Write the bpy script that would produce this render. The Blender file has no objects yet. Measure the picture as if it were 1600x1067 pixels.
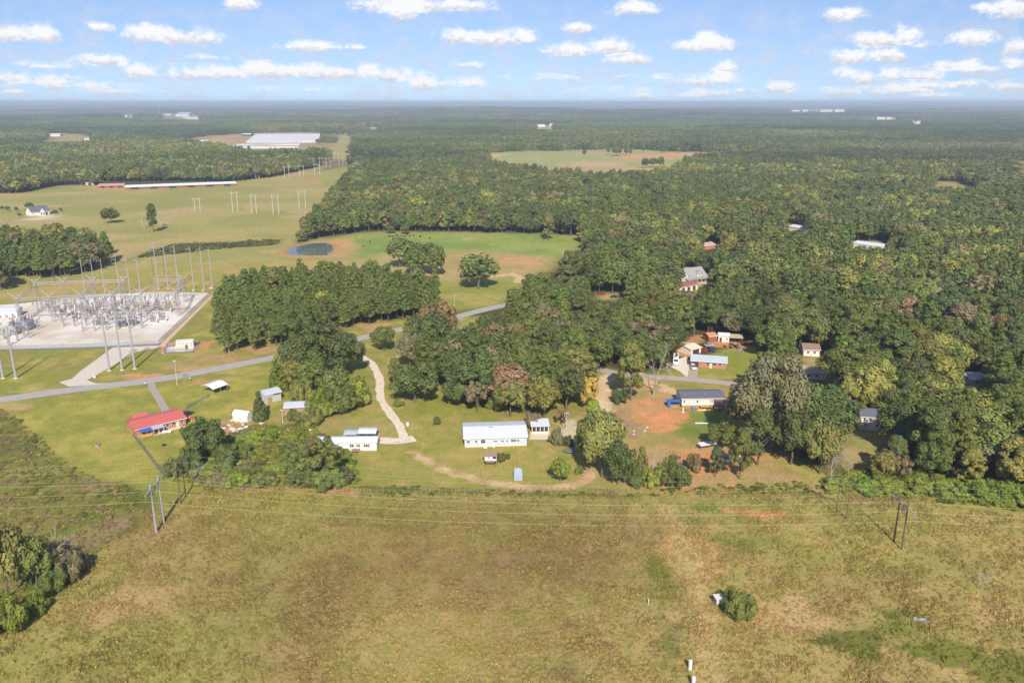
import bpy, math, random
import numpy as np
from mathutils import Vector, Matrix

# ------------------------------------------------------------------ camera, sky, sun, exposure
SC = bpy.context.scene
COL = SC.collection
R = math.radians
PITCH = R(16.4); FPX = 1267.0; CAMH = 110.0            # photo pixels, metres
cam_d = bpy.data.cameras.new('camera'); cam = bpy.data.objects.new('camera', cam_d); COL.objects.link(cam)
cam_d.sensor_width = 36.0; cam_d.lens = 36.0 * FPX / 1600.0
cam_d.clip_start = 0.5; cam_d.clip_end = 90000.0
cam.location = (0, 0, CAMH); cam.rotation_euler = (R(90) - PITCH, 0, 0)
SC.camera = cam
SC.view_settings.view_transform = 'Standard'; SC.view_settings.look = 'None'
SC.view_settings.gamma = 1.0; SC.view_settings.use_curve_mapping = False
SC.view_settings.exposure = EXPOSURE = 0.28
SC.cycles.use_denoising = True
SC.cycles.max_bounces = 5; SC.cycles.diffuse_bounces = 2; SC.cycles.glossy_bounces = 2
SC.cycles.transmission_bounces = 2; SC.cycles.transparent_max_bounces = 4; SC.cycles.volume_bounces = 0
SC.cycles.caustics_reflective = False; SC.cycles.caustics_refractive = False

SUN_EL = R(38); SUN_AZ = R(175)                          # clockwise from +Y; the sun stands behind the camera
sun_dir = Vector((math.sin(SUN_AZ) * math.cos(SUN_EL), math.cos(SUN_AZ) * math.cos(SUN_EL), math.sin(SUN_EL)))
sl = bpy.data.lights.new('sun', 'SUN'); sl.energy = 4.4; sl.angle = R(0.53); sl.color = (1.0, 0.93, 0.82)
so = bpy.data.objects.new('sun', sl); COL.objects.link(so); so.rotation_euler = (-sun_dir).to_track_quat('-Z', 'Y').to_euler()
so.location = (60, -120, 260)

def px_dir(px, py):
    """unit direction of a photo pixel"""
    u = (px - 800.0) / FPX; v = (py - 533.5) / FPX
    c, s = math.cos(PITCH), math.sin(PITCH)
    return np.array([u, c - v * s, -s - v * c]) / math.sqrt(u * u + v * v + 1)

class NT:
    """tiny node-tree writer"""
    def __init__(s, tree): s.t = tree; s.n = tree.nodes; s.l = tree.links
    def add(s, kind, **kw):
        n = s.n.new(kind)
        for k, v in kw.items(): setattr(n, k, v)
        return n
    def put(s, sock, val):
        if isinstance(val, bpy.types.NodeSocket): s.l.new(val, sock)
        elif val is not None: sock.default_value = val
    def math(s, op, a, b=None, c=None, clamp=False):
        n = s.add('ShaderNodeMath', operation=op); n.use_clamp = clamp
        s.put(n.inputs[0], a); s.put(n.inputs[1], b)
        if c is not None: s.put(n.inputs[2], c)
        return n.outputs[0]
    def vmath(s, op, a, b=None):
        n = s.add('ShaderNodeVectorMath', operation=op); s.put(n.inputs[0], a)
        if b is not None: s.put(n.inputs[1], b)
        return n.outputs[1] if op in ('LENGTH', 'DOT_PRODUCT') else n.outputs[0]
    def mix(s, f, a, b, blend='MIX'):
        n = s.add('ShaderNodeMix', data_type='RGBA', blend_type=blend)
        s.put(n.inputs[0], f); s.put(n.inputs[6], a); s.put(n.inputs[7], b)
        return n.outputs[2]
    def noise(s, vec, scale, detail=4, rough=0.55, dim='3D'):
        n = s.add('ShaderNodeTexNoise', noise_dimensions=dim)
        s.put(n.inputs['Vector'], vec); n.inputs['Scale'].default_value = scale
        n.inputs['Detail'].default_value = detail; n.inputs['Roughness'].default_value = rough
        return n.outputs['Fac']
    def ramp(s, f, lo, hi, a=0.0, b=1.0, smooth=True):
        n = s.add('ShaderNodeMapRange', interpolation_type='SMOOTHSTEP' if smooth else 'LINEAR')
        s.put(n.inputs[0], f); n.inputs[1].default_value = lo; n.inputs[2].default_value = hi
        n.inputs[3].default_value = a; n.inputs[4].default_value = b
        return n.outputs[0]

def srgb(r, g, b, k=1.0):
    f = lambda c: (c / 255.0 / 12.92 if c / 255.0 <= 0.04045 else ((c / 255.0 + 0.055) / 1.055) ** 2.4) * k
    return (f(r), f(g), f(b))
def rgba(c): return (c[0], c[1], c[2], 1.0)

# clouds of the photograph: pixel centre, half width, half height, strength
CLOUDS = [(20, 54, 34, 11, 1), (66, 52, 25, 14, 1), (160, 42, 19, 7, .9), (240, 52, 44, 13, 1), (285, 57, 42, 12, .95), (168, 94, 36, 8, .95),
          (222, 109, 25, 11, .95), (20, 121, 34, 9, .8), (75, 123, 38, 9, .75), (80, 104, 44, 5, .5), (335, 90, 24, 4, .45),
          (300, 114, 55, 10, .72), (365, 112, 50, 9, .8), (410, 106, 36, 9, 1), (465, 110, 52, 10, 1), (520, 114, 46, 9, .9), (575, 110, 20, 9, .95),
          (615, 117, 34, 10, 1), (660, 126, 24, 10, .95), (690, 132, 40, 7, .5), (735, 128, 26, 6, .6), (640, 6, 60, 14, .95), (710, 8, 44, 10, .85), (630, 20, 22, 12, .8),
          (380, 5, 24, 10, .85), (480, 73, 33, 8, .95), (530, 74, 24, 4, .5), (560, 74, 13, 4, .7), (728, 56, 34, 12, 1), (780, 60, 32, 11, .95), (816, 56, 20, 12, 1),
          (735, 100, 18, 7, .5), (904, 44, 19, 7, .95), (890, 79, 34, 10, .95), (958, 73, 30, 13, 1), (982, 93, 30, 7, .9), (988, 11, 28, 11, .95), (1012, 16, 16, 6, .7),
          (1088, 72, 24, 9, .8), (1102, 64, 22, 12, 1), (1130, 69, 16, 11, 1), (1131, 106, 14, 10, .95), (1126, 122, 22, 7, .85), (1090, 126, 40, 7, .5), (1090, 145, 14, 5, .8),
          (1127, 145, 14, 5, .7), (1168, 141, 15, 4, .8), (1219, 136, 23, 7, .97), (1318, 23, 27, 10, .95), (1372, 61, 34, 12, 1), (1412, 55, 19, 15, 1), (1440, 71, 16, 5, .5),
          (1328, 88, 30, 12, 1), (1382, 86, 32, 9, .95), (1520, 61, 28, 11, .95), (1580, 13, 40, 14, .9), (1537, 10, 22, 5, .5), (1590, 72, 15, 11, .95), (1592, 98, 20, 9, .85),
          (1352, 121, 26, 9, .9), (1388, 116, 20, 10, .95), (1325, 112, 18, 6, .7), (1440, 117, 34, 8, .75), (1497, 102, 36, 8, .9), (1535, 108, 30, 7, .8), (1426, 135, 40, 7, .9),
          (1500, 131, 28, 6, .8), (1585, 134, 24, 7, .7), (1465, 149, 26, 4, .8), (1010, 150, 50, 3, .4), (120, 134, 60, 5, .45), (470, 140, 46, 4, .45), (25, 144, 14, 3, .6), (840, 122, 30, 4, .3), (1020, 120, 26, 3, .3), (960, 142, 40, 4, .35), (180, 143, 40, 4, .4), (1340, 143, 60, 5, .4)]

world = bpy.data.worlds.new('World'); SC.world = world; world.use_nodes = True
W = NT(world.node_tree); W.n.clear()
sky = W.add('ShaderNodeTexSky', sky_type='NISHITA'); sky.sun_disc = False
sky.sun_elevation = SUN_EL; sky.sun_rotation = SUN_AZ; sky.altitude = 250; sky.air_density = 1.0; sky.dust_density = 0.6; sky.ozone_density = 1.6
tc = W.add('ShaderNodeTexCoord'); lift = W.vmath('ADD', W.vmath('MULTIPLY', tc.outputs['Generated'], (1, 1, 0.93)), (0, 0, 0.075)); W.l.new(W.vmath('NORMALIZE', lift), sky.inputs[0]); sep = W.add('ShaderNodeSeparateXYZ'); W.l.new(tc.outputs['Generated'], sep.inputs[0])
az = W.math('ARCTAN2', sep.outputs[0], sep.outputs[1]); el = W.math('ARCSINE', sep.outputs[2])
cv = W.add('ShaderNodeCombineXYZ'); W.put(cv.inputs[0], az); W.put(cv.inputs[1], el)
vec = cv.outputs[0]
sc3 = W.vmath('MULTIPLY', vec, (1.0, 1.5, 1.0))
n_big = W.noise(sc3, 34, 6, 0.62, '2D'); n_fine = W.noise(sc3, 120, 5, 0.6, '2D')
best = None; low = None
for (cx, cy, hw, hh, stg) in CLOUDS:
    d = px_dir(cx, cy); d2 = px_dir(cx + hw, cy); d3 = px_dir(cx, cy - hh); d4 = px_dir(cx, cy + hh)
    a0, e0 = math.atan2(d[0], d[1]), math.asin(d[2])
    wa = abs(math.atan2(d2[0], d2[1]) - a0); we = abs(math.asin(d3[2]) - e0)
    q = W.vmath('MULTIPLY', W.vmath('SUBTRACT', vec, (a0, e0 - we * 0.25, 0)), (1 / wa / 1.45, 1 / we / 1.5, 0))
    ln = W.vmath('LENGTH', q)
    e = W.math('MULTIPLY_ADD', ln, -stg, stg)
    # flatter bottom
    bot = W.math('MULTIPLY_ADD', el, 1.6 / we, -(e0 - we * 1.25) * 1.6 / we)
    e = W.math('MINIMUM', e, bot)
    best = e if best is None else W.math('MAXIMUM', best, e)
    t = W.math('MULTIPLY_ADD', el, 0.5 / we, -(e0 - we) * 0.5 / we)          # 0 at the base, 1 at the top
    sel = W.math('MULTIPLY', W.math('GREATER_THAN', e, -0.15), t)
    low = sel if low is None else W.math('MAXIMUM', low, sel)
body = W.math('ADD', best, W.math('MULTIPLY_ADD', n_big, 1.5, -0.72))
body = W.math('ADD', body, W.math('MULTIPLY_ADD', n_fine, 0.7, -0.35))
alpha = W.ramp(body, -0.10, 0.58)
# the same kind of scattered cumulus over the rest of the sky, thinner overhead
gen = W.noise(W.vmath('MULTIPLY', vec, (1, 2.2, 1)), 9, 7, 0.6, '2D')
ga = W.ramp(gen, 0.58, 0.72, 0, 0.9)
outside = W.math('MAXIMUM', W.ramp(W.math('ABSOLUTE', az), 0.60, 0.72), W.ramp(el, 0.17, 0.24))
ga = W.math('MULTIPLY', W.math('MULTIPLY', ga, outside), W.ramp(el, 0.0, 0.05))
veil = W.math('MULTIPLY', W.ramp(n_big, 0.36, 0.72, 0, 0.55), W.ramp(el, 0.16, 0.03))
alpha = W.math('MAXIMUM', W.math('MAXIMUM', alpha, ga), veil)
SKYK = 0.115
shade = W.math('ADD', W.math('MULTIPLY', low, 0.75), W.math('MULTIPLY_ADD', n_fine, 0.9, -0.35))
ccol = W.mix(W.ramp(shade, 0.05, 0.55), (0.55 / SKYK, 0.57 / SKYK, 0.66 / SKYK, 1), (0.80 / SKYK, 0.81 / SKYK, 0.82 / SKYK, 1))
tinted = W.mix(1.0, sky.outputs[0], (0.80, 0.82, 0.97, 1), 'MULTIPLY')      # clear autumn blue
skyc = W.mix(alpha, tinted, ccol)
bg = W.add('ShaderNodeBackground'); bg.inputs[1].default_value = SKYK
wo = W.add('ShaderNodeOutputWorld'); W.l.new(skyc, bg.inputs[0]); W.l.new(bg.outputs[0], wo.inputs[0])
world.cycles.sampling_method = 'MANUAL'; world.cycles.sample_map_resolution = 512

# ------------------------------------------------------------------ helpers
RNG = np.random.default_rng(7); random.seed(7)

def _hash(ix, iy, seed):
    h = (ix.astype(np.int64) * 374761393 + iy.astype(np.int64) * 668265263 + seed * 974711) & 0x7fffffff
    h = ((h ^ (h >> 13)) * 1274126177) & 0x7fffffff
    return ((h ^ (h >> 16)) & 0xffff) / 65535.0
def vnoise(x, y, seed=0):
    x = np.asarray(x, float); y = np.asarray(y, float)
    ix = np.floor(x); iy = np.floor(y); fx = x - ix; fy = y - iy
    ux = fx * fx * (3 - 2 * fx); uy = fy * fy * (3 - 2 * fy)
    a = _hash(ix, iy, seed); b = _hash(ix + 1, iy, seed); c = _hash(ix, iy + 1, seed); d = _hash(ix + 1, iy + 1, seed)
    return (a * (1 - ux) + b * ux) * (1 - uy) + (c * (1 - ux) + d * ux) * uy
def fbm(x, y, seed=0, octv=4):
    s = 0; a = 0.5; t = 0
    for o in range(octv):
        s = s + a * vnoise(x * 2 ** o + 17.3 * o, y * 2 ** o - 9.1 * o, seed + o); t += a; a *= 0.5
    return s / t
def sstep(e0, e1, x):
    t = np.clip((x - e0) / (e1 - e0), 0, 1); return t * t * (3 - 2 * t)

def terrain(x, y):
    """ground height: level near the houses, gently rolling far away"""
    d = np.hypot(x, y)
    return (sstep(800, 2600, d) * 44 * (fbm(x / 900.0 + 3.7, y / 620.0, 11, 3) - 0.5)
            + sstep(3500, 9000, d) * 120 * (fbm(x / 3600.0, y / 1500.0 + 1.3, 23, 3) - 0.52))

def P(px, py, z=None):
    """ground point under a photo pixel (or the point at height z)"""
    d = px_dir(px, py)
    if d[2] > -0.002: d[2] = -0.002
    if z is not None:
        t = (CAMH - z) / -d[2]
        return np.array([d[0] * t, d[1] * t, z])
    t = CAMH / -d[2]
    if t < 800: return np.array([d[0] * t, d[1] * t, 0.0])
    ts = np.linspace(600, min(60000, t * 3), 3000)
    below = (CAMH + d[2] * ts) < terrain(d[0] * ts, d[1] * ts)
    t = ts[np.argmax(below)] if below.any() else t
    x, y = d[0] * t, d[1] * t
    return np.array([x, y, float(terrain(np.array([x]), np.array([y]))[0])])
def project(p):
    """world point(s) -> photo pixels and depth"""
    p = np.asarray(p, float); x, y, z = p[..., 0], p[..., 1], p[..., 2] - CAMH
    c, s = math.cos(PITCH), math.sin(PITCH)
    dz = y * c - z * s; up = y * s + z * c
    return 800 + FPX * x / dz, 533.5 - FPX * up / dz, dz
def height_at(px, pyb, pyt):
    """height of something standing at (px, pyb) whose top shows at row pyt"""
    b = P(px, pyb); d = px_dir(px, pyt)
    return CAMH + d[2] / d[1] * b[1] - b[2]
def m_per_px(px, py): return project(P(px, py))[2] / FPX

def in_poly(x, y, poly):
    poly = np.asarray(poly); ins = np.zeros(x.shape, bool); n = len(poly)
    for i in range(n):
        x0, y0 = poly[i]; x1, y1 = poly[(i + 1) % n]
        if y0 == y1: continue
        c = ((y0 > y) != (y1 > y)) & (x < (x1 - x0) * (y - y0) / (y1 - y0) + x0)
        ins ^= c
    return ins
def seg_dist(x, y, pts, closed=True):
    pts = np.asarray(pts); n = len(pts); best = np.full(x.shape, 1e9)
    for i in range(n if closed else n - 1):
        a = pts[i]; b = pts[(i + 1) % n]; ab = b - a; L = (ab ** 2).sum() + 1e-9
        t = np.clip(((x - a[0]) * ab[0] + (y - a[1]) * ab[1]) / L, 0, 1)
        best = np.minimum(best, np.hypot(x - a[0] - t * ab[0], y - a[1] - t * ab[1]))
    return best
def gpoly(pts): return np.array([P(*p)[:2] for p in pts])

# materials ---------------------------------------------------------
MATS = {}
def mat(name, col, rough=0.8, var=0.12, scale=1.5, metal=0.0, bump=0.0, spec=0.3, stripe=None, fine=None):
    """painted / weathered surface: base colour with grain, blotches and optional ribs"""
    if name in MATS: return MATS[name]
    m = bpy.data.materials.new(name); m.use_nodes = True; T = NT(m.node_tree); T.n.clear()
    b = T.add('ShaderNodeBsdfPrincipled'); o = T.add('ShaderNodeOutputMaterial'); T.l.new(b.outputs[0], o.inputs[0])
    tc = T.add('ShaderNodeTexCoord'); v = tc.outputs['Object']
    n1 = T.noise(v, scale, 5, 0.6); n2 = T.noise(v, scale * 9, 3, 0.6)
    f = T.math('ADD', T.math('MULTIPLY', n1, 0.65), T.math('MULTIPLY', n2, 0.35))
    k = T.ramp(f, 0.25, 0.75, 1 - var, 1 + var, False)
    c = T.vmath('MULTIPLY', rgba(col)[:3], (1, 1, 1))
    vm = T.add('ShaderNodeVectorMath', operation='SCALE'); vm.inputs[0].default_value = col[:3]; T.put(vm.inputs['Scale'], k)
    cc = vm.outputs[0]
    T.put(b.inputs['Base Color'], cc)
    b.inputs['Roughness'].default_value = rough; b.inputs['Metallic'].default_value = metal
    b.inputs['Specular IOR Level'].default_value = spec
    hgt = n2
    if stripe:
        w = T.add('ShaderNodeTexWave', wave_type='BANDS', bands_direction=stripe[0]); w.inputs['Scale'].default_value = stripe[1]
        w.inputs['Distortion'].default_value = 0.0; T.l.new(v, w.inputs['Vector'])
        hgt = T.math('ADD', T.math('MULTIPLY', n2, 0.3), w.outputs['Fac']); bump = bump or 0.4
    if bump:
        bp = T.add('ShaderNodeBump'); bp.inputs['Strength'].default_value = bump; bp.inputs['Distance'].default_value = 0.05
        T.put(bp.inputs['Height'], hgt); T.l.new(bp.outputs[0], b.inputs['Normal'])
    MATS[name] = m; return m

def leaf_mat(name, trans=0.22):
    m = bpy.data.materials.new(name); m.use_nodes = True; T = NT(m.node_tree); T.n.clear()
    at = T.add('ShaderNodeAttribute', attribute_type='INSTANCER', attribute_name='leaf_tint')
    cl = T.add('ShaderNodeAttribute', attribute_type='GEOMETRY', attribute_name='leaf_var')
    c = T.mix(1.0, at.outputs['Color'], cl.outputs['Color'], 'MULTIPLY')
    d = T.add('ShaderNodeBsdfPrincipled'); T.put(d.inputs['Base Color'], c); d.inputs['Roughness'].default_value = 0.55
    d.inputs['Specular IOR Level'].default_value = 0.12
    t = T.add('ShaderNodeBsdfTranslucent'); T.put(t.inputs[0], T.mix(1.0, c, (1.1, 1.15, 0.6, 1), 'MULTIPLY'))
    ms = T.add('ShaderNodeMixShader'); ms.inputs[0].default_value = trans
    T.l.new(d.outputs[0], ms.inputs[1]); T.l.new(t.outputs[0], ms.inputs[2])
    o = T.add('ShaderNodeOutputMaterial'); T.l.new(ms.outputs[0], o.inputs[0])
    return m
LEAF = leaf_mat('leaf')
BARK = mat('bark', srgb(112, 98, 84), 0.9, 0.3, 3.0, bump=0.5)
BARK_PALE = mat('bark_pale', srgb(176, 166, 152), 0.9, 0.2, 3.0, bump=0.4)

# mesh building -----------------------------------------------------
class MB:
    def __init__(s): s.v = []; s.f = []
    def add(s, vs, fs):
        k = len(s.v); s.v += [tuple(map(float, p)) for p in vs]; s.f += [tuple(i + k for i in f) for f in fs]; return s
    def box(s, x0, y0, z0, x1, y1, z1):
        return s.add([(x0, y0, z0), (x1, y0, z0), (x1, y1, z0), (x0, y1, z0), (x0, y0, z1), (x1, y0, z1), (x1, y1, z1), (x0, y1, z1)],
                     [(0, 3, 2, 1), (4, 5, 6, 7), (0, 1, 5, 4), (1, 2, 6, 5), (2, 3, 7, 6), (3, 0, 4, 7)])
    def tube(s, a, b, r0, r1=None, n=6, cap=True):
        a = Vector(a); b = Vector(b); r1 = r0 if r1 is None else r1
        d = (b - a).normalized(); u = d.orthogonal().normalized(); w = d.cross(u)
        vs = []
        for (c, r) in ((a, r0), (b, r1)):
            for i in range(n):
                t = 2 * math.pi * i / n; vs.append(c + u * (r * math.cos(t)) + w * (r * math.sin(t)))
        fs = [(i, (i + 1) % n, n + (i + 1) % n, n + i) for i in range(n)]
        if cap: fs += [tuple(range(n))[::-1], tuple(range(n, 2 * n))]
        return s.add(vs, fs)
    def path(s, pts, r, n=5):
        for a, b in zip(pts[:-1], pts[1:]): s.tube(a, b, r, r, n)
        return s
    def extrude(s, prof, y0, y1):
        """profile in x-z pushed from y0 to y1"""
        n = len(prof); vs = [(x, y0, z) for x, z in prof] + [(x, y1, z) for x, z in prof]
        return s.add(vs, [(i, (i + 1) % n, n + (i + 1) % n, n + i) for i in range(n)] + [tuple(range(n))[::-1], tuple(range(n, 2 * n))])
    def extrude_x(s, prof, x0, x1):
        """profile in y-z pushed from x0 to x1"""
        n = len(prof); vs = [(x0, y, z) for y, z in prof] + [(x1, y, z) for y, z in prof]
        return s.add(vs, [(i, n + i, n + (i + 1) % n, (i + 1) % n) for i in range(n)] + [tuple(range(n)), tuple(range(n, 2 * n))[::-1]])
    def lathe(s, c, prof, n=10):
        k = []; cx, cy, cz = c
        vs = [(cx + r * math.cos(2 * math.pi * i / n), cy + r * math.sin(2 * math.pi * i / n), cz + z) for r, z in prof for i in range(n)]
        fs = [(j * n + i, j * n + (i + 1) % n, (j + 1) * n + (i + 1) % n, (j + 1) * n + i) for j in range(len(prof) - 1) for i in range(n)]
        fs += [tuple(range(n))[::-1], tuple(range((len(prof) - 1) * n, len(prof) * n))]
        return s.add(vs, fs)
    def ball(s, c, r, n=8, m=6):
        rx, ry, rz = (r, r, r) if isinstance(r, (int, float)) else r
        vs = []; fs = []
        for j in range(m + 1):
            t = math.pi * j / m
            for i in range(n):
                p = 2 * math.pi * i / n; vs.append((c[0] + rx * math.sin(t) * math.cos(p), c[1] + ry * math.sin(t) * math.sin(p), c[2] - rz * math.cos(t)))
        for j in range(m):
            for i in range(n): fs.append((j * n + i, j * n + (i + 1) % n, (j + 1) * n + (i + 1) % n, (j + 1) * n + i))
        return s.add(vs, fs)
    def mesh(s, name, m):
        me = bpy.data.meshes.new(name); me.from_pydata(s.v, [], s.f); me.update()
        if m: me.materials.append(m)
        return me
    def build(s, name, m, parent=None, smooth=False):
        me = s.mesh(name, m)
        if smooth: me.polygons.foreach_set('use_smooth', [True] * len(me.polygons))
        return link(name, me, parent)
def link(name, me, parent=None):
    o = bpy.data.objects.new(name, me); COL.objects.link(o)
    if parent is not None: o.parent = parent
    return o
def tag(o, label=None, cat=None, group=None, kind=None):
    for k, v in (('label', label), ('category', cat), ('group', group), ('kind', kind)):
        if v: o[k] = v
    return o
def thing(name, loc, rz, label, cat, group=None):
    o = bpy.data.objects.new(name, None); COL.objects.link(o); o.empty_display_size = 0.5
    o.location = loc; o.rotation_euler = (0, 0, rz); return tag(o, label, cat, group)
def copy_tree(o, parent=None):
    c = o.copy(); COL.objects.link(c)
    if parent is not None: c.parent = parent; c.matrix_parent_inverse = o.matrix_parent_inverse
    for ch in list(o.children): copy_tree(ch, c)
    return c
# ------------------------------------------------------------------ ground sheet and its zones
def spaced(lo, hi, step, far, grow):
    a = list(np.arange(lo, hi + 1e-6, step)); s = step; x = hi
    while x < far: s *= grow; x += s; a.append(x)
    return a
gxs = spaced(0, 205, 1.0, 40000, 1.075); gxs = np.array([-v for v in gxs[:0:-1]] + gxs)
gys = np.array([-30000.0, -8000, -2000, -500, -100, 0, 60] + spaced(100, 520, 1.0, 60000, 1.035))
GX, GY = np.meshgrid(gxs, gys); gx = GX.ravel(); gy = GY.ravel()
gcol = np.tile(np.array(srgb(84, 80, 48)), (gx.size, 1))
wx = gx + 5 * (fbm(gx / 9, gy / 9, 31, 3) - 0.5) * 2; wy = gy + 5 * (fbm(gx / 9, gy / 9, 47, 3) - 0.5) * 2
lx = gx + 1.6 * (fbm(gx / 3, gy / 3, 51, 3) - 0.5) * 2; ly = gy + 1.6 * (fbm(gx / 3, gy / 3, 57, 3) - 0.5) * 2

def blend(wgt, c1, c2=None, ns=12.0, seed=0, c3=None, lo=0.35, hi=0.65):
    global gcol
    c = np.tile(np.array(c1), (gx.size, 1))
    if c2 is not None:
        f = sstep(lo, hi, fbm(gx / ns, gy / ns, 100 + seed, 5))[:, None]; c = c * (1 - f) + np.array(c2) * f
    if c3 is not None:
        f = sstep(0.52, 0.72, fbm(gx / ns * 1.4 + 31, gy / ns * 1.4, 140 + seed, 5))[:, None]; c = c * (1 - f) + np.array(c3) * f
    gcol = gcol * (1 - wgt[:, None]) + c * wgt[:, None]
def paint(pts, c1, c2=None, ns=12.0, edge=2.0, seed=0, c3=None, a=1.0, wild=False, world=False, lo=0.35, hi=0.65):
    poly = np.asarray(pts) if world else gpoly(pts)
    X, Y = (wx, wy) if wild else (lx, ly)
    d = seg_dist(X, Y, poly); ins = in_poly(X, Y, poly)
    blend(a * np.clip(np.where(ins, 0.5 + d / (2 * edge), 0.5 - d / (2 * edge)), 0, 1), c1, c2, ns, seed, c3, lo, hi)
def track(pts, width, c1, c2=None, edge=0.8, a=1.0, ns=4.0, world=False, seed=3):
    line = np.asarray(pts) if world else gpoly(pts)
    d = seg_dist(lx, ly, line, False)
    blend(a * np.clip(0.5 + (width / 2 - d) / edge, 0, 1), c1, c2, ns, seed)
def blob(px, py, rx, ry, c1, c2=None, a=1.0, ns=4.0, seed=1):
    """patch of another cover: radii in photo pixels, ragged edge"""
    b = P(px, py); mp = m_per_px(px, py)
    u = (wx - b[0]) / (rx * mp); dy = abs(P(px, py - ry)[1] - P(px, py + ry)[1]) / 2
    v = (wy - b[1]) / dy
    r = np.hypot(u, v) + (fbm(gx / 5, gy / 5, 70 + seed, 4) - 0.5) * 1.1
    blend(a * sstep(1.05, 0.65, r), c1, c2, ns, seed)

DRY = srgb(170, 150, 96); OLIVE = srgb(146, 138, 78); GREEN = srgb(124, 130, 62); BROWN = srgb(132, 112, 76); TAN = srgb(186, 160, 112)
LAWN = srgb(140, 142, 66); LAWN2 = srgb(166, 156, 84); LUSH = srgb(126, 146, 72); CLAY = srgb(204, 144, 98); CLAY2 = srgb(192, 148, 106); SCRUB = srgb(104, 108, 50); SCRUB2 = srgb(136, 122, 74)
GRAVEL = srgb(226, 212, 192); GRAVEL2 = srgb(204, 184, 156)

# far left pasture, right-of-way and other open land
FIELD_LEFT = [(-500, 480), (-500, 312), (0, 303), (24, 303), (92, 290), (200, 290), (372, 284), (385, 281), (430, 277), (446, 272), (492, 262), (501, 250), (506, 240),
              (504, 232), (522, 212), (532, 208), (551, 208), (556, 225), (561, 240), (562, 252), (556, 268), (545, 286), (528, 308), (508, 332), (487, 358), (462, 383),
              (490, 374), (560, 364), (600, 361), (680, 363), (760, 364), (850, 366), (912, 369), (905, 385), (885, 405), (850, 425), (815, 445), (790, 463), (775, 480)]
OPEN_MAIN = FIELD_LEFT + [(780, 490), (735, 501), (660, 524), (606, 540), (618, 560), (650, 572), (650, 600), (640, 628), (672, 634), (690, 612), (712, 634), (745, 650), (800, 650), (850, 656), (893, 648),
              (905, 632), (925, 604), (942, 582), (985, 578), (1010, 585), (1036, 572), (1040, 556), (1068, 543), (1096, 523), (1165, 525), (1200, 545), (1212, 572),
              (1190, 600), (1172, 622), (1180, 652), (1200, 690), (1225, 730), (1330, 760), (1450, 772), (1600, 800), (1900, 830), (2200, 1500), (-900, 1500)]
OPEN_FAR = {   # clearings seen in the woods
    'poultry': [(280, 227), (330, 236), (400, 250), (500, 246), (512, 216), (500, 206), (400, 207), (388, 209), (320, 213), (275, 221)],
    'mill': [(40, 233), (100, 236), (155, 232), (150, 212), (95, 208), (70, 209)],
    'mid_pasture': [(735, 252), (790, 272), (880, 284), (960, 288), (1010, 284), (1050, 276), (1090, 258), (1155, 246), (1160, 238), (1050, 237), (960, 232), (900, 235), (820, 236), (760, 239)],
    'row_far': [(570, 208), (588, 208), (596, 184), (590, 177), (578, 186)],
    'far_yard': [(828, 204), (850, 212), (876, 212), (868, 196), (835, 194)],
    'school': [(1228, 179), (1332, 179), (1325, 170), (1235, 171)],
    'plant': [(1348, 194), (1417, 194), (1410, 183), (1355, 183)],
    'plant2': [(1420, 196), (1445, 196), (1443, 190), (1421, 190)],
    'town': [(174, 190), (226, 192), (222, 178), (178, 178)],
    'town2': [(238, 190), (326, 194), (320, 179), (242, 177)],
    'ridge_yard': [(1450, 306), (1520, 312), (1545, 304), (1500, 284), (1460, 284)],
    'lane': [(1060, 440), (1066, 440), (1076, 415), (1070, 398)],
    'gable_yard': [(1058, 462), (1092, 464), (1120, 450), (1136, 438), (1110, 428), (1066, 432)],
    'brick_yard': [(1120, 412), (1146, 408), (1158, 398), (1140, 392), (1122, 398)],
    'garage': [(928, 468), (968, 470), (970, 459), (934, 459)],
    'metal_a': [(1222, 368), (1260, 368), (1265, 352), (1225, 348)],
    'metal_b': [(1325, 396), (1390, 396), (1390, 378), (1330, 376)],
    'brown_yard': [(1240, 560), (1300, 610), (1310, 600), (1300, 556), (1270, 548)],
    'white_yard': [(1310, 730), (1380, 735), (1400, 690), (1390, 660), (1345, 660), (1320, 690)],
    'hidden_yard': [(1510, 612), (1560, 612), (1555, 590), (1515, 588)],
    'hidden_yard2': [(1540, 690), (1590, 695), (1590, 670), (1540, 670)],
    'low_brush': [(970, 322), (1040, 326), (1050, 312), (985, 310)],
}
paint(FIELD_LEFT, srgb(168, 158, 100), srgb(150, 148, 86), 60, 6, 1, srgb(178, 158, 112), wild=True)
paint([(515, 384), (560, 368), (680, 364), (850, 367), (912, 370), (890, 400), (830, 402), (740, 392), (640, 395), (560, 400)], LUSH, srgb(148, 160, 84), 26, 14, 2)
paint([(690, 396), (740, 392), (840, 402), (860, 415), (810, 440), (760, 432), (690, 430)], srgb(178, 154, 106), srgb(166, 148, 94), 20, 8, 3, wild=True)
paint([(690, 438), (760, 440), (830, 430), (800, 462), (770, 482), (690, 490), (670, 470)], srgb(142, 146, 72), srgb(166, 154, 88), 18, 8, 4)
paint([(440, 400), (460, 384), (530, 372), (560, 385), (540, 402), (480, 404)], srgb(176, 152, 104), srgb(190, 150, 108), 14, 6, 5, wild=True)
blob(800, 406, 26, 4, srgb(214, 150, 104), srgb(200, 140, 96)); blob(828, 411, 22, 5, CLAY, srgb(220, 152, 104), seed=4); blob(818, 408, 44, 10, srgb(190, 156, 108), a=0.6)
blob(430, 392, 24, 5, srgb(192, 150, 106), a=.7); blob(530, 380, 26, 8, srgb(196, 152, 104), a=.7, seed=5); blob(735, 373, 12, 2, srgb(196, 160, 118))
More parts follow.
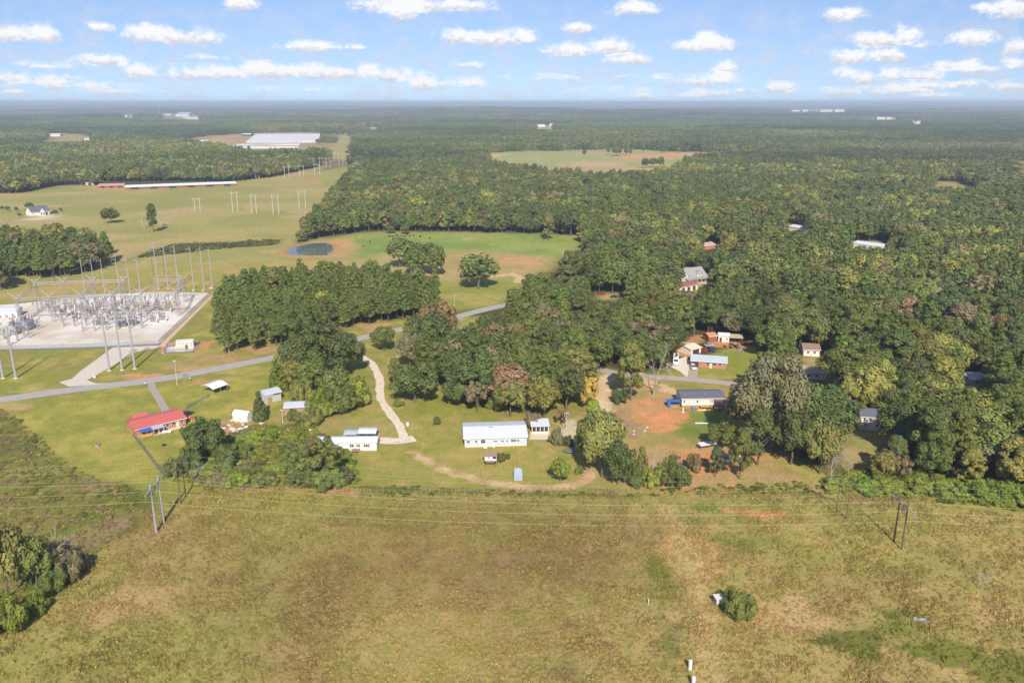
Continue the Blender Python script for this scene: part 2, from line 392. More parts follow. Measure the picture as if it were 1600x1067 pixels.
blob(260, 425, 45, 6, srgb(190, 148, 104), a=.7); blob(90, 462, 40, 6, srgb(176, 132, 96), a=.7); blob(478, 281, 30, 3, srgb(184, 142, 104), a=.8)
track([(0, 306), (100, 302), (190, 295)], 5, srgb(196, 176, 132)); track([(95, 292), (140, 286), (170, 292)], 9, srgb(206, 180, 136))
blob(65, 342, 26, 3, srgb(208, 196, 172)); paint([(150, 298), (372, 290), (372, 287), (150, 293)], CLAY2, None, 5, 3); blob(10, 303, 30, 3, CLAY2, a=.6)
paint([(500, 268), (562, 258), (566, 250), (505, 250)], srgb(120, 112, 84), srgb(150, 126, 100), 14, 8, 6, wild=True)
paint([(270, 382), (370, 378), (440, 374), (430, 382), (330, 388), (215, 402), (200, 410), (235, 392)], srgb(112, 108, 66), srgb(90, 96, 52), 8, 6, 7, wild=True)
paint([(175, 425), (350, 410), (480, 405), (560, 410), (350, 455), (330, 458), (0, 475), (0, 462)], srgb(158, 150, 82), srgb(176, 156, 98), 14, 8, 8, wild=True)
# near ground
paint([(-900, 1500), (-900, 470), (0, 470), (330, 452), (610, 500), (780, 492), (700, 530), (1000, 585), (1200, 550), (1215, 700), (1340, 762), (1900, 830), (2200, 1500)], OLIVE, LAWN, 16, 4, 9, LAWN2)
paint([(-900, 1500), (-600, 1000), (0, 985), (110, 885), (225, 808), (290, 772), (420, 757), (560, 760), (960, 768), (1200, 765), (1400, 778), (1600, 808), (1900, 835), (2200, 1500)],
      srgb(158, 146, 88), srgb(146, 142, 78), 34, 3, 10, srgb(148, 132, 84), wild=True, lo=.35, hi=.68)
paint([(320, 770), (960, 772), (900, 840), (600, 835), (330, 830)], srgb(150, 146, 78), srgb(128, 134, 62), 12, 14, 11, a=.75, wild=True)
paint([(500, 870), (720, 830), (930, 840), (1000, 900), (760, 960), (560, 940)], srgb(140, 124, 80), srgb(152, 138, 86), 13, 30, 12, a=.6, wild=True)
paint([(1020, 780), (1600, 830), (1700, 960), (1500, 940), (1150, 900), (1040, 860)], srgb(146, 144, 76), srgb(162, 150, 88), 16, 18, 13, a=.8, wild=True)
paint([(560, 960), (960, 930), (1300, 980), (1300, 1080), (500, 1080)], srgb(168, 152, 98), srgb(154, 142, 84), 17, 30, 14, a=.6, wild=True)
paint([(430, 880), (560, 830), (760, 812), (930, 830), (960, 880), (850, 930), (890, 1020), (770, 1000), (700, 940), (520, 965), (440, 930)], srgb(124, 106, 72), srgb(142, 126, 78), 11, 22, 41, srgb(128, 126, 66), a=.8, wild=True)
for (bx, by, rx, ry, c, c2, a_) in [(1330, 1000, 65, 26, SCRUB, srgb(112, 122, 44), .9), (1350, 1020, 40, 22, srgb(104, 118, 40), SCRUB, .9), (1430, 985, 40, 34, srgb(110, 120, 46), OLIVE, .85), (1480, 1015, 60, 22, srgb(106, 116, 44), None, .85),
        (1560, 1040, 60, 22, srgb(108, 116, 48), None, .8), (1400, 955, 32, 10, SCRUB, None, .8), (1120, 795, 40, 8, srgb(108, 128, 48), None, .9), (1060, 811, 26, 6, srgb(110, 126, 50), None, .8), (1165, 850, 50, 16, GREEN, None, .7),
        (1180, 796, 40, 6, CLAY2, CLAY, .85), (1225, 800, 30, 6, srgb(196, 150, 104), None, .7), (1020, 885, 18, 36, srgb(118, 126, 56), None, .8), (1030, 925, 24, 12, srgb(120, 126, 50), OLIVE, .8), (1088, 975, 9, 7, srgb(204, 156, 112), None, .8),
        (1040, 1000, 36, 22, srgb(118, 112, 64), None, .7), (1080, 870, 60, 40, srgb(180, 156, 104), None, .75), (620, 763, 40, 7, srgb(112, 126, 48), None, .95), (420, 765, 50, 5, srgb(178, 136, 100), None, .7), (525, 768, 60, 6, srgb(180, 138, 102), None, .75),
        (700, 900, 110, 60, srgb(140, 122, 80), srgb(150, 134, 84), .45), (900, 890, 60, 40, srgb(136, 118, 78), None, .4), (540, 935, 80, 30, srgb(142, 126, 82), None, .35), (870, 1050, 30, 20, srgb(130, 108, 80), None, .6), (890, 985, 18, 8, srgb(120, 98, 74), None, .6),
        (300, 900, 80, 60, srgb(150, 144, 80), None, .5), (200, 940, 90, 40, srgb(176, 152, 106), None, .6), (1500, 880, 90, 30, OLIVE, None, .6), (1250, 960, 80, 30, TAN, None, .6), (1560, 960, 60, 30, TAN, None, .6)]:
    blob(bx, by, rx, ry, c, c2, a_, seed=int(bx) % 17)
# left scrub bank
BANK = [(-500, 980), (-500, 650), (0, 640), (40, 660), (75, 700), (120, 730), (150, 748), (215, 765), (240, 770), (245, 800), (222, 812), (110, 888), (0, 988)]
paint(BANK, SCRUB, SCRUB2, 7, 2, 15, srgb(128, 132, 62), wild=True)
blob(150, 830, 40, 30, srgb(150, 128, 98), None, .8); blob(150, 768, 40, 6, srgb(158, 132, 100), None, .8, seed=3); blob(70, 690, 60, 20, srgb(120, 108, 76), None, .7); blob(40, 735, 60, 10, srgb(142, 144, 80), None, .7, seed=6)
# lawns
paint([(22, 652), (150, 612), (250, 604), (460, 575), (500, 600), (420, 640), (360, 655), (300, 700), (250, 752), (140, 750), (115, 728), (70, 700)], LAWN, srgb(168, 158, 82), 11, 2, 16, srgb(150, 150, 70))
paint([(560, 640), (600, 560), (640, 560), (640, 640), (700, 650), (900, 655), (920, 690), (950, 765), (700, 765), (570, 758), (560, 700)], srgb(150, 146, 76), srgb(168, 152, 90), 12, 3, 17, srgb(140, 142, 66))
paint([(505, 655), (590, 655), (610, 690), (560, 675), (500, 672)], srgb(172, 154, 100), srgb(158, 148, 86), 8, 4, 18, a=.9)
paint([(650, 690), (730, 700), (880, 700), (910, 740), (760, 742), (690, 720)], srgb(156, 150, 78), srgb(170, 154, 90), 9, 5, 19, a=.8)
paint([(940, 588), (1150, 600), (1210, 720), (1300, 760), (960, 766), (935, 700), (925, 640)], srgb(178, 148, 104), srgb(166, 148, 90), 10, 4, 20, srgb(196, 148, 104), wild=True)
paint([(1045, 640), (1120, 640), (1150, 655), (1145, 685), (1090, 692), (1050, 680)], srgb(112, 130, 58), srgb(130, 138, 66), 8, 3, 21)
paint([(985, 650), (1045, 660), (1060, 690), (1050, 705), (990, 690)], srgb(158, 148, 92), srgb(150, 144, 80), 7, 4, 22, a=.7, wild=True)
paint([(1010, 590), (1160, 602), (1165, 628), (1130, 622), (1060, 610), (1015, 600)], srgb(142, 140, 70), srgb(160, 148, 86), 8, 2, 23)
paint([(1060, 572), (1075, 578), (1175, 592), (1195, 560), (1180, 540), (1130, 545)], LAWN, srgb(150, 150, 78), 9, 2, 24)
paint([(1040, 585), (1062, 572), (1085, 588), (1060, 592)], srgb(150, 146, 76), None, 8, 2, 25)
for (bx, by, rx, ry, c, c2, a_) in [(1030, 650, 42, 12, CLAY, srgb(214, 152, 106), .95), (1005, 635, 32, 16, srgb(204, 146, 104), CLAY2, .9), (1030, 668, 32, 8, srgb(208, 146, 100), None, .9), (1055, 648, 20, 6, CLAY, None, .8), (970, 625, 20, 14, srgb(180, 150, 112), None, .8),
        (975, 660, 16, 26, srgb(164, 134, 108), None, .8), (1090, 735, 26, 12, CLAY2, CLAY, .85), (1145, 730, 26, 10, srgb(196, 140, 98), None, .8), (1120, 745, 60, 8, srgb(186, 144, 104), None, .7), (1170, 670, 16, 14, CLAY, CLAY2, .85),
        (1090, 715, 26, 9, CLAY, None, .7), (1140, 707, 20, 8, CLAY, None, .7), (1200, 745, 40, 8, srgb(178, 146, 108), None, .7), (1120, 530, 60, 5, CLAY, CLAY2, .9), (1130, 538, 40, 6, CLAY, None, .9), (1065, 550, 14, 8, CLAY, CLAY2, .9), (1080, 536, 20, 5, CLAY2, None, .8),
        (300, 577, 30, 6, srgb(196, 152, 108), CLAY2, .85), (230, 590, 34, 6, srgb(200, 154, 112), None, .85), (275, 570, 40, 8, srgb(176, 150, 104), None, .7), (350, 560, 60, 8, srgb(176, 146, 100), srgb(166, 142, 96), .9), (420, 547, 50, 7, srgb(178, 146, 102), None, .9),
        (305, 598, 20, 4, CLAY2, None, .8), (352, 596, 14, 5, CLAY2, None, .7), (280, 622, 12, 4, CLAY2, None, .6), (50, 608, 40, 4, srgb(186, 158, 110), None, .8), (20, 635, 40, 6, srgb(184, 154, 112), None, .7), (160, 695, 9, 4, CLAY2, None, .8),
        (345, 675, 20, 12, CLAY, CLAY2, .85), (368, 672, 18, 14, srgb(176, 142, 104), srgb(160, 140, 92), .9), (345, 665, 26, 14, srgb(170, 140, 98), None, .7), (300, 720, 40, 20, srgb(120, 104, 76), None, .6), (620, 700, 10, 5, CLAY2, None, .3), (640, 705, 8, 5, CLAY2, None, .4),
        (322, 540, 16, 12, srgb(198, 146, 104), CLAY2, .85), (258, 542, 24, 6, CLAY, None, .9), (290, 515, 26, 5, srgb(150, 146, 82), None, .8), (590, 510, 30, 8, srgb(186, 150, 106), None, .9), (690, 500, 40, 5, srgb(190, 152, 112), None, .8)]:
    blob(bx, by, rx, ry, c, c2, a_, ns=3, seed=int(bx + by) % 19)
# clearings in the far woods
for k, pl in OPEN_FAR.items():
    c = {'poultry': srgb(168, 140, 104), 'mid_pasture': srgb(150, 160, 98), 'row_far': srgb(196, 196, 180), 'lane': srgb(184, 176, 104), 'town': srgb(150, 150, 130), 'town2': srgb(150, 150, 130), 'far_yard': srgb(196, 178, 144)}.get(k, srgb(172, 156, 106))
    c2 = {'mid_pasture': srgb(172, 160, 108), 'poultry': srgb(180, 158, 112), 'row_far': srgb(206, 200, 186)}.get(k, srgb(158, 150, 92))
    paint(pl, c, c2, 40 if k in ('mid_pasture', 'poultry') else 15, 5, 30, wild=True)
blob(1010, 245, 60, 5, srgb(206, 154, 112), srgb(196, 156, 112), .95); blob(930, 258, 60, 5, srgb(200, 164, 124), None, .8); blob(1080, 242, 50, 3, srgb(208, 156, 116), None, .9); blob(1000, 264, 40, 3, srgb(204, 156, 118), None, .9)
blob(770, 243, 26, 3, srgb(204, 164, 128), None, .9); blob(330, 221, 30, 4, srgb(190, 168, 120), None, .8)
# worn tracks
DT = srgb(204, 176, 138); DT2 = srgb(188, 150, 112)
track([(645, 706), (668, 722), (700, 736), (730, 746), (775, 756), (840, 763), (880, 761), (908, 754), (922, 743), (916, 733)], 3.2, DT, DT2, .8, 1.0)
track([(645, 706), (668, 722), (700, 736), (730, 746), (775, 756), (840, 763), (880, 761), (908, 754)], .6, srgb(156, 148, 88), None, .5, .35)
track([(765, 433), (800, 428), (812, 434), (808, 441)], 5, srgb(206, 178, 138)); track([(510, 400), (530, 388), (548, 378)], 5, srgb(192, 154, 110), a=.7)
track([(1045, 800), (1078, 870), (1100, 950), (1120, 1080)], 5, srgb(182, 164, 112), None, 4, .6)
track([(955, 768), (985, 830), (1018, 890), (1030, 940), (1040, 1010), (1060, 1090)], 1.6, srgb(120, 124, 60), srgb(138, 134, 70), 1.5, .7)
track([(560, 762), (740, 769), (1000, 775)], 1.6, srgb(112, 116, 52), srgb(98, 104, 44), 1.2, .8); track([(207, 680), (258, 748)], .4, srgb(110, 106, 62), None, .5, .4); track([(290, 638), (328, 618)], .5, srgb(110, 106, 62), None, .5, .4)
track([(1000, 850), (960, 790), (955, 768)], 3, srgb(140, 120, 84), None, 1.5, .6)
track([(385, 683), (356, 702), (330, 706)], .8, srgb(214, 196, 160), None, .6, .8)
track([(955, 585), (940, 600), (938, 625), (945, 645)], 7, srgb(208, 180, 142), srgb(214, 196, 166), 2); track([(1000, 585), (1020, 602), (1058, 616)], 5, srgb(206, 176, 138), None, 1.5); track([(1025, 600), (1062, 612)], 4, srgb(206, 178, 142))
track([(895, 662), (902, 680), (912, 690)], 8, srgb(204, 192, 166), srgb(186, 168, 136), 2, .85); track([(855, 680), (900, 672)], 7, srgb(206, 190, 160), None, 2, .8)
pw = in_poly(gx, gy, gpoly([(-900, 1500), (-600, 1000), (0, 985), (110, 885), (225, 808), (290, 772), (420, 757), (560, 760), (960, 768), (1200, 765), (1400, 778), (1600, 808), (1900, 835), (2200, 1500)]))
gcol = np.clip(gcol * np.where(pw[:, None], [[1.17, 1.07, 1.10]], [[1.06, 1.0, 0.98]]), 0, .75)
gz = terrain(gx, gy)
POND = [(447, 396), (449, 389), (462, 384), (485, 380), (508, 379), (521, 383), (522, 391), (512, 398), (485, 399), (460, 398)]
pp = gpoly(POND); dpond = seg_dist(gx, gy, pp); inpond = in_poly(gx, gy, pp)
blend(np.where(inpond, 1.0, np.clip(1 - dpond / 8.0, 0, 1) * .8), srgb(176, 140, 100), srgb(160, 136, 92), 10, 3)
gz = gz - np.where(inpond, np.clip(dpond / 6, 0, 1) * 1.6, 0)
nb = (fbm(gx / 6, gy / 6, 5, 3) - 0.5) * 0.25 * sstep(700, 400, gy)
gz = gz + np.where(gy > 90, nb * 0, 0)
ny, nx = GX.shape
verts = np.stack([gx, gy, gz], 1)
ii = np.arange((ny - 1) * nx).reshape(ny - 1, nx)[:, :-1].ravel()
faces = np.stack([ii, ii + 1, ii + nx + 1, ii + nx], 1)
me = bpy.data.meshes.new('ground')
me.vertices.add(len(verts)); me.vertices.foreach_set('co', verts.ravel())
me.loops.add(faces.size); me.loops.foreach_set('vertex_index', faces.ravel())
me.polygons.add(len(faces)); me.polygons.foreach_set('loop_start', np.arange(0, faces.size, 4)); me.polygons.foreach_set('loop_total', np.full(len(faces), 4))
me.update()
ca = me.color_attributes.new('cover', 'FLOAT_COLOR', 'POINT'); ca.data.foreach_set('color', np.c_[gcol, np.ones(len(gcol))].astype(np.float32).ravel())
me.polygons.foreach_set('use_smooth', [True] * len(faces))
gm = bpy.data.materials.new('ground_cover'); gm.use_nodes = True; T = NT(gm.node_tree); T.n.clear()
at = T.add('ShaderNodeAttribute', attribute_name='cover'); tc = T.add('ShaderNodeTexCoord'); v = tc.outputs['Object']
vs = T.vmath('MULTIPLY', v, (1.0, 0.8, 1.0))
n1 = T.noise(vs, 0.22, 6, 0.68); n2 = T.noise(vs, 1.4, 6, 0.72); n3 = T.noise(vs, 0.05, 4, 0.6)
n4 = T.noise(vs, 3.2, 2, 0.6)
k = T.math('MULTIPLY', T.math('MULTIPLY', T.ramp(n2, 0.25, 0.75, 0.60, 1.40, False), T.ramp(n4, 0.25, 0.75, 0.74, 1.26, False)), T.ramp(n1, 0.3, 0.7, 0.84, 1.16, False))
vm = T.add('ShaderNodeVectorMath', operation='SCALE'); T.l.new(at.outputs['Color'], vm.inputs[0]); T.put(vm.inputs['Scale'], k)
hue = T.mix(T.ramp(n1, 0.35, 0.7), (0.94, 1.04, 0.86, 1), (1.06, 0.97, 1.08, 1))
cc = T.mix(1.0, vm.outputs[0], hue, 'MULTIPLY')
b = T.add('ShaderNodeBsdfPrincipled'); T.put(b.inputs['Base Color'], cc); b.inputs['Roughness'].default_value = 0.95; b.inputs['Specular IOR Level'].default_value = 0.05
bp = T.add('ShaderNodeBump'); bp.inputs['Strength'].default_value = 0.55; bp.inputs['Distance'].default_value = 0.35; T.put(bp.inputs['Height'], n2); T.l.new(bp.outputs[0], b.inputs['Normal'])
o = T.add('ShaderNodeOutputMaterial'); T.l.new(b.outputs[0], o.inputs[0])
me.materials.append(gm); tag(link('ground', me), 'rolling pasture, lawns and bare red clay ground', None, None, 'structure')

def ground_at(x, y):
    """cover colour near a point (for tufts that grow there)"""
    i = np.clip(np.searchsorted(gxs, x), 0, nx - 1); j = np.clip(np.searchsorted(gys, y), 0, ny - 1)
    return gcol[j * nx + i]

# pond water
wm = bpy.data.materials.new('pond_water'); wm.use_nodes = True; T = NT(wm.node_tree); b = T.n['Principled BSDF']
b.inputs['Base Color'].default_value = rgba(srgb(106, 118, 112)); b.inputs['Roughness'].default_value = 0.06; b.inputs['IOR'].default_value = 1.33; b.inputs['Specular IOR Level'].default_value = 0.6
n = T.noise(T.add('ShaderNodeTexCoord').outputs['Object'], 0.5, 3, 0.5); bp = T.add('ShaderNodeBump'); bp.inputs['Strength'].default_value = 0.03; T.put(bp.inputs['Height'], n); T.l.new(bp.outputs[0], b.inputs['Normal'])
m = MB(); m.add([(x, y, -0.25) for x, y in pp], [tuple(range(len(pp)))[::-1]])
o = m.build('pond', wm); tag(o, 'small farm pond in the pasture reflecting the sky', None, None, 'structure')

# ------------------------------------------------------------------ roads
def smooth_line(pts, step=3.0):
    p = np.asarray(pts, float); out = []
    n = len(p)
    for i in range(n - 1):
        p0, p1, p2, p3 = p[max(i - 1, 0)], p[i], p[i + 1], p[min(i + 2, n - 1)]
        k = max(2, int(np.linalg.norm(p2 - p1) / step))
        for t in np.linspace(0, 1, k, endpoint=False):
            out.append(0.5 * (2 * p1 + (p2 - p0) * t + (2 * p0 - 5 * p1 + 4 * p2 - p3) * t * t + (3 * p1 - p0 - 3 * p2 + p3) * t ** 3))
    out.append(p[-1]); return np.array(out)
def ribbon(name, line, w0, w1, z, m, label, jit=0.0, kind='structure', parent=None):
    """strip between offsets w0 and w1 from a line (left negative)"""
    t = np.gradient(line, axis=0); t /= np.linalg.norm(t, axis=1)[:, None] + 1e-9; nrm = np.c_[t[:, 1], -t[:, 0]]
    ja = jit * (fbm(np.arange(len(line)) * .6, np.zeros(len(line)), 3, 3) - .5) * 2; jb = jit * (fbm(np.arange(len(line)) * .6, np.ones(len(line)) * 9, 5, 3) - .5) * 2
    w0 = np.broadcast_to(np.asarray(w0, float), (len(line),)); w1 = np.broadcast_to(np.asarray(w1, float), (len(line),))
    a = line + nrm * (w0 + ja)[:, None]; bb = line + nrm * (w1 + jb)[:, None]
    za = terrain(a[:, 0], a[:, 1]) + z; zb = terrain(bb[:, 0], bb[:, 1]) + z
    m_ = MB(); n = len(line)
    m_.add([(*a[i], za[i]) for i in range(n)] + [(*bb[i], zb[i]) for i in range(n)], [(i, n + i, n + i + 1, i + 1) for i in range(n - 1)])
    o = m_.build(name, m, parent)
    if parent is None: tag(o, label, None, None, kind)
    return o
ASPH = mat('asphalt', srgb(174, 168, 164), 0.9, 0.2, 0.3, bump=0.2); ASPH2 = mat('asphalt_old', srgb(178, 166, 156), 0.9, 0.12, 0.35, bump=0.2); DRIVE = mat('driveway_tar', srgb(172, 160, 146), 0.9, 0.15, 0.6)
GRAV = mat('gravel', GRAVEL, 0.95, 0.16, 0.5, bump=0.3); GRAVT = mat('gravel_tan', srgb(226, 208, 184), 0.95, 0.34, 0.5, bump=0.5); CONC = mat('concrete', srgb(222, 204, 176), 0.9, 0.08, 0.5)
YEL = mat('line_yellow', srgb(196, 176, 110), 0.8, 0.15, 2.0); WHT = mat('line_white', srgb(206, 204, 198), 0.8, 0.12, 2.0)
road_line = smooth_line(gpoly([(-260, 652), (-100, 636), (0, 624.5), (130, 607), (240, 594), (340, 576), (450, 554), (566, 528), (605, 519), (680, 504), (735, 489.5), (775, 480), (860, 462), (925, 440)]))
ribbon('road', road_line, -3.5, 3.5, 0.05, ASPH, 'two lane grey asphalt county road', 0.22)
ribbon('road_center_line', road_line, -0.17, 0.17, 0.07, YEL, 'faded yellow center line of the county road')
for s in (-1, 1): ribbon('road_edge_line', road_line, s * 3.15 - .09, s * 3.15 + .09, 0.07, WHT, 'white edge line of the county road')
lane_line = smooth_line(gpoly([(900, 560), (945, 579), (985, 586), (1040, 590), (1090, 594), (1160, 602), (1230, 612), (1290, 625)]))
ribbon('lane', lane_line, -2.8, 2.8, 0.05, ASPH2, 'narrow pale asphalt lane between the two houses', 0.3)
far_road = smooth_line(gpoly([(578, 203), (583, 193), (587, 184), (590, 178)]), 60)
ribbon('far_road', far_road, -14, 14, 0.3, ASPH2, 'distant straight highway cutting through the woods')
drv = smooth_line(gpoly([(560, 556), (570, 560), (584, 572), (593, 592), (594, 615), (602, 635), (617, 655), (626, 670), (630, 686)]), 2)
ribbon('gravel_driveway', drv, -1.6, 1.6, 0.04, GRAVT, 'pale gravel driveway winding down from the county road', 0.7)
dr2 = smooth_line(gpoly([(592, 688), (610, 689), (630, 688), (648, 685)]), 2)
ribbon('gravel_parking', dr2, -2.6, 2.6, 0.06, GRAVT, 'pale gravel parking strip beside the white mobile home', 0.6)
dr3 = smooth_line(gpoly([(236, 599), (240, 610), (250, 625), (258, 640), (262, 650)]), 2)
ribbon('house_driveway', dr3, -1.35, 1.35, 0.035, DRIVE, 'grey driveway running down to the red roofed house', 0.25)
dr4 = smooth_line(gpoly([(1081, 593), (1083, 582), (1084, 570)]), 2)
ribbon('concrete_driveway', dr4, -2.0, 2.0, 0.035, mat('concrete_worn', srgb(184, 160, 140), 0.9, 0.1, .6), 'worn concrete driveway of the low brick house')
m = MB(); q = gpoly([(1047, 573), (1056, 562), (1072, 557), (1079, 566), (1077, 580), (1074, 590), (1062, 580)]); m.add([(x, y, .03) for x, y in q], [tuple(range(len(q)))[::-1]]); tag(m.build('gravel_yard', GRAV), 'pale gravel parking yard beside the low brick house', None, None, 'structure')
m = MB(); q = gpoly([(827, 687), (855, 687), (858, 675), (829, 673)]); m.add([(x, y, .06) for x, y in q], [(0, 1, 2, 3)]); tag(m.build('concrete_patio', CONC), 'pale concrete patio slab beside the long metal roofed house', None, None, 'structure')
# substation pad and its approach
PAD = gpoly([(-260, 560), (0, 548), (120, 545), (248, 539), (332, 458), (250, 456), (120, 463), (30, 475), (-260, 492)])
pm = bpy.data.materials.new('pad_gravel'); pm.use_nodes = True; T = NT(pm.node_tree); b = T.n['Principled BSDF']; v = T.add('ShaderNodeTexCoord').outputs['Object']
f = T.math('ADD', T.math('MULTIPLY', T.noise(v, 0.035, 5, 0.6), 0.8), T.math('MULTIPLY', T.noise(v, 0.8, 4, 0.6), 0.2))
T.put(b.inputs['Base Color'], T.mix(T.ramp(f, 0.4, 0.6), rgba(srgb(206, 190, 166)), rgba(srgb(232, 224, 214)))); b.inputs['Roughness'].default_value = 0.95
m = MB(); m.add([(x, y, .12) for x, y in PAD] + [(x, y, -.2) for x, y in PAD], [tuple(range(len(PAD)))] + [(i, len(PAD) + i, len(PAD) + (i + 1) % len(PAD), (i + 1) % len(PAD)) for i in range(len(PAD))])
tag(m.build('substation_pad', pm), 'pale gravel pad of the electrical substation', None, None, 'structure')
m = MB(); q = gpoly([(108, 604), (92, 597), (112, 592), (128, 578), (165, 551), (180, 541), (258, 538), (262, 541), (212, 550), (170, 575), (136, 594), (150, 599), (190, 598)])
m.add([(x, y, .035) for x, y in q], [tuple(range(len(q)))[::-1]]); tag(m.build('substation_driveway', mat('drive_pale', srgb(214, 200, 182), .95, .12, .3)), 'pale approach drive from the county road to the substation', None, None, 'structure')
m = MB(); q = gpoly([(252, 553), (302, 550), (312, 538), (262, 541)]); m.add([(x, y, .08) for x, y in q], [(0, 1, 2, 3)]); tag(m.build('equipment_pad', mat('pad_grey', srgb(214, 204, 196), .95, .1, .5)), 'small gravel pad under the equipment cabinets', None, None, 'structure')
m = MB(); q = gpoly([(246, 541), (256, 541), (334, 462), (330, 459)]); m.add([(x, y, .05) for x, y in q], [(0, 1, 2, 3)]); tag(m.build('perimeter_track', mat('track_tan', srgb(212, 184, 152), .95, .14, .4)), 'tan track along the substation fence', None, None, 'structure')
# ------------------------------------------------------------------ trees
def cards(cent, size, nrm, rng, var, aspect=1.0):
    """leaf-clump faces: centres, sizes, normals -> quads"""
    n = len(cent); nrm = nrm / (np.linalg.norm(nrm, axis=1)[:, None] + 1e-9)
    h = rng.normal(size=(n, 3)); u = np.cross(nrm, h); u /= np.linalg.norm(u, axis=1)[:, None] + 1e-9; w = np.cross(nrm, u)
    s = size[:, None]; v = np.empty((n, 4, 3))
    k = rng.uniform(.6, 1.25, (n, 4, 1))
    v[:, 0] = cent - u * s * k[:, 0]; v[:, 1] = cent - w * s * k[:, 1] * aspect; v[:, 2] = cent + u * s * k[:, 2]; v[:, 3] = cent + w * s * k[:, 3] * aspect
    return v.reshape(-1, 3), np.repeat(var, 4, axis=0)
def card_mesh(name, v, var, mats=(LEAF,), extra=None):
    """quads from a (4n,3) array; extra = MB with trunk faces using the second material"""
    n = len(v) // 4; ev = np.array(extra.v) if extra else np.zeros((0, 3)); V = np.vstack([v, ev])
    f = np.arange(n * 4).tolist(); ls = list(range(0, n * 4, 4)); lt = [4] * n; mi = [0] * n
    if extra:
        for fc in extra.f: ls.append(len(f)); lt.append(len(fc)); f += [i + n * 4 for i in fc]; mi.append(1)
    me = bpy.data.meshes.new(name); me.vertices.add(len(V)); me.vertices.foreach_set('co', V.astype(np.float32).ravel())
    me.loops.add(len(f)); me.loops.foreach_set('vertex_index', f); me.polygons.add(len(ls)); me.polygons.foreach_set('loop_start', ls); me.polygons.foreach_set('loop_total', lt)
    for m_ in mats: me.materials.append(m_)
    me.polygons.foreach_set('material_index', mi); me.update()
    c = np.ones((len(V), 4), np.float32); c[:n * 4, :3] = var; a = me.color_attributes.new('leaf_var', 'FLOAT_COLOR', 'POINT'); a.data.foreach_set('color', c.ravel())
    return me
def crown_clumps(kind, rng):
    """clump centres (x,y in crown radii, z in tree heights), radii, for a tree of height 1 and crown radius 1"""
    out = []
    if kind == 'broad':
        zc, zh = rng.uniform(.58, .64), rng.uniform(.36, .41); lop = rng.normal(0, .12, 2); n = 44
        for i in range(n):
            t = math.acos(1 - 1.75 * (i + .5) / n); p = i * 2.39996 + rng.normal(0, .45); r = rng.uniform(.46, .95)
            out.append((math.sin(t) * math.cos(p) * r + lop[0] * .4, math.sin(t) * math.sin(p) * r + lop[1] * .4, zc + zh * r * math.cos(t) * rng.uniform(.8, 1.1), rng.uniform(.15, .40)))
        for i in range(9): out.append((rng.normal(0, .28), rng.normal(0, .28), zc + rng.uniform(-.18, .2), .34))
    elif kind == 'tall':
        n = 38
        for i in range(n):
            z = rng.uniform(.28, .98); w = .85 * math.sin(math.pi * min(1, (z - .12) / .95) ** .8) + .12; p = i * 2.39996; r = w * rng.uniform(.5, .8)
            out.append((math.cos(p) * r, math.sin(p) * r, z, rng.uniform(.24, .36)))
    elif kind == 'open':
        n = 26
        for i in range(n):
            t = math.acos(1 - 1.6 * (i + .5) / n); p = i * 2.39996 + rng.normal(0, .5); r = rng.uniform(.45, .95)
            out.append((math.sin(t) * math.cos(p) * r, math.sin(t) * math.sin(p) * r, .60 + .36 * r * math.cos(t), rng.uniform(.17, .28)))
    elif kind == 'pine':
        for k in range(9):
            z = .36 + .62 * k / 8.5; w = (1.02 - z) / .68 * .95 + .10; m = max(3, int(6 - k * .3)) if k < 8 else 2
            for j in range(m):
                p = j * 6.283 / m + k * 1.1 + rng.normal(0, .25); r = w * rng.uniform(.45, .85); out.append((math.cos(p) * r, math.sin(p) * r, z + rng.normal(0, .02) + .03, .20 + .16 * w * rng.uniform(.8, 1.2)))
        out.append((0, 0, .97, .16))
    elif kind == 'cedar':
        for k in range(12):
            z = .08 + .88 * k / 11; w = (1.0 - z) ** .75 * .92 + .05; m = max(2, int(7 * w))
            for j in range(m):
                p = j * 6.283 / m + k * .8; out.append((math.cos(p) * w * .7, math.sin(p) * w * .7, z, .16 + .2 * w))
    elif kind == 'bush':
        n = 26
        for i in range(n):
            t = math.acos(1 - 1.15 * (i + .5) / n); p = i * 2.39996 + rng.normal(0, .5); r = rng.uniform(.4, .98)
            out.append((math.sin(t) * math.cos(p) * r, math.sin(t) * math.sin(p) * r, .26 + .62 * r * math.cos(t), rng.uniform(.18, .4)))
        out.append((0, 0, .4, .5))
    return np.array(out)
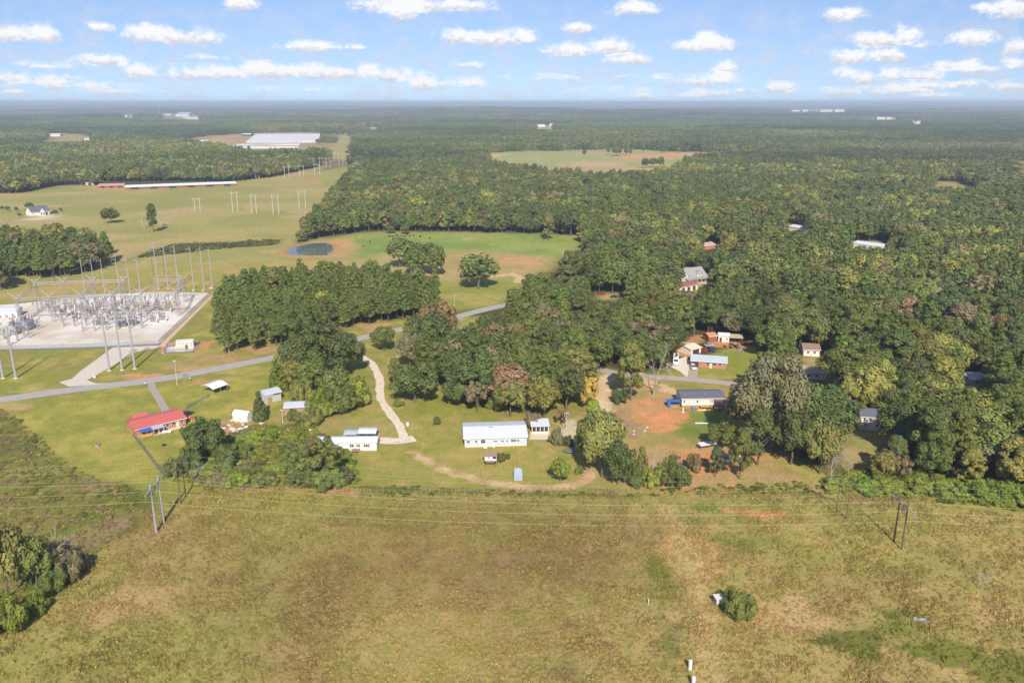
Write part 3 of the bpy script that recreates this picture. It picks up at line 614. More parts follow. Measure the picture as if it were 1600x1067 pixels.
def crown(kind, seed, ncard, size, hw):
    """hw: height / crown radius of the typical tree, to keep clumps round"""
    rng = np.random.default_rng(seed); cl = crown_clumps(kind, rng); wgt = cl[:, 3] ** 2; idx = rng.choice(len(cl), ncard, p=wgt / wgt.sum())
    d = rng.normal(size=(ncard, 3)); d[:, 2] = d[:, 2] * (.75 if kind != 'pine' else .45) + .18; d /= np.linalg.norm(d, axis=1)[:, None]
    r = cl[idx, 3] * rng.uniform(.35, 1.08, ncard) ** .6
    c = np.empty((ncard, 3)); c[:, :2] = cl[idx, :2] + d[:, :2] * r[:, None]; c[:, 2] = cl[idx, 2] + d[:, 2] * r / hw
    cv = rng.uniform(.82, 1.18, len(cl))[idx]; hue = rng.normal(0, .035, len(cl))[idx]
    var = np.stack([cv * (1 + hue + rng.normal(0, .05, ncard)), cv * (1 + rng.normal(0, .05, ncard)), cv * (1 - hue)], 1) * rng.uniform(.9, 1.12, (ncard, 1))
    nrm = d + rng.normal(0, .24, (ncard, 3)); nrm[:, 2] += .25
    # work in units of crown radius so that faces stay round, then squash z back
    c2 = c.copy(); c2[:, 2] *= hw
    v, vv = cards(c2, size * rng.uniform(.6, 1.35, ncard), nrm, rng, np.clip(var, .3, 2), .8 if kind != 'pine' else .5)
    v[:, 2] /= hw; v[:, 2] = np.maximum(v[:, 2], 0.004)
    return v, vv, cl
def trunk(kind, seed, cl, hw):
    rng = np.random.default_rng(seed + 99); m = MB(); S = lambda p: (p[0], p[1], p[2])
    top = {'pine': .93, 'cedar': .8, 'tall': .8, 'broad': .62, 'open': .66, 'bush': .5}[kind]; r0 = {'pine': .055, 'cedar': .06, 'tall': .07, 'broad': .065, 'open': .05, 'bush': .05}[kind]
    pts = [(0, 0, -.02)]; k = 5
    for i in range(1, k + 1): pts.append((rng.normal(0, .03), rng.normal(0, .03), top * i / k))
    for i in range(k):
        a, b_ = Vector((pts[i][0], pts[i][1], pts[i][2] * hw)), Vector((pts[i + 1][0], pts[i + 1][1], pts[i + 1][2] * hw))
        m.tube(a, b_, r0 * (1.25 if i == 0 else 1) * (1 - .75 * i / k), r0 * (1 - .75 * (i + 1) / k), 6, False)
    order = rng.permutation(len(cl))[:{'pine': 10, 'cedar': 4, 'bush': 7}.get(kind, 13)]
    for j in order:
        c = cl[j]; zb = max(.12 if kind == 'bush' else .25, min(c[2] - (.05 if kind == 'pine' else .22), top * .95)); q = pts[min(k, int(zb / top * k))]
        a = Vector((q[0], q[1], zb * hw)); e = Vector((c[0], c[1], c[2] * hw)); mid = (a + e) / 2 + Vector((0, 0, -.06 * hw * .3))
        m.tube(a, mid, r0 * .42, r0 * .28, 5, False); m.tube(mid, e, r0 * .28, r0 * .1, 5, False)
    m.v = [(x, y, z / hw) for x, y, z in m.v]; return m
def bare_tree(seed, hw, levels=3):
    rng = np.random.default_rng(seed); m = MB()
    def grow(a, d, L, r, lv):
        p = a; n = 3
        for i in range(n):
            d = (d + Vector(rng.normal(0, .13, 3))).normalized(); q = p + d * (L / n); m.tube(p, q, r * (1 - .25 * i), r * (1 - .25 * (i + 1)), 5 if lv > 1 else 4, False); p = q
            if lv > 0:
                for s in range(2 if i else 1):
                    e = (d * .75 + Vector(rng.normal(0, .55, 3)) + Vector((0, 0, .25))).normalized(); grow(p, e, L * rng.uniform(.45, .68), r * .48, lv - 1)
    grow(Vector((0, 0, -.03 * hw)), Vector((0, 0, 1)), hw * .62, .085, levels)
    top = max(v[2] for v in m.v); m.v = [(x * .9, y * .9, z / top) for x, y, z in m.v]; return m

HW = {'broad': 2.3, 'tall': 3.2, 'open': 2.4, 'pine': 4.0, 'cedar': 3.0, 'bush': 1.3}
PROTO = {}                                   # full-detail meshes for the trees that are objects of their own
for kind, nv, nc, sz in (('broad', 4, 7600, .064), ('tall', 3, 6600, .07), ('open', 2, 4200, .058), ('pine', 3, 6000, .082), ('cedar', 2, 5200, .078), ('bush', 3, 6800, .055)):
    PROTO[kind] = []
    for i in range(nv):
        sd = 1000 + 37 * i + len(kind) * 7; v, vv, cl = crown(kind, sd, nc, sz, HW[kind])
        PROTO[kind].append((card_mesh('crown_' + kind, v, vv), trunk(kind, sd, cl, HW[kind]).mesh('trunk_' + kind, BARK)))
PROTO_FAR = {}                               # the same trees with fewer, larger leaf clumps, for those farther off
for kind, nv, nc, sz in (('broad', 4, 2600, .10), ('tall', 3, 2300, .105), ('open', 2, 1700, .085), ('pine', 3, 2200, .12), ('cedar', 1, 1500, .12), ('bush', 2, 1300, .12)):
    PROTO_FAR[kind] = []
    for i in range(nv):
        sd = 1000 + 37 * i + len(kind) * 7; v, vv, cl = crown(kind, sd, nc, sz, HW[kind]); PROTO_FAR[kind].append((card_mesh('crown_far_' + kind, v, vv), PROTO[kind][i][1]))
sd = 1500; v, vv, cl = crown('broad', sd, 17000, .042, HW['broad']); PROTO_BIG = [(card_mesh('crown_big', v, vv), trunk('broad', sd, cl, HW['broad']).mesh('trunk_big', BARK))]
PROTO['dead'] = [(bare_tree(s, 3.0).mesh('dead_wood', BARK_PALE),) for s in (5, 12, 21)]

# lighter versions for the mass of the woods
MASS = bpy.data.collections.new('mass_prototypes'); MASS_I = {}
def add_mass(kind, me):
    i = len(MASS.objects); o = bpy.data.objects.new('mass_%03d' % i, me); MASS.objects.link(o); MASS_I.setdefault(kind, []).append(i)
for kind, nv, nc, sz in (('broad', 4, 2200, .115), ('tall', 3, 2000, .115), ('open', 2, 1300, .10), ('pine', 3, 1800, .13), ('cedar', 1, 900, .17), ('bush', 3, 900, .15)):
    for i in range(nv):
        sd = 3000 + 41 * i + len(kind) * 5; v, vv, cl = crown(kind, sd, nc, sz, HW[kind]); add_mass(kind, card_mesh('m_' + kind, v, vv, (LEAF, BARK), trunk(kind, sd, cl, HW[kind])))
add_mass('dead', bare_tree(31, 3.0, 2).mesh('m_dead', BARK_PALE))
def patch(seed, pine=False):
    """about thirty tree tops of a far wood on 40 x 40 m, in metres"""
    rng = np.random.default_rng(seed); V = []; C = []
    for i in range(6):
        for j in range(6):
            x, y = (i - 2.5) * 7 + rng.normal(0, 1.8), (j - 2.5) * 7 + rng.normal(0, 1.8); h = rng.uniform(10, 20); r = rng.uniform(3.0, 5.4) * (.75 if pine else 1); n = 46
            d = rng.normal(size=(n, 3)); d[:, 2] = np.abs(d[:, 2]) * .9 - .25; d /= np.linalg.norm(d, axis=1)[:, None]
            c = d * np.array([r, r, r * (1.9 if pine else 1.15)]) * rng.uniform(.75, 1.05, (n, 1)); c[:, 0] += x; c[:, 1] += y; c[:, 2] += h - r
            t = rng.uniform(.6, 1.3) * np.array([1 + rng.normal(0, .09), 1, 1 + rng.normal(0, .08)]); v, vv = cards(c, rng.uniform(.8, 1.5, n), d + rng.normal(0, .35, (n, 3)), rng, np.tile(t, (n, 1)) * rng.uniform(.8, 1.2, (n, 1)), .8); V.append(v); C.append(vv)
            # side skirt so that the wood's edge reads down to the ground
            n2 = 16; a = rng.uniform(0, 6.283, n2); c = np.stack([x + np.cos(a) * r * .7, y + np.sin(a) * r * .7, rng.uniform(1, h * .6, n2)], 1); v, vv = cards(c, rng.uniform(1.2, 2.0, n2), np.stack([np.cos(a), np.sin(a), .3 + 0 * a], 1), rng, np.tile(t * .9, (n2, 1)), 1.0); V.append(v); C.append(vv)
    return card_mesh('patch', np.vstack(V), np.clip(np.vstack(C), .3, 2))
for s in range(4): add_mass('patch', patch(50 + s))
add_mass('pinepatch', patch(77, True))

def tuft(seed, n, spread, h):
    rng = np.random.default_rng(seed); a = rng.uniform(0, 6.283, n); r = rng.uniform(0, spread, n) ** .8; c = np.stack([np.cos(a) * r, np.sin(a) * r, rng.uniform(.1, 1, n) * h], 1)
    nr = np.stack([np.cos(a), np.sin(a), rng.uniform(.2, 1.2, n)], 1); v, vv = cards(c, rng.uniform(.06, .16, n), nr, rng, np.clip(rng.normal(1, .2, (n, 1)) * np.ones((1, 3)), .4, 1.7), .6); v[:, 2] = np.maximum(v[:, 2], 0.0); return card_mesh('tuft', v, vv)
for s in range(3): add_mass('tuft', tuft(90 + s, 46, .55, .42))

# positions --------------------------------------------------------
TREES = []    # dicts: x y z h r kind tint label-class
TINT = {'dark': srgb(96, 106, 56), 'mid': srgb(110, 118, 58), 'olive': srgb(128, 128, 66), 'yellow': srgb(148, 146, 72), 'rust': srgb(136, 118, 82), 'gray': srgb(128, 122, 84), 'pine': srgb(105, 115, 55), 'gold': srgb(170, 148, 72), 'lime': srgb(158, 162, 62), 'bright': srgb(130, 142, 58)}
TINT = {k_: tuple(np.array(v_) * np.array([1.22, 1.20, 1.28])) for k_, v_ in TINT.items()}
def jit(c, rng=RNG, s=.10): k = 1 + rng.normal(0, s); return np.clip(np.array(c) * k * (1 + rng.normal(0, .05, 3)), .005, .6)
def T_(kind, bx, by, ty, w, tint, note=None, h=None, r=None):
    """a tree picked out in the photo: base pixel, row of its top, crown width in pixels"""
    b = P(bx, by); hh = h or max(.6, height_at(bx, by, ty)); rr = r or max(.3, w * m_per_px(bx, by) / 2)
    TREES.append(dict(x=b[0], y=b[1], z=b[2], h=hh, r=rr, kind=kind, tint=TINT[tint], tn=tint, note=note, hand=True))
# left and centre
T_('broad', 505, 590, 499, 100, 'dark', 'huge spreading'); T_('broad', 470, 585, 520, 60, 'dark'); T_('broad', 545, 585, 520, 56, 'dark'); T_('cedar', 436, 610, 556, 36, 'bright', 'conical'); T_('tall', 463, 606, 562, 34, 'olive'); T_('broad', 490, 618, 560, 54, 'mid')
T_('broad', 525, 628, 575, 52, 'mid'); T_('bush', 556, 630, 583, 52, 'bright'); T_('bush', 500, 640, 605, 46, 'bright'); T_('bush', 535, 642, 600, 60, 'mid'); T_('bush', 470, 628, 590, 36, 'olive'); T_('cedar', 407, 656, 611, 26, 'dark', 'narrow conical')
T_('bush', 486, 664, 632, 40, 'olive'); T_('bush', 460, 655, 638, 26, 'mid'); T_('bush', 507, 650, 624, 40, 'bright')
T_('broad', 318, 722, 654, 62, 'dark', 'round'); T_('bush', 355, 728, 690, 52, 'dark'); T_('bush', 298, 735, 694, 40, 'dark'); T_('bush', 274, 745, 714, 34, 'mid'); T_('bush', 382, 718, 692, 30, 'mid'); T_('dead', 302, 757, 726, 26, 'gray')
T_('open', 500, 757, 680, 76, 'mid', 'wide spreading'); T_('bush', 472, 760, 712, 44, 'dark'); T_('bush', 540, 756, 726, 30, 'dark'); T_('bush', 512, 759, 722, 56, 'mid'); T_('bush', 340, 758, 738, 36, 'gray'); T_('bush', 372, 757, 738, 40, 'bright')
T_('bush', 395, 690, 673, 40, 'bright'); T_('bush', 430, 684, 668, 40, 'bright'); T_('bush', 460, 690, 672, 40, 'bright'); T_('bush', 415, 715, 697, 44, 'bright'); T_('bush', 445, 712, 694, 44, 'mid'); T_('bush', 400, 740, 722, 44, 'mid'); T_('bush', 435, 742, 722, 46, 'bright'); T_('bush', 416, 758, 738, 44, 'olive'); T_('bush', 460, 736, 714, 40, 'bright')
T_('broad', 648, 629, 570, 70, 'dark', 'rounded'); T_('tall', 618, 600, 562, 26, 'olive'); T_('bush', 683, 663, 648, 12, 'dark', 'tiny round'); T_('broad', 600, 548, 508, 34, 'mid'); T_('bush', 590, 532, 515, 26, 'mid'); T_('bush', 622, 634, 622, 18, 'bright')
T_('broad', 712, 615, 545, 60, 'dark'); T_('open', 745, 645, 592, 40, 'gray', 'dusty grey'); T_('broad', 798, 650, 590, 48, 'olive', 'dusty olive'); T_('broad', 850, 652, 590, 54, 'olive'); T_('broad', 822, 640, 580, 44, 'olive'); T_('broad', 885, 640, 565, 54, 'dark'); T_('dead', 768, 606, 545, 36, 'gray', 'tall bare'); T_('dead', 720, 535, 496, 34, 'gray', 'pale bare'); T_('bush', 775, 640, 615, 30, 'olive'); T_('bush', 832, 668, 640, 26, 'gray')
T_('broad', 683, 545, 468, 56, 'rust', 'russet brown'); T_('dead', 747, 545, 512, 22, 'gray'); T_('broad', 640, 575, 520, 40, 'gray'); T_('broad', 700, 590, 530, 46, 'gray'); T_('broad', 870, 476, 448, 34, 'lime', 'lime green'); T_('broad', 825, 530, 488, 36, 'gold', 'golden'); T_('broad', 920, 640, 588, 30, 'gold', 'golden'); T_('broad', 925, 612, 578, 20, 'gold', 'small golden')
# around the long house and the right-hand trees
T_('broad', 875, 753, 717, 30, 'bright', 'round'); T_('bush', 783, 722, 705, 14, 'dark', 'small'); T_('bush', 793, 717, 708, 9, 'dark', 'small'); T_('bush', 886, 696, 680, 20, 'dark'); T_('bush', 868, 694, 666, 22, 'gray'); T_('open', 878, 664, 634, 22, 'rust'); T_('bush', 905, 740, 726, 14, 'olive')
T_('broad', 940, 745, 640, 66, 'olive', 'tall ragged'); T_('tall', 915, 722, 650, 40, 'olive'); T_('broad', 965, 756, 690, 50, 'dark'); T_('bush', 985, 756, 715, 44, 'dark'); T_('tall', 925, 690, 628, 34, 'bright'); T_('dead', 1020, 756, 700, 22, 'gray', 'thin bare'); T_('bush', 1048, 758, 712, 50, 'dark'); T_('bush', 1020, 758, 728, 36, 'bright'); T_('tall', 1002, 752, 700, 20, 'olive')
T_('tall', 985, 625, 535, 48, 'mid', 'tall leaning'); T_('dead', 1020, 618, 528, 40, 'gray', 'tall bare'); T_('open', 1020, 617, 570, 24, 'olive'); T_('bush', 968, 628, 606, 26, 'dark')
T_('broad', 1205, 700, 545, 105, 'gray', 'giant dusty'); T_('broad', 1165, 690, 600, 60, 'gray'); T_('broad', 1250, 700, 590, 70, 'dark'); T_('tall', 1118, 745, 700, 26, 'dark'); T_('tall', 1155, 748, 672, 40, 'mid'); T_('broad', 1125, 700, 660, 44, 'mid'); T_('tall', 1183, 726, 640, 50, 'dark'); T_('bush', 1085, 735, 706, 26, 'rust', 'rusty brown'); T_('broad', 1235, 725, 640, 60, 'dark'); T_('broad', 1280, 740, 660, 60, 'olive')
T_('dead', 1300, 748, 690, 30, 'gray'); T_('dead', 1325, 740, 700, 26, 'gray'); T_('broad', 1378, 752, 706, 46, 'olive'); T_('open', 1404, 756, 712, 40, 'rust'); T_('bush', 1430, 766, 735, 60, 'bright'); T_('bush', 1390, 766, 742, 60, 'bright'); T_('bush', 1350, 766, 745, 50, 'bright'); T_('bush', 1480, 770, 745, 50, 'bright'); T_('bush', 1530, 778, 748, 56, 'bright'); T_('bush', 1585, 785, 750, 56, 'bright'); T_('bush', 1310, 760, 742, 40, 'bright')
# foreground
T_('bush', 1153, 962, 916, 52, 'mid', 'round leafy'); T_('dead', 1528, 917, 884, 22, 'gray', 'small leafless'); T_('broad', 15, 935, 812, 70, 'olive', 'sunlit'); T_('broad', 60, 922, 838, 60, 'mid'); T_('dead', 92, 905, 832, 50, 'gray', 'tangled bare'); T_('bush', 105, 905, 850, 56, 'gray'); T_('bush', 85, 920, 880, 46, 'mid'); T_('bush', 20, 985, 925, 60, 'bright'); T_('bush', 55, 955, 920, 40, 'bright'); T_('broad', -30, 960, 830, 80, 'mid'); T_('bush', -15, 990, 950, 40, 'bright'); T_('bush', 122, 890, 858, 40, 'gray')
# pasture trees
T_('broad', 625, 418, 370, 46, 'mid', 'broad'); T_('broad', 660, 428, 378, 40, 'dark'); T_('broad', 682, 432, 384, 30, 'dark'); T_('broad', 648, 430, 390, 36, 'mid'); T_('broad', 748, 451, 397, 60, 'mid', 'massive rounded'); T_('tall', 857, 375, 336, 22, 'olive', 'lone slender'); T_('broad', 610, 365, 352, 16, 'dark'); T_('broad', 633, 366, 350, 14, 'dark'); T_('broad', 173, 349, 325, 26, 'mid', 'lone rounded'); T_('tall', 240, 363, 320, 18, 'dark', 'ivy covered'); T_('dead', 226, 357, 333, 26, 'gray', 'leafless'); T_('dead', 252, 355, 325, 24, 'gray', 'leafless')
for (x, y, t, w) in ((4, 329, 322, 6), (12, 330, 322, 8), (26, 331, 323, 6), (46, 328, 316, 14), (31, 338, 333, 6), (86, 336, 328, 9), (95, 330, 325, 5), (62, 289, 272, 26)): T_('broad', x, y, t, w, 'dark', 'small')
for (x, y, t, w) in ((913, 244, 233, 6), (950, 243, 228, 6), (964, 244, 228, 16), (978, 243, 231, 7), (1005, 239, 229, 6), (1035, 240, 230, 8), (1008, 263, 247, 12), (1020, 262, 246, 14), (1032, 262, 245, 12), (985, 243, 232, 6), (1060, 240, 230, 6), (533, 208, 196, 9), (506, 222, 214, 10), (498, 226, 217, 10)): T_('broad', x, y, t, w, 'dark', 'distant')

PROTECT = [  # rectangles of the photo that nearer trees leave free, with the row of the ground behind them
    (724, 658, 860, 700), (1062, 607, 1134, 642), (1076, 550, 1136, 580), (1045, 540, 1110, 592), (1075, 522, 1165, 550), (1064, 424, 1108, 450), (1253, 540, 1282, 558), (1254, 571, 1292, 594),
    (1342, 644, 1376, 672), (1232, 344, 1257, 358), (1333, 371, 1380, 386), (623, 543, 642, 562), (732, 476, 778, 494), (930, 455, 968, 466), (940, 575, 1165, 606), (1100, 376, 1122, 388), (1515, 588, 1542, 594), (1066, 402, 1076, 430), (560, 520, 606, 532),
    (195, 596, 400, 665), (408, 602, 446, 634), (443, 624, 490, 650), (540, 670, 650, 706), (250, 526, 312, 556), (0, 430, 335, 550), (385, 205, 502, 224), (365, 222, 466, 233), (150, 278, 374, 296), (445, 378, 524, 400), (830, 192, 872, 204), (1232, 170, 1322, 176), (1355, 183, 1408, 188), (1422, 190, 1444, 195), (1462, 284, 1518, 292), (578, 178, 594, 202), (690, 395, 760, 480), (760, 395, 868, 424), (760, 424, 800, 446), (866, 366, 906, 390)]
openp = gpoly(OPEN_MAIN); fars = [gpoly(v) for v in OPEN_FAR.values()]
ISL = {k: gpoly(v) for k, v in {
    'left': [(-500, 470), (0, 456), (60, 441), (130, 429), (174, 412), (166, 398), (110, 391), (0, 386), (-500, 388)],
    'pine': [(304, 532), (330, 556), (400, 549), (450, 538), (555, 513), (600, 507), (668, 493), (716, 474), (700, 458), (640, 452), (560, 446), (470, 444), (400, 450), (340, 474), (318, 500)]}.items()}
EDGE = gpoly([(600, 530), (700, 530), (940, 582), (1040, 590), (1180, 640), (1220, 730), (1340, 760), (1900, 830), (1900, 500), (1000, 430), (780, 470)])
def scatter_grid(x0, x1, y0, y1, step, rng):
    xs = np.arange(x0, x1, step); ys = np.arange(y0, y1, step); X, Y = np.meshgrid(xs, ys); X = X + (np.arange(len(ys)) % 2)[:, None] * step / 2
    return X.ravel() + rng.uniform(-.38, .38, X.size) * step, Y.ravel() + rng.uniform(-.38, .38, X.size) * step
rng = np.random.default_rng(77)
X, Y = scatter_grid(-1150, 1150, 160, 1500, 7.4, rng)
fr = np.abs(X) < Y * .72 + 40; X, Y = X[fr], Y[fr]
X2 = X + 6 * (fbm(X / 14, Y / 14, 81, 2) - .5); Y2 = Y + 6 * (fbm(X / 14, Y / 14, 82, 2) - .5)
op = in_poly(X2, Y2, openp)
for f in fars: op |= in_poly(X2, Y2, f)
keep = ~op
for p_ in ISL.values(): keep |= in_poly(X, Y, p_)
keep &= ~((Y > 1450)); gap = fbm(X / 30, Y / 30, 85, 3); keep &= ~((gap > .70) & (Y > 420) & (rng.uniform(size=X.size) < .85))
dr = seg_dist(X, Y, road_line[::3], False); dl = seg_dist(X, Y, lane_line[::2], False); keep &= (dr > 7) & (dl > 6)
X, Y = X[keep], Y[keep]; Z = terrain(X, Y)
pinezone = in_poly(X, Y, ISL['pine']); pz2 = in_poly(X, Y, gpoly([(800, 545), (1050, 560), (1060, 500), (1000, 470), (880, 470), (800, 500)]))
pn = fbm(X / 130, Y / 130, 61, 3); tn = fbm(X / 45, Y / 45, 63, 3); warm = fbm(X / 220, Y / 220, 67, 2)
hn = fbm(X / 24, Y / 24, 69, 2); u = rng.uniform(size=X.size); u2 = rng.uniform(size=X.size)
for i in range(X.size):
    pp_ = .88 if pinezone[i] and X[i] < -40 else .55 if pinezone[i] else .75 if pz2[i] else .45 if pn[i] > .52 else .16
    kind = 'pine' if u[i] < pp_ else ('tall' if u2[i] < .35 else 'open' if u2[i] < .42 else 'broad')
    if kind == 'pine': t = 'pine'; h = rng.uniform(13.5, 20.5) * (.92 if pinezone[i] else 1.06); r = h / 4.0 * rng.uniform(.85, 1.25)
    else:
        h = rng.uniform(9.5, 20.5) * (.8 + .4 * hn[i]); r = h / (3.0 if kind == 'tall' else 2.2) * rng.uniform(.78, 1.25); w = tn[i] - (.10 if Y[i] < 450 else .05) + rng.normal(0, .13) + (warm[i] - .5) * .25 + .16 * math.exp(-((X[i] - 300) / 130) ** 2 - ((Y[i] - 500) / 160) ** 2)
        t = 'dark' if w < .38 else 'mid' if w < .52 else 'olive' if w < .68 else 'yellow' if w < .86 else 'gold' if rng.uniform() < .15 else 'yellow'
        if rng.uniform() < .03: t = 'rust'
        elif rng.uniform() < .05: t = 'gray'
    if Y[i] < 470 and not pinezone[i] and kind != 'pine':
        if rng.uniform() < .30: continue
        h = max(h, 12) * 1.06; r = r * 1.22
    if rng.uniform() < .008: kind, t = 'dead', 'gray'
    TREES.append(dict(x=X[i], y=Y[i], z=Z[i], h=h, r=r, kind=kind, tint=TINT[t], tn=t, note=None, hand=False))
# keep the sight lines the photograph has
A = np.array([[t['x'], t['y'], t['z'], t['h'], t['r']] for t in TREES]); hand = np.array([t['hand'] for t in TREES])
ux, uy, ud = project(np.c_[A[:, 0], A[:, 1], A[:, 2] + A[:, 3] * .62]); _, ty, _ = project(np.c_[A[:, 0], A[:, 1], A[:, 2] + A[:, 3]]); _, by, _ = project(A[:, :3]); rp = A[:, 4] * FPX / ud
ok = np.ones(len(A), bool)
for (x0, y0, x1, y1) in PROTECT:
    dist = project(P((x0 + x1) / 2, y1 + 1))[2]
    hit = (ux + rp * .85 > x0) & (ux - rp * .85 < x1) & (ty + 2 < y1) & (by > y0) & (ud < dist + 2)
    ok &= ~(hit & ~hand)
    near = (ux > x0 - 3) & (ux < x1 + 3) & (by > y0 + 6) & (by < y1 + 2); ok &= ~(near & ~hand)
# hand-placed trees push random ones aside
HX = A[hand][:, :2]; HR = A[hand][:, 4]
for i in np.where(~hand & (A[:, 1] < 620))[0]:
    if (np.hypot(HX[:, 0] - A[i, 0], HX[:, 1] - A[i, 1]) < HR * .7 + 1.5).any(): ok[i] = False
TREES = [t for t, k in zip(TREES, ok) if k]; A = A[ok]; ux, ty, by, ud, rp = ux[ok], ty[ok], by[ok], ud[ok], rp[ok]
# how much of each crown shows: coarse depth buffer
GWp, GHp = 534, 356; own = np.full((GHp, GWp), -1)
for i in np.argsort(-ud):
    x0, x1 = (ux[i] - rp[i]) / 3, (ux[i] + rp[i]) / 3; hb = TREES[i]['h']; kd = TREES[i]['kind']; yb = ty[i] + (by[i] - ty[i]) * (.8 if kd in ('broad', 'tall', 'open', 'pine') else 1.0); y0, y1 = ty[i] / 3, yb / 3
    xa, xb, ya, yb_ = int(max(0, x0)), int(min(GWp - 1, x1)), int(max(0, y0)), int(min(GHp - 1, y1))
    if xa > xb or ya > yb_: continue
    yy, xx = np.mgrid[ya:yb_ + 1, xa:xb + 1]; e = ((xx - (x0 + x1) / 2) / ((x1 - x0) / 2 + .5)) ** 2 + ((yy - (y0 + y1) / 2) / ((y1 - y0) / 2 + .5)) ** 2 <= 1
    own[ya:yb_ + 1, xa:xb + 1][e] = i
vis = np.bincount(own[own >= 0], minlength=len(TREES))
NAME = {'broad': 'broadleaf_tree', 'tall': 'slender_tree', 'open': 'sparse_tree', 'pine': 'pine_tree', 'cedar': 'cedar_tree', 'bush': 'shrub', 'dead': 'bare_tree'}
LIMIT = {'broad': 210, 'tall': 90, 'open': 20, 'pine': 150, 'cedar': 10, 'bush': 200, 'dead': 40}
WORD = {'dark': 'dark green', 'mid': 'mid green', 'olive': 'olive green', 'yellow': 'yellow green', 'rust': 'russet brown', 'gray': 'dusty grey green', 'pine': 'deep green', 'gold': 'golden yellow', 'lime': 'lime green', 'bright': 'fresh green'}
single = set()
for kd, lim in LIMIT.items():
    c = [i for i in np.argsort(-vis) if TREES[i]['kind'] == kd and (vis[i] >= 6 or (TREES[i]['hand'] and vis[i] > 0))]
    h_ = [i for i in c if TREES[i]['hand']]; o_ = [i for i in c if not TREES[i]['hand']]
    single |= set((h_ + o_)[:lim])
LAND = [(774, 690, 'the long metal roofed house'), (545, 700, 'the white mobile home'), (1000, 650, 'the red clay yard'), (1098, 632, 'the dark roofed white house'), (1105, 574, 'the low brick house'), (1057, 565, 'the white motorhome'), (1268, 556, 'the brown roofed house'), (1272, 592, 'the tan roofed house'), (1358, 671, 'the cream two storey house'), (1528, 603, 'the grey cottage'), (1355, 390, 'the long metal barn'),
        (1244, 362, 'the small metal barn'), (1084, 445, 'the gabled house'), (1110, 390, 'the leafy lane house'), (940, 462, 'the red parked car'), (755, 485, 'the bend of the county road'), (632, 558, 'the tan shed'), (290, 546, 'the equipment cabinets'), (320, 460, 'the substation pad corner'), (30, 490, 'the control building'), (485, 390, 'the farm pond'), (680, 365, 'the grazing cattle'), (470, 382, 'the far pasture corner'), (640, 430, 'the pasture trees'),
        (1450, 770, 'the brushy edge of the pasture'), (1320, 808, 'the farther wooden pylon'), (1140, 530, 'the open pole shed'), (900, 370, 'the green end of the pasture'), (1000, 270, 'the far clearing'), (420, 546, 'the roadside verge'), (590, 505, 'the straight of the county road'), (425, 628, 'the grey boarded shed'), (464, 645, 'the tin shed'), (255, 665, 'the red roofed house'), (375, 655, 'the white barn shed'), (766, 725, 'the playhouse'), (115, 730, 'the mown lawn'), (1120, 700, 'the tin lean-to'), (250, 820, 'the steel pylon')]
LXY = np.array([P(a_, b_)[:2] for a_, b_, _ in LAND])
def near_to(t): return LAND[int(np.argmin(np.hypot(LXY[:, 0] - t['x'], LXY[:, 1] - t['y'])))][2]
def where(t):
    px, py, _ = project(np.array([t['x'], t['y'], t['z']])); n = near_to(t)
    if in_poly(np.array([t['x']]), np.array([t['y']]), ISL['pine'])[0]: return 'in the pine stand near ' + n
    if in_poly(np.array([t['x']]), np.array([t['y']]), ISL['left'])[0]: return 'in the wood near ' + n
    if t['y'] > 640: return 'in the far woods near ' + n
    if t['y'] > 480: return 'in the middle woods near ' + n
    if px > 1180: return 'in the dense wood near ' + n
    if px > 600 and py < 660: return 'in the grove near ' + n
    if px < 160 and py > 700: return 'on the scrubby bank'
    if px < 460 and py > 640: return 'in the thicket near ' + n
    return 'near ' + n
ex_hint = [(505, 590, 'beside the county road by the grey sheds'), (436, 610, 'at the foot of the huge roadside oak'), (407, 656, 'against the grey shed'), (325, 725, 'behind the yard of the red roofed house'), (500, 757, 'overhanging the white mobile home'), (648, 629, 'beside the winding gravel driveway'),
           (683, 663, 'alone on the lawn left of the long house'), (745, 645, 'behind the long metal roofed house'), (798, 650, 'behind the long metal roofed house'), (768, 606, 'rising out of the grove behind the long house'), (720, 535, 'beside the russet tree near the county road'), (683, 545, 'near the county road'),
           (870, 476, 'above the dark pines by the red car'), (825, 530, 'at the edge of the pines'), (920, 640, 'by the dirt turnout'), (925, 612, 'by the lane'), (875, 753, 'inside the bend of the dirt track'), (783, 722, 'next to the playhouse'), (793, 717, 'next to the playhouse shrub'), (940, 745, 'beside the clearing with red clay'),
           (1020, 756, 'at the pasture edge'), (985, 625, 'between the lane and the clay yard'), (1020, 618, 'between the lane and the clay yard'), (1205, 700, 'overhanging the lane end by the dark roofed house'), (1085, 735, 'beside the junk piles'), (1153, 962, 'beside the white tank in the pasture'), (1528, 917, 'alone in the pasture'),
           (15, 935, 'on the scrubby bank'), (92, 905, 'on the scrubby bank'), (625, 418, 'in the cattle pasture'), (748, 451, 'standing alone in the pasture'), (857, 375, 'in the bright green pasture'), (173, 349, 'in the far left pasture'), (240, 363, 'in the far left pasture'), (226, 357, 'beside the ivy covered tree'), (252, 355, 'behind the ivy covered tree')]
hints = {}
for (hx, hy, s_) in ex_hint:
    b = P(hx, hy); hints[(round(b[0], 2), round(b[1], 2))] = s_
CATW = {'broad': 'broadleaf tree', 'tall': 'slender tree', 'open': 'sparse tree', 'pine': 'pine tree', 'cedar': 'cedar', 'bush': 'shrub', 'dead': 'bare tree'}
mass = []
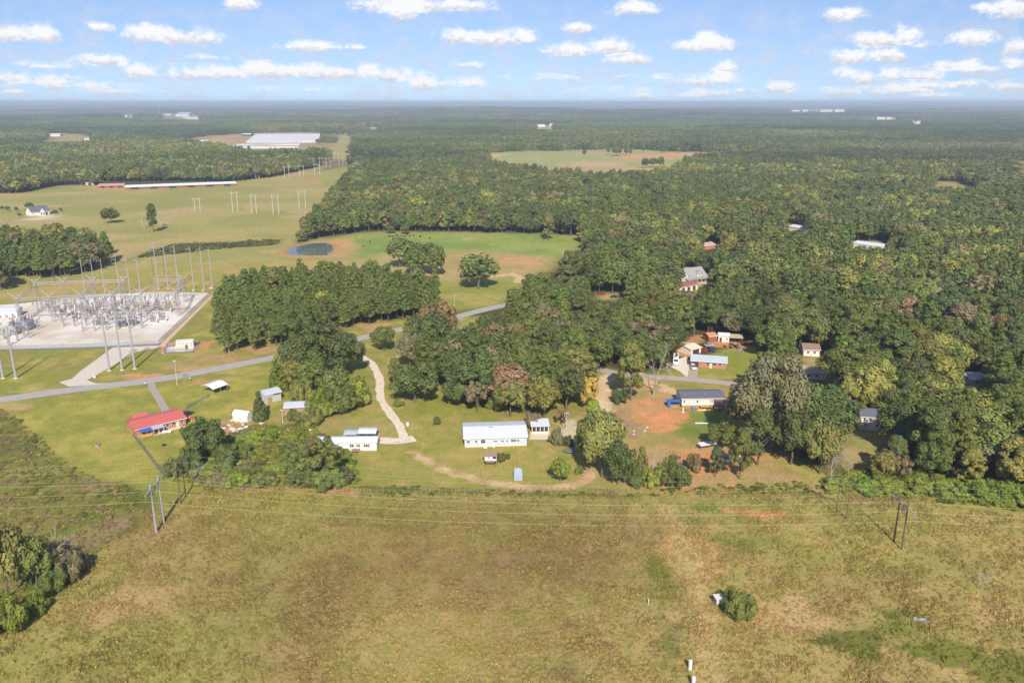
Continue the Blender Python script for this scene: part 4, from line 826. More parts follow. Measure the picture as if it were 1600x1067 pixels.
for i, t in enumerate(TREES):
    if i not in single:
        if not (t['hand'] and vis[i] == 0): mass.append(t)
        continue
    kd = t['kind']; src = PROTO_BIG if kd == 'broad' and t['r'] > 9.5 and t['y'] < 420 else PROTO_FAR[kd] if kd != 'dead' and t['y'] > 400 else PROTO[kd]; pr = src[int(RNG.integers(len(src)))]
    w_ = where(t); hint = hints.get((round(t['x'], 2), round(t['y'], 2)))
    if hint: lab = '%s %s %s' % (t['note'] or WORD[t['tn']], CATW[kd] if kd != 'dead' else 'tree', hint) if t['note'] in (None, 'golden', 'small golden', 'lime green', 'russet brown') else '%s %s%s %s' % (t['note'], WORD[t['tn']] + ' ' if kd != 'dead' else '', CATW[kd] if kd != 'dead' else 'tree', hint); grp = None
    else:
        size = 'tall ' if t['h'] > (17.2 if kd != 'bush' else 5.5) else 'small ' if t['h'] < (12.8 if kd != 'bush' else 3.0) else ''
        if len((size + WORD[t['tn']] + ' ' + CATW[kd] + ' ' + w_).split()) > 16: size = ''
        lab = '%s%s %s %s' % (size, WORD[t['tn']] if kd != 'dead' else 'leafless grey', CATW[kd] if kd != 'dead' else 'tree', w_); grp = lab
    root = thing(NAME[kd], (t['x'], t['y'], t['z']), float(RNG.uniform(0, 6.283)), lab, 'shrub' if kd == 'bush' else 'tree', grp)
    sc_ = (t['r'], t['r'], t['h'])
    if kd == 'dead':
        o = link('trunk', pr[0], root); o.scale = sc_
    else:
        o = link('trunk', pr[1], root); o.scale = sc_; o = link('crown', pr[0], root); o.scale = sc_; c = jit(t['tint']); o['leaf_tint'] = [float(c[0]), float(c[1]), float(c[2])]

def gn_scatter(name, pts, scl, rz, idx, tint, label, coll):
    me = bpy.data.meshes.new(name); n = len(pts); me.vertices.add(n); me.vertices.foreach_set('co', np.asarray(pts, np.float32).ravel())
    for nm, ty_, arr in (('sc', 'FLOAT_VECTOR', scl), ('rot', 'FLOAT_VECTOR', np.c_[np.zeros(n), np.zeros(n), rz]), ('leaf_tint', 'FLOAT_VECTOR', tint)):
        a = me.attributes.new(nm, ty_, 'POINT'); a.data.foreach_set('vector', np.asarray(arr, np.float32).ravel())
    a = me.attributes.new('pick', 'INT', 'POINT'); a.data.foreach_set('value', np.asarray(idx, np.int32))
    o = link(name, me); tag(o, label, None, None, 'stuff')
    g = bpy.data.node_groups.new('scatter_' + name, 'GeometryNodeTree'); g.interface.new_socket('Geometry', in_out='INPUT', socket_type='NodeSocketGeometry'); g.interface.new_socket('Geometry', in_out='OUTPUT', socket_type='NodeSocketGeometry')
    N = g.nodes; L = g.links; gi = N.new('NodeGroupInput'); go = N.new('NodeGroupOutput'); ip = N.new('GeometryNodeInstanceOnPoints'); ci = N.new('GeometryNodeCollectionInfo')
    ci.inputs['Collection'].default_value = coll; ci.inputs['Separate Children'].default_value = True; ci.inputs['Reset Children'].default_value = True; ip.inputs['Pick Instance'].default_value = True
    def na(nm, ty_):
        x = N.new('GeometryNodeInputNamedAttribute'); x.data_type = ty_; x.inputs['Name'].default_value = nm; return x.outputs['Attribute']
    L.new(gi.outputs[0], ip.inputs['Points']); L.new(ci.outputs[0], ip.inputs['Instance']); L.new(na('pick', 'INT'), ip.inputs['Instance Index']); L.new(na('sc', 'FLOAT_VECTOR'), ip.inputs['Scale'])
    er = N.new('FunctionNodeEulerToRotation'); L.new(na('rot', 'FLOAT_VECTOR'), er.inputs[0]); L.new(er.outputs[0], ip.inputs['Rotation']); L.new(ip.outputs[0], go.inputs[0])
    o.modifiers.new('scatter', 'NODES').node_group = g
    return o
# the woods as a mass: every tree that is not an object of its own, then far woods as canopy patches
pts = []; scl = []; idx = []; tin = []
for t in mass:
    pts.append((t['x'], t['y'], t['z'])); scl.append((t['r'], t['r'], t['h'])); idx.append(random.choice(MASS_I[t['kind']])); tin.append(jit(t['tint']))
def far_patches(y0, y1, step, scale, seed):
    r_ = np.random.default_rng(seed); X, Y = scatter_grid(-y1 * .72 - 60, y1 * .72 + 60, y0, y1, step, r_); k = (np.abs(X) < Y * .70 + 60); X, Y = X[k], Y[k]
    op = in_poly(X, Y, openp)
    for f in fars: op |= in_poly(X, Y, f)
    X, Y = X[~op], Y[~op]; Z = terrain(X, Y); pnz = fbm(X / 260, Y / 260, 61, 3); tz = fbm(X / 330, Y / 330, 63, 4); big = fbm(X / 700, Y / 420, 65, 4); px, py, dd = project(np.c_[X, Y, Z])
    _, ty_, _ = project(np.c_[X, Y, Z + 17 * min(scale, 1.4)]); bad = np.zeros(len(X), bool)
    for (x0, y0_, x1, y1_) in PROTECT:
        dist = project(P((x0 + x1) / 2, y1_))[2]
        if dist > y0 * .8: bad |= (px > x0 - 2) & (px < x1 + 2) & (ty_ < y1_) & (py > y0_) & (dd < dist + 25)
    for i in np.where(~bad)[0]:
        pine = (pnz[i] > .54) or (590 < px[i] < 790 and 196 < py[i] < 240 and r_.uniform() < .8)
        pts.append((X[i], Y[i], Z[i])); scl.append((scale, scale, min(scale, 1.5) * r_.uniform(.85, 1.15) * (.62 + .7 * big[i]))); idx.append(MASS_I['pinepatch'][0] if pine else random.choice(MASS_I['patch']))
        w = tz[i] + r_.normal(0, .07); c = TINT['pine'] if pine else TINT['dark'] if w < .42 else TINT['mid'] if w < .52 else TINT['olive'] if w < .63 else TINT['gray'] if r_.uniform() < .4 else TINT['olive']; tin.append(jit(c, r_, .08) * (.62 + .56 * sstep(.3, .7, big[i])))
far_patches(1440, 5200, 36, 1.0, 5); far_patches(5150, 17000, 105, 3.0, 6)
n_ = len(pts); gn_scatter('woods', pts, scl, RNG.uniform(0, 6.283, n_), idx, tin, 'dense mixed woods covering the land to the horizon', MASS)
# grass and weeds of the pasture, scrub of the bank
near = gpoly([(-30, 1075), (-30, 985), (110, 885), (225, 808), (290, 772), (420, 757), (560, 760), (960, 768), (1200, 765), (1400, 778), (1630, 812), (1630, 1075)])
r_ = np.random.default_rng(9); X = r_.uniform(-160, 200, 190000); Y = r_.uniform(120, 250, 190000); px, py, _ = project(np.c_[X, Y, 0 * X]); k = in_poly(X, Y, near) & (px > -40) & (px < 1640) & (py < 1085)
dens = fbm(X / 5, Y / 5, 91, 4); k &= r_.uniform(size=X.size) < sstep(.30, .72, dens) * .75 + .12; X, Y = X[k], Y[k]; n_ = len(X)
base = ground_at(X, Y); kk = r_.normal(1.02, .11, (n_, 1)); tin = np.clip(base * kk * np.where(r_.uniform(size=(n_, 1)) < .22, [[.92, .98, .82]], [[1.12, 1.09, 1.06]]), .01, .6)
yl = (fbm(X / 4, Y / 4, 95, 3) > .70) & (r_.uniform(size=n_) < .04); tin[yl] = srgb(190, 164, 70)
s_ = r_.uniform(.4, 1.0, n_) * (1 + .5 * sstep(.5, .75, fbm(X / 7, Y / 7, 93, 3)))
gn_scatter('grass', np.c_[X, Y, 0 * X], np.c_[s_, s_, s_ * r_.uniform(.8, 1.6, n_)], r_.uniform(0, 6.28, n_), r_.choice(MASS_I['tuft'], n_), tin, 'dry pasture grass and weeds', MASS)
def shrubs(name, poly, n, smin, smax, cols, label, seed, hfac=.8):
    r_ = np.random.default_rng(seed); g = gpoly(poly); X = r_.uniform(g[:, 0].min(), g[:, 0].max(), n); Y = r_.uniform(g[:, 1].min(), g[:, 1].max(), n); k = in_poly(X, Y, g); X, Y = X[k], Y[k]; n_ = len(X)
    f = fbm(X / 9, Y / 9, seed, 3) + r_.normal(0, .1, n_); ci = np.clip((f - .3) / .4 * len(cols), 0, len(cols) - 1).astype(int); tin = np.array(cols)[ci] * r_.normal(1, .12, (n_, 1)); s = r_.uniform(smin, smax, n_) ** 1.0
    gn_scatter(name, np.c_[X, Y, 0 * X], np.c_[s, s, s * hfac * r_.uniform(.6, 1.2, n_)], r_.uniform(0, 6.28, n_), r_.choice(MASS_I['bush'], n_), np.clip(tin, .01, .6), label, MASS)
shrubs('scrub', [(-40, 1000), (-40, 642)] + BANK[2:-1] + [(-40, 1000)], 4200, .22, 1.0, [srgb(124, 128, 60), srgb(142, 142, 70), srgb(162, 152, 86), srgb(150, 134, 94)], 'low scrub and weeds on the bank', 401)
shrubs('thicket', [(270, 752), (330, 700), (390, 668), (480, 665), (540, 700), (560, 752), (470, 762), (330, 764)], 1400, .7, 2.0, [srgb(122, 132, 56), srgb(140, 146, 62), srgb(150, 150, 70), srgb(136, 124, 82)], 'tangled green thicket of brush and vines', 402, .9)
shrubs('hedge_row', [(560, 768), (640, 758), (700, 764), (780, 768), (960, 772), (1200, 752), (1330, 752), (1600, 790), (1600, 800), (1330, 772), (1180, 772), (960, 778), (700, 774), (560, 776)], 900, .3, 1.1, [srgb(98, 108, 46), srgb(118, 124, 54), srgb(138, 136, 70)], 'weedy hedge row along the pasture fence', 403, .8)
shrubs('field_scrub', [(270, 384), (370, 379), (440, 375), (430, 383), (330, 390), (215, 404), (200, 411), (235, 394)], 1500, .8, 2.4, [srgb(110, 112, 62), srgb(124, 120, 72), srgb(98, 106, 56)], 'belt of scrub across the far left pasture', 405, .9)
shrubs('woodland_edge', [(1290, 772), (1340, 738), (1460, 745), (1640, 762), (1640, 800), (1450, 776)], 700, .8, 2.2, [srgb(128, 142, 56), srgb(144, 152, 62), srgb(156, 156, 70)], 'bright green brush at the foot of the wood', 404, 1.0)
# ------------------------------------------------------------------ buildings
WHITE_METAL = mat('white_metal_roof', srgb(218, 221, 228), 0.45, 0.05, 0.4, metal=0.0, stripe=('X', 1.2), bump=0.25); GREY_METAL = mat('grey_metal_roof', srgb(186, 190, 196), 0.45, 0.10, 0.5, stripe=('X', 1.2), bump=0.3)
PALE_METAL = mat('pale_metal_roof', srgb(190, 200, 202), 0.5, 0.08, 0.5, stripe=('X', 1.0), bump=0.3); TIN = mat('old_tin', srgb(196, 200, 206), 0.45, 0.12, 0.7, stripe=('X', 1.5), bump=0.3); RED_ROOF = mat('red_metal_roof', srgb(206, 106, 98), 0.55, 0.07, 0.5, stripe=('X', 1.3), bump=0.25)
SLATE = mat('dark_shingle', srgb(104, 106, 118), 0.9, 0.12, 1.2, bump=0.3); GREYSH = mat('grey_shingle', srgb(160, 156, 156), 0.9, 0.12, 1.0, bump=0.3); BROWNSH = mat('brown_shingle', srgb(150, 122, 108), 0.9, 0.12, 1.0, bump=0.3); MAROON = mat('maroon_roof', srgb(150, 104, 96), 0.8, 0.1, 0.8, stripe=('X', 1.2))
SIDING = mat('white_siding', srgb(224, 220, 210), 0.7, 0.05, 0.6, stripe=('Z', 3.2), bump=0.25); BLUE_SIDING = mat('blue_grey_siding', srgb(196, 202, 214), 0.7, 0.06, 0.6, stripe=('Z', 3.2), bump=0.3); CREAM = mat('cream_wall', srgb(232, 220, 196), 0.8, 0.07, 0.7); BRICK = mat('brick_wall', srgb(190, 126, 96), 0.9, 0.16, 3.0, bump=0.4); TANW = mat('tan_wall', srgb(222, 196, 146), 0.85, 0.1, 0.8); GREYW = mat('weathered_boards', srgb(190, 186, 180), 0.9, 0.14, 1.0, stripe=('X', 2.0))
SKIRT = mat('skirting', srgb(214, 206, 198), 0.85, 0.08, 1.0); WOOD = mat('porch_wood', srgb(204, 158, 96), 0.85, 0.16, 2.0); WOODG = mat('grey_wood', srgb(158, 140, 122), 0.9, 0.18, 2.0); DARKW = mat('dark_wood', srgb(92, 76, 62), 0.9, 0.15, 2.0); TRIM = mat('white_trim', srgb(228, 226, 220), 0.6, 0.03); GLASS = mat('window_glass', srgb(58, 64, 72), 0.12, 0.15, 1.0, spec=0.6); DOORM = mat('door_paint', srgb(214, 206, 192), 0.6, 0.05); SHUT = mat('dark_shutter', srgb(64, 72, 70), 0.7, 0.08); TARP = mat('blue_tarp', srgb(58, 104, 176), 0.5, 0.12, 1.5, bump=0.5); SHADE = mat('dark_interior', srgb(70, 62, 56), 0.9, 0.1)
RUST = mat('rusty_metal', srgb(150, 96, 66), 0.85, 0.25, 1.5); BLACK = mat('black_rubber', srgb(38, 38, 40), 0.8, 0.1); GALV = mat('galvanised_steel', srgb(170, 172, 178), 0.5, 0.08, 1.0, metal=0.15); GALVD = mat('grey_steel', srgb(150, 152, 158), 0.55, 0.1, 1.0); PORC = mat('porcelain', srgb(140, 128, 122), 0.35, 0.1); POLEW = mat('pole_wood', srgb(108, 92, 78), 0.9, 0.2, 1.5); POLEP = mat('pole_pale', srgb(196, 190, 176), 0.85, 0.12, 1.5); CHROME = mat('bright_metal', srgb(220, 222, 224), 0.3, 0.05, metal=0.4)

def frame(a, b):
    A = P(*a); B = P(*b); return (float(A[0]), float(A[1]), float(A[2])), math.atan2(B[1] - A[1], B[0] - A[0]), float(np.linalg.norm(B[:2] - A[:2]))
def window(root, x, y, z, w, h, side='front', shutters=False, m=TRIM):
    """frame with a pane set into it; on the front (y) or right/left (x) wall"""
    o = MB(); p = MB(); t = .09
    if side in ('front', 'back'):
        s = -1 if side == 'front' else 1; y0, y1 = sorted((y, y + s * .06))
        o.box(x, y0, z, x + t, y1, z + h); o.box(x + w - t, y0, z, x + w, y1, z + h); o.box(x + t, y0, z, x + w - t, y1, z + t); o.box(x + t, y0, z + h - t, x + w - t, y1, z + h); o.box(x + t, y0, z + h / 2 - .03, x + w - t, y1, z + h / 2 + .03)
        f = o.build('window', m, root); y0, y1 = sorted((y, y + s * .03)); p.box(x + t, y0, z + t, x + w - t, y1, z + h - t); p.build('pane', GLASS, f)
        if shutters:
            for q in (x - .42, x + w + .04): y0, y1 = sorted((y, y + s * .05)); MB().box(q, y0, z, q + .38, y1, z + h).build('shutter', SHUT, f)
    else:
        s = 1 if side == 'right' else -1; x0, x1 = sorted((x, x + s * .06))
        o.box(x0, y, z, x1, y + t, z + h); o.box(x0, y + w - t, z, x1, y + w, z + h); o.box(x0, y + t, z, x1, y + w - t, z + t); o.box(x0, y + t, z + h - t, x1, y + w - t, z + h)
        f = o.build('window', m, root); x0, x1 = sorted((x, x + s * .03)); p.box(x0, y + t, z + t, x1, y + w - t, z + h - t); p.build('pane', GLASS, f)
    return f
def door(root, x, y, w, h, z=0.0, m=DOORM):
    d = MB().box(x, y - .06, z, x + w, y, z + h).build('door', m, root); MB().box(x + w - .16, y - .11, z + h * .46, x + w - .08, y - .06, z + h * .5).build('handle', CHROME, d); return d
def roof_x(root, L, D, h, ridge, m, over=.4, x0=0.0, y0=0.0, t=.14, name='roof', cap=None):
    s = (ridge - h) / (D / 2); e = h - over * s
    prof = [(y0 - over, e), (y0 + D / 2, ridge), (y0 + D + over, e), (y0 + D + over, e + t), (y0 + D / 2, ridge + t), (y0 - over, e + t)]
    o = MB().extrude_x(prof, x0 - over, x0 + L + over).build(name, m, root)
    MB().extrude_x([(y0 + D / 2 - .22, ridge + t - .22 * s + .015), (y0 + D / 2 + .22, ridge + t - .22 * s + .015), (y0 + D / 2, ridge + t + .05)], x0 - over + .02, x0 + L + over - .02).build('ridge_cap', cap or m, o)
    f = MB(); f.box(x0 - over - .02, y0 - over - .04, e - .1, x0 + L + over + .02, y0 - over - .004, e + t + .01); f.build('fascia', TRIM, o)
    return o
def gable(name, label, a, b, D, h, ridge, wallm, roofm, over=.4, base=0.0, basem=SKIRT, cat='house', windows=(), doors=(), group=None, shutters=False, z0=0.0):
    loc, rz, L = frame(a, b); root = thing(name, loc, rz, label, cat, group)
    MB().extrude_x([(0, base - (.0 if base else .1)), (D, base - (.0 if base else .1)), (D, h - .02), (D / 2, ridge - .02), (0, h - .02)], 0, L).build('wall', wallm, root)
    if base: MB().box(.06, .06, -.1, L - .06, D - .06, base - .003).build('foundation', basem, root)
    roof_x(root, L, D, h, ridge, roofm, over)
    for (fx, z, w, hh) in windows: window(root, fx * L, 0, z, w, hh, shutters=shutters)
    for (fx, w, hh) in doors: door(root, fx * L, 0, w, hh, base)
    return root, L
def porch(root, x0, x1, depth, h, roofm, postm, floor=.3, slope=.3, y0=0.0, floorm=WOODG, n=3):
    """lean-to roof on posts in front of a wall"""
    p = MB().box(x0, y0 - depth, floor - .14, x1, y0 - .01, floor).build('porch_floor', floorm, root)
    MB().extrude_x([(y0 - depth - .3, h - slope), (y0 - .02, h), (y0 - .02, h + .1), (y0 - depth - .3, h - slope + .1)], x0 - .2, x1 + .2).build('porch_roof', roofm, root)
    for i in range(n):
        x = x0 + .1 + (x1 - x0 - .2) * i / (n - 1); MB().box(x - .07, y0 - depth + .03, -.1, x + .07, y0 - depth + .17, h - slope + .02).build('porch_post', postm, root)
    return p
# long pale house with the white metal roof
r, L = gable('long_house', 'long blue grey house with a broad white metal roof', (726, 699), (823, 696), 13.2, 3.3, 4.5, BLUE_SIDING, WHITE_METAL, .45, .75, SKIRT,
             windows=((.46, 1.6, 1.5, .7), (.58, 1.6, 1.2, .7), (.66, 1.6, 1.0, .7), (.74, 1.5, 1.5, 1.0), (.79, 1.5, 1.0, 1.0), (.84, 1.5, .9, .9), (.03, 1.5, 1.2, 1.0), (.165, 1.5, .9, 1.0)), doors=())
w = window(r, .255 * L, 0, 1.3, 1.7, 1.4); MB().box(.235 * L, -.05, 1.0, .255 * L, -.004, 2.95).build('door_trim', TRIM, r)
MB().box(.40 * L, 5.2, 4.16, .40 * L + 1.6, 6.6, 4.62).build('roof_vent', GREY_METAL, r); MB().box(.30 * L, -1.1, -.1, .30 * L + 1.2, -.02, .6).build('step', mat('step_white', srgb(230, 224, 212)), r); MB().box(.45 * L, -.8, -.1, .45 * L + .6, -.02, 1.0).build('meter_box', TRIM, r)
MB().box(.33 * L, 2.2, 3.6, .35 * L, 2.5, 4.2).build('vent_pipe', TRIM, r); MB().box(.99 * L, 3.2, .8, L + .06, 4.2, 2.7).build('side_door', SHUT, r)
# screened shed
loc, rz, L = frame((831, 677.5), (857, 677)); r = thing('screened_shed', loc, rz, 'small white roofed shed with a row of dark screened openings beside the patio', 'shed')
MB().box(0, .05, -.1, L, 5.2, .7).build('wall', SIDING, r); MB().extrude_x([(-.5, 2.75), (5.6, 3.25), (5.6, 3.4), (-.5, 2.9)], -.4, L + .4).build('roof', WHITE_METAL, r)
for i in range(5): MB().box(i * (L - .2) / 4, 0, .7, i * (L - .2) / 4 + .2, .2, 2.76).build('post', TRIM, r)
for i in range(4): MB().box(i * (L - .2) / 4 + .22, .08, .72, (i + 1) * (L - .2) / 4 - .02, .13, 2.7).build('screen', SHADE, r)
MB().box(0, 4.9, .7, L, 5.2, 3.1).build('back_wall', SIDING, r)
for s in (0, L - .12): MB().box(s, .25, .7, s + .12, 4.88, 2.8).build('side_wall', SIDING, r)
# playhouse on stilts
loc, rz, L = frame((757, 728), (774, 728)); r = thing('playhouse', loc, rz, 'tiny white playhouse raised on dark stilts with a brown roof', 'playhouse'); L = 3.9
for (x, y) in ((.35, .1), (3.0, .1), (.35, 2.6), (3.0, 2.6)): MB().box(x, y, -.1, x + .2, y + .2, 1.5).build('stilt', DARKW, r)
MB().box(-.05, -.1, 1.5, L, 3.0, 1.65).build('platform', DARKW, r); MB().box(.05, .3, 1.65, 2.55, 2.8, 3.5).build('wall', SIDING, r); MB().extrude_x([(-.15, 3.35), (1.6, 4.2), (3.1, 3.35), (3.1, 3.45), (1.6, 4.32), (-.15, 3.45)], -.15, L + .05).build('roof', BROWNSH, r)
window(r, 1.05, .3, 2.3, .55, .75); MB().box(2.56, .3, 1.65, 2.66, .4, 3.4).build('post', TRIM, r); MB().box(3.7, .0, 1.65, 3.82, .12, 3.4).build('post', TRIM, r); MB().box(2.66, .28, 1.65, 3.7, .36, 2.3).build('railing', SIDING, r); MB().box(2.56, 2.7, 1.65, 3.8, 2.8, 3.4).build('back_wall', SIDING, r); MB().box(.5, -.14, 1.2, 3.2, -.1, 1.45).build('beam', WOODG, r)
def barn_shed(name, label, a, b, D, h, ridge, wm, rm, openfront=False):
    """shed with a rounded, barrel-like roof running in depth"""
    loc, rz, L = frame(a, b); r = thing(name, loc, rz, label, 'shed'); arc = [(L * (1 - math.cos(t)) / 2 , h + (ridge - h) * math.sin(t)) for t in np.linspace(0, math.pi, 9)]
    MB().extrude([(0, -.1), (L, -.1)] + [(x, z - .06) for x, z in arc[::-1]], 0.02, D - .02).build('wall', wm, r)
    out = [(L / 2 + (x - L / 2) * 1.04, z + .06) for x, z in arc]; MB().extrude(arc + out[::-1], -.12, D + .12).build('roof', rm, r); return r, L
r, L = barn_shed('garden_shed', 'small pale blue metal shed inside the bend of the dirt track', (803, 750.5), (816, 750.5), 3.3, 1.9, 2.5, mat('pale_blue_tin', srgb(168, 182, 204), .5, .08, stripe=('X', 2.)), mat('pale_tin', srgb(206, 216, 232), .45, .05, stripe=('Y', 2.))); MB().box(L * .12, -.05, 0, L * .88, .018, 1.8).build('door', mat('pale_blue_door', srgb(160, 176, 200), .5, .08), r)
loc, rz, L = frame((364, 657), (386, 660)); r = thing('barn_shed', loc, rz, 'white storage shed with a rounded barn roof beside the junk garden', 'shed'); L = 6.2; D = 3.6
prof = [(0, 2.0), (.45, 3.0), (1.8, 3.6), (3.15, 3.0), (3.6, 2.0)]; MB().extrude_x([(0, -.1), (0, 1.98), (.45, 2.96), (1.8, 3.56), (3.15, 2.96), (3.6, 1.98), (3.6, -.1)][::-1], 0, L).build('wall', SIDING, r)
MB().extrude_x(prof + [(y + (y - 1.8) * .03, z + .09) for y, z in prof[::-1]], -.15, L + .15).build('roof', WHITE_METAL, r); MB().box(L * .4, -.05, .0, L * .62, -.004, 1.7).build('door', TRIM, r); MB().box(L * .44, -.08, 1.0, L * .58, -.05, 1.15).build('door_bar', SHUT, r)
# white mobile home
r, L = gable('mobile_home', 'long white mobile home half hidden under the spreading tree', (494, 705), (589, 704), 4.9, 3.1, 3.7, SIDING, WHITE_METAL, .25, .5, SKIRT, windows=((.58, 1.35, .9, 1.1), (.675, 1.35, .5, 1.1), (.81, 1.35, 1.0, 1.1), (.1, 1.35, 1.0, 1.1), (.3, 1.35, 1.0, 1.1)), doors=((.62, .9, 2.1),), shutters=True)
d = MB().box(.60 * L, -2.0, .7, .72 * L, -.02, .85).build('deck', WOODG, r); [MB().box(x, -2.0, -.1, x + .1, -1.9, 1.7).build('deck_post', WOODG, d) for x in (.60 * L, .66 * L, .715 * L)]; MB().box(.60 * L + .1, -1.98, 1.6, .715 * L, -1.92, 1.7).build('rail', WOODG, d)
for i in range(3): MB().box(.72 * L + .3 * i, -1.7, -.1, .72 * L + .3 * i + .3, -.6, .6 - .2 * i).build('step', WOODG, d)
window(r, L, 1.8, 1.3, 1.2, 1.2, 'right')
def carport(name, label, a, b, D, h, ridge, rm, postm=GALV, back=False, cat='carport', ax='x', sidem=None):
    loc, rz, L = frame(a, b); r = thing(name, loc, rz, label, cat); n = 9
    if ax == 'x':
        arc = [(D * i / (n - 1), h + (ridge - h) * math.sin(math.pi * i / (n - 1))) for i in range(n)]; MB().extrude_x(arc + [(y, z + .08) for y, z in arc[::-1]], -.2, L + .2).build('roof', rm, r); pts = [(x, y) for x in (.05, L / 2, L - .15) for y in (.05, D - .15)]
    else:
        arc = [(L * i / (n - 1), h + (ridge - h) * math.sin(math.pi * i / (n - 1))) for i in range(n)]; MB().extrude(arc + [(x, z + .08) for x, z in arc[::-1]], -.2, D + .2).build('roof', rm, r); pts = [(x, y) for x in (.05, L - .15) for y in (.05, D / 2, D - .15)]
    for (x, y) in pts: MB().box(x, y, -.1, x + .1, y + .1, h + .12).build('post', postm, r)
    if sidem: MB().box(.2, D - .3, -.1, L - .2, D - .2, h).build('back_wall', sidem, r)
    return r, L
carport('carport', 'white barrel roofed carport behind the mobile home', (560, 690), (587, 690), 5.5, 2.9, 3.5, WHITE_METAL); carport('lean_to', 'grey blue metal lean-to behind the mobile home', (538, 691), (557, 691), 5.0, 2.7, 3.2, GREY_METAL)
carport('arched_carport', 'open white metal carport near the county road', (314, 612.5), (334, 618), 7.0, 2.5, 3.5, mat('carport_white', srgb(236, 236, 238), .5, .05, stripe=('Y', 1.2)), ax='y', sidem=SHADE)
# grey sheds
r, L = gable('grey_shed', 'grey boarded shed with a pale metal roof behind the dark cedar', (416, 631), (440, 625), 6.0, 3.6, 4.4, GREYW, TIN, .4, cat='shed'); MB().box(L * .1, -.05, 0, L * .4, -.004, 2.4).build('door', WOODG, r); MB().box(L * .5, -.05, 2.7, L * .95, -.004, 3.4).build('loft_opening', SHADE, r)
r, L = gable('tin_shed', 'weathered wooden shed with a tin roof overgrown by bushes', (445, 647), (484, 645), 6.0, 2.6, 3.4, mat('old_boards', srgb(166, 140, 124), .9, .2, 1.5, stripe=('X', 2.)), TIN, .4, cat='shed'); MB().box(L * .25, -.05, 0, L * .45, -.004, 2.1).build('door', SHADE, r)
r, L = gable('yellow_shed', 'tan shed half hidden by dusty trees beside the driveway', (625, 561), (637, 559), 4.5, 2.6, 3.6, TANW, TANW, .3, cat='shed', windows=((.35, 1.1, .9, .9),)); MB().box(L + .6, .4, -.1, L + 3.2, 2.6, 1.6).build('annex', TANW, r)
# red roofed brick house
r, L = gable('red_roof_house', 'low brick house with a long faded red metal roof', (214, 683), (291, 664), 11.0, 2.8, 4.0, BRICK, RED_ROOF, .5, .25, CONC, windows=((.58, 1.0, 1.3, 1.2), (.7, 1.0, 1.6, 1.2), (.88, 1.0, 1.2, 1.2)), doors=((.8, .95, 2.05),))
porch(r, .05 * L, .27 * L, 2.6, 2.75, TARP, WOOD, .35, .5, 0, WOOD, 3); MB().box(.05 * L, -2.6, .36, .27 * L, -2.5, 1.35).build('porch_rail', WOOD, r); MB().box(.05 * L, -2.5, .36, .05 * L + .1, -.05, 1.35).build('porch_rail', WOOD, r)
porch(r, .29 * L, .50 * L, 2.7, 2.76, GREY_METAL, TRIM, .2, .35, 0, CONC, 3); MB().box(.52 * L, -1.6, -.1, .97 * L, -.02, .12).build('patio', CONC, r); MB().box(.30 * L, -2.3, .2, .36 * L, -1.4, .8).build('bench', mat('bench_red', srgb(150, 70, 64)), r)
roof_x(r, .26 * L, 5.0, 2.55, 3.5, RED_ROOF, .4, .16 * L, 10.0, name='wing_roof'); MB().box(.16 * L, 11.05, -.1, .42 * L, 15.0, 2.5).build('wing_wall', BRICK, r); MB().box(L, 2.2, .3, L + .05, 3.8, 2.2).build('side_door', SHADE, r)
MB().box(.62 * L, 4.0, 3.9, .63 * L + .1, 4.3, 4.5).build('vent_pipe', GALV, r)
# dark roofed white house
r, L = gable('dark_roof_house', 'white house with a dark slate roof and red brick base', (1065, 637), (1131, 636), 9.2, 3.7, 4.9, SIDING, SLATE, .4, .9, BRICK, windows=((.03, 1.9, .8, 1.1), (.34, 1.9, .8, 1.1), (.50, 2.4, .4, .5), (.66, 1.9, .55, 1.2), (.71, 1.9, .55, 1.2)), doors=())
porch(r, .77 * L, .99 * L, 3.6, 3.5, MAROON, WOODG, .8, .5, 0, WOODG, 3); [MB().box(x, y, z, x + .3, y + .3, z + .25).build('roof_vent', GALV, r) for x, y, z in ((.1 * L, 2.2, 4.35), (.56 * L, 2.4, 4.4), (.82 * L, 2.0, 4.3))]; MB().box(.42 * L, -1.9, .75, .70 * L, -.02, .9).build('deck', WOOD, r); [MB().box(f * L, -1.9, -.1, f * L + .1, -1.8, 1.7).build('deck_post', WOOD, r) for f in (.42, .56, .69)]; MB().box(.42 * L + .1, -1.88, 1.6, .69 * L, -1.83, 1.7).build('deck_rail', WOOD, r)
MB().box(-2.4, 5.6, -.1, -.05, 7.4, 1.0).build('side_deck', DARKW, r)
# low brick house across the lane
r, L = gable('brick_house', 'low brick ranch house with a pale metal roof across the lane', (1080, 573), (1134, 577), 9.0, 3.0, 4.2, BRICK, PALE_METAL, .6, .0, windows=((.42, 1.1, 1.6, 1.3), (.60, 1.1, 2.0, 1.3), (.78, 1.1, 1.4, 1.3), (.90, 1.1, 1.0, 1.0)), doors=((.53, .95, 2.1),))
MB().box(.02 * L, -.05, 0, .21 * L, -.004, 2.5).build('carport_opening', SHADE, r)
r, L = gable('workshop', 'cream workshop with a pale pitched roof behind the brick house', (1079, 555), (1095, 551), 9, 2.6, 3.5, CREAM, mat('cream_roof', srgb(228, 214, 188), .6, .08, stripe=('X', 1.)), .4, cat='workshop'); MB().box(L * .2, -.05, 0, L * .8, -.004, 2.6).build('door', SHADE, r)
r, L = gable('white_shed', 'white shed on the bare clay behind the brick house', (1122, 534), (1139, 535), 5, 3.2, 3.9, SIDING, WHITE_METAL, .3, cat='shed', windows=((.7, 1.2, .9, 1.),)); MB().box(L * .12, -.05, 0, L * .32, -.004, 2.2).build('door', SHADE, r)
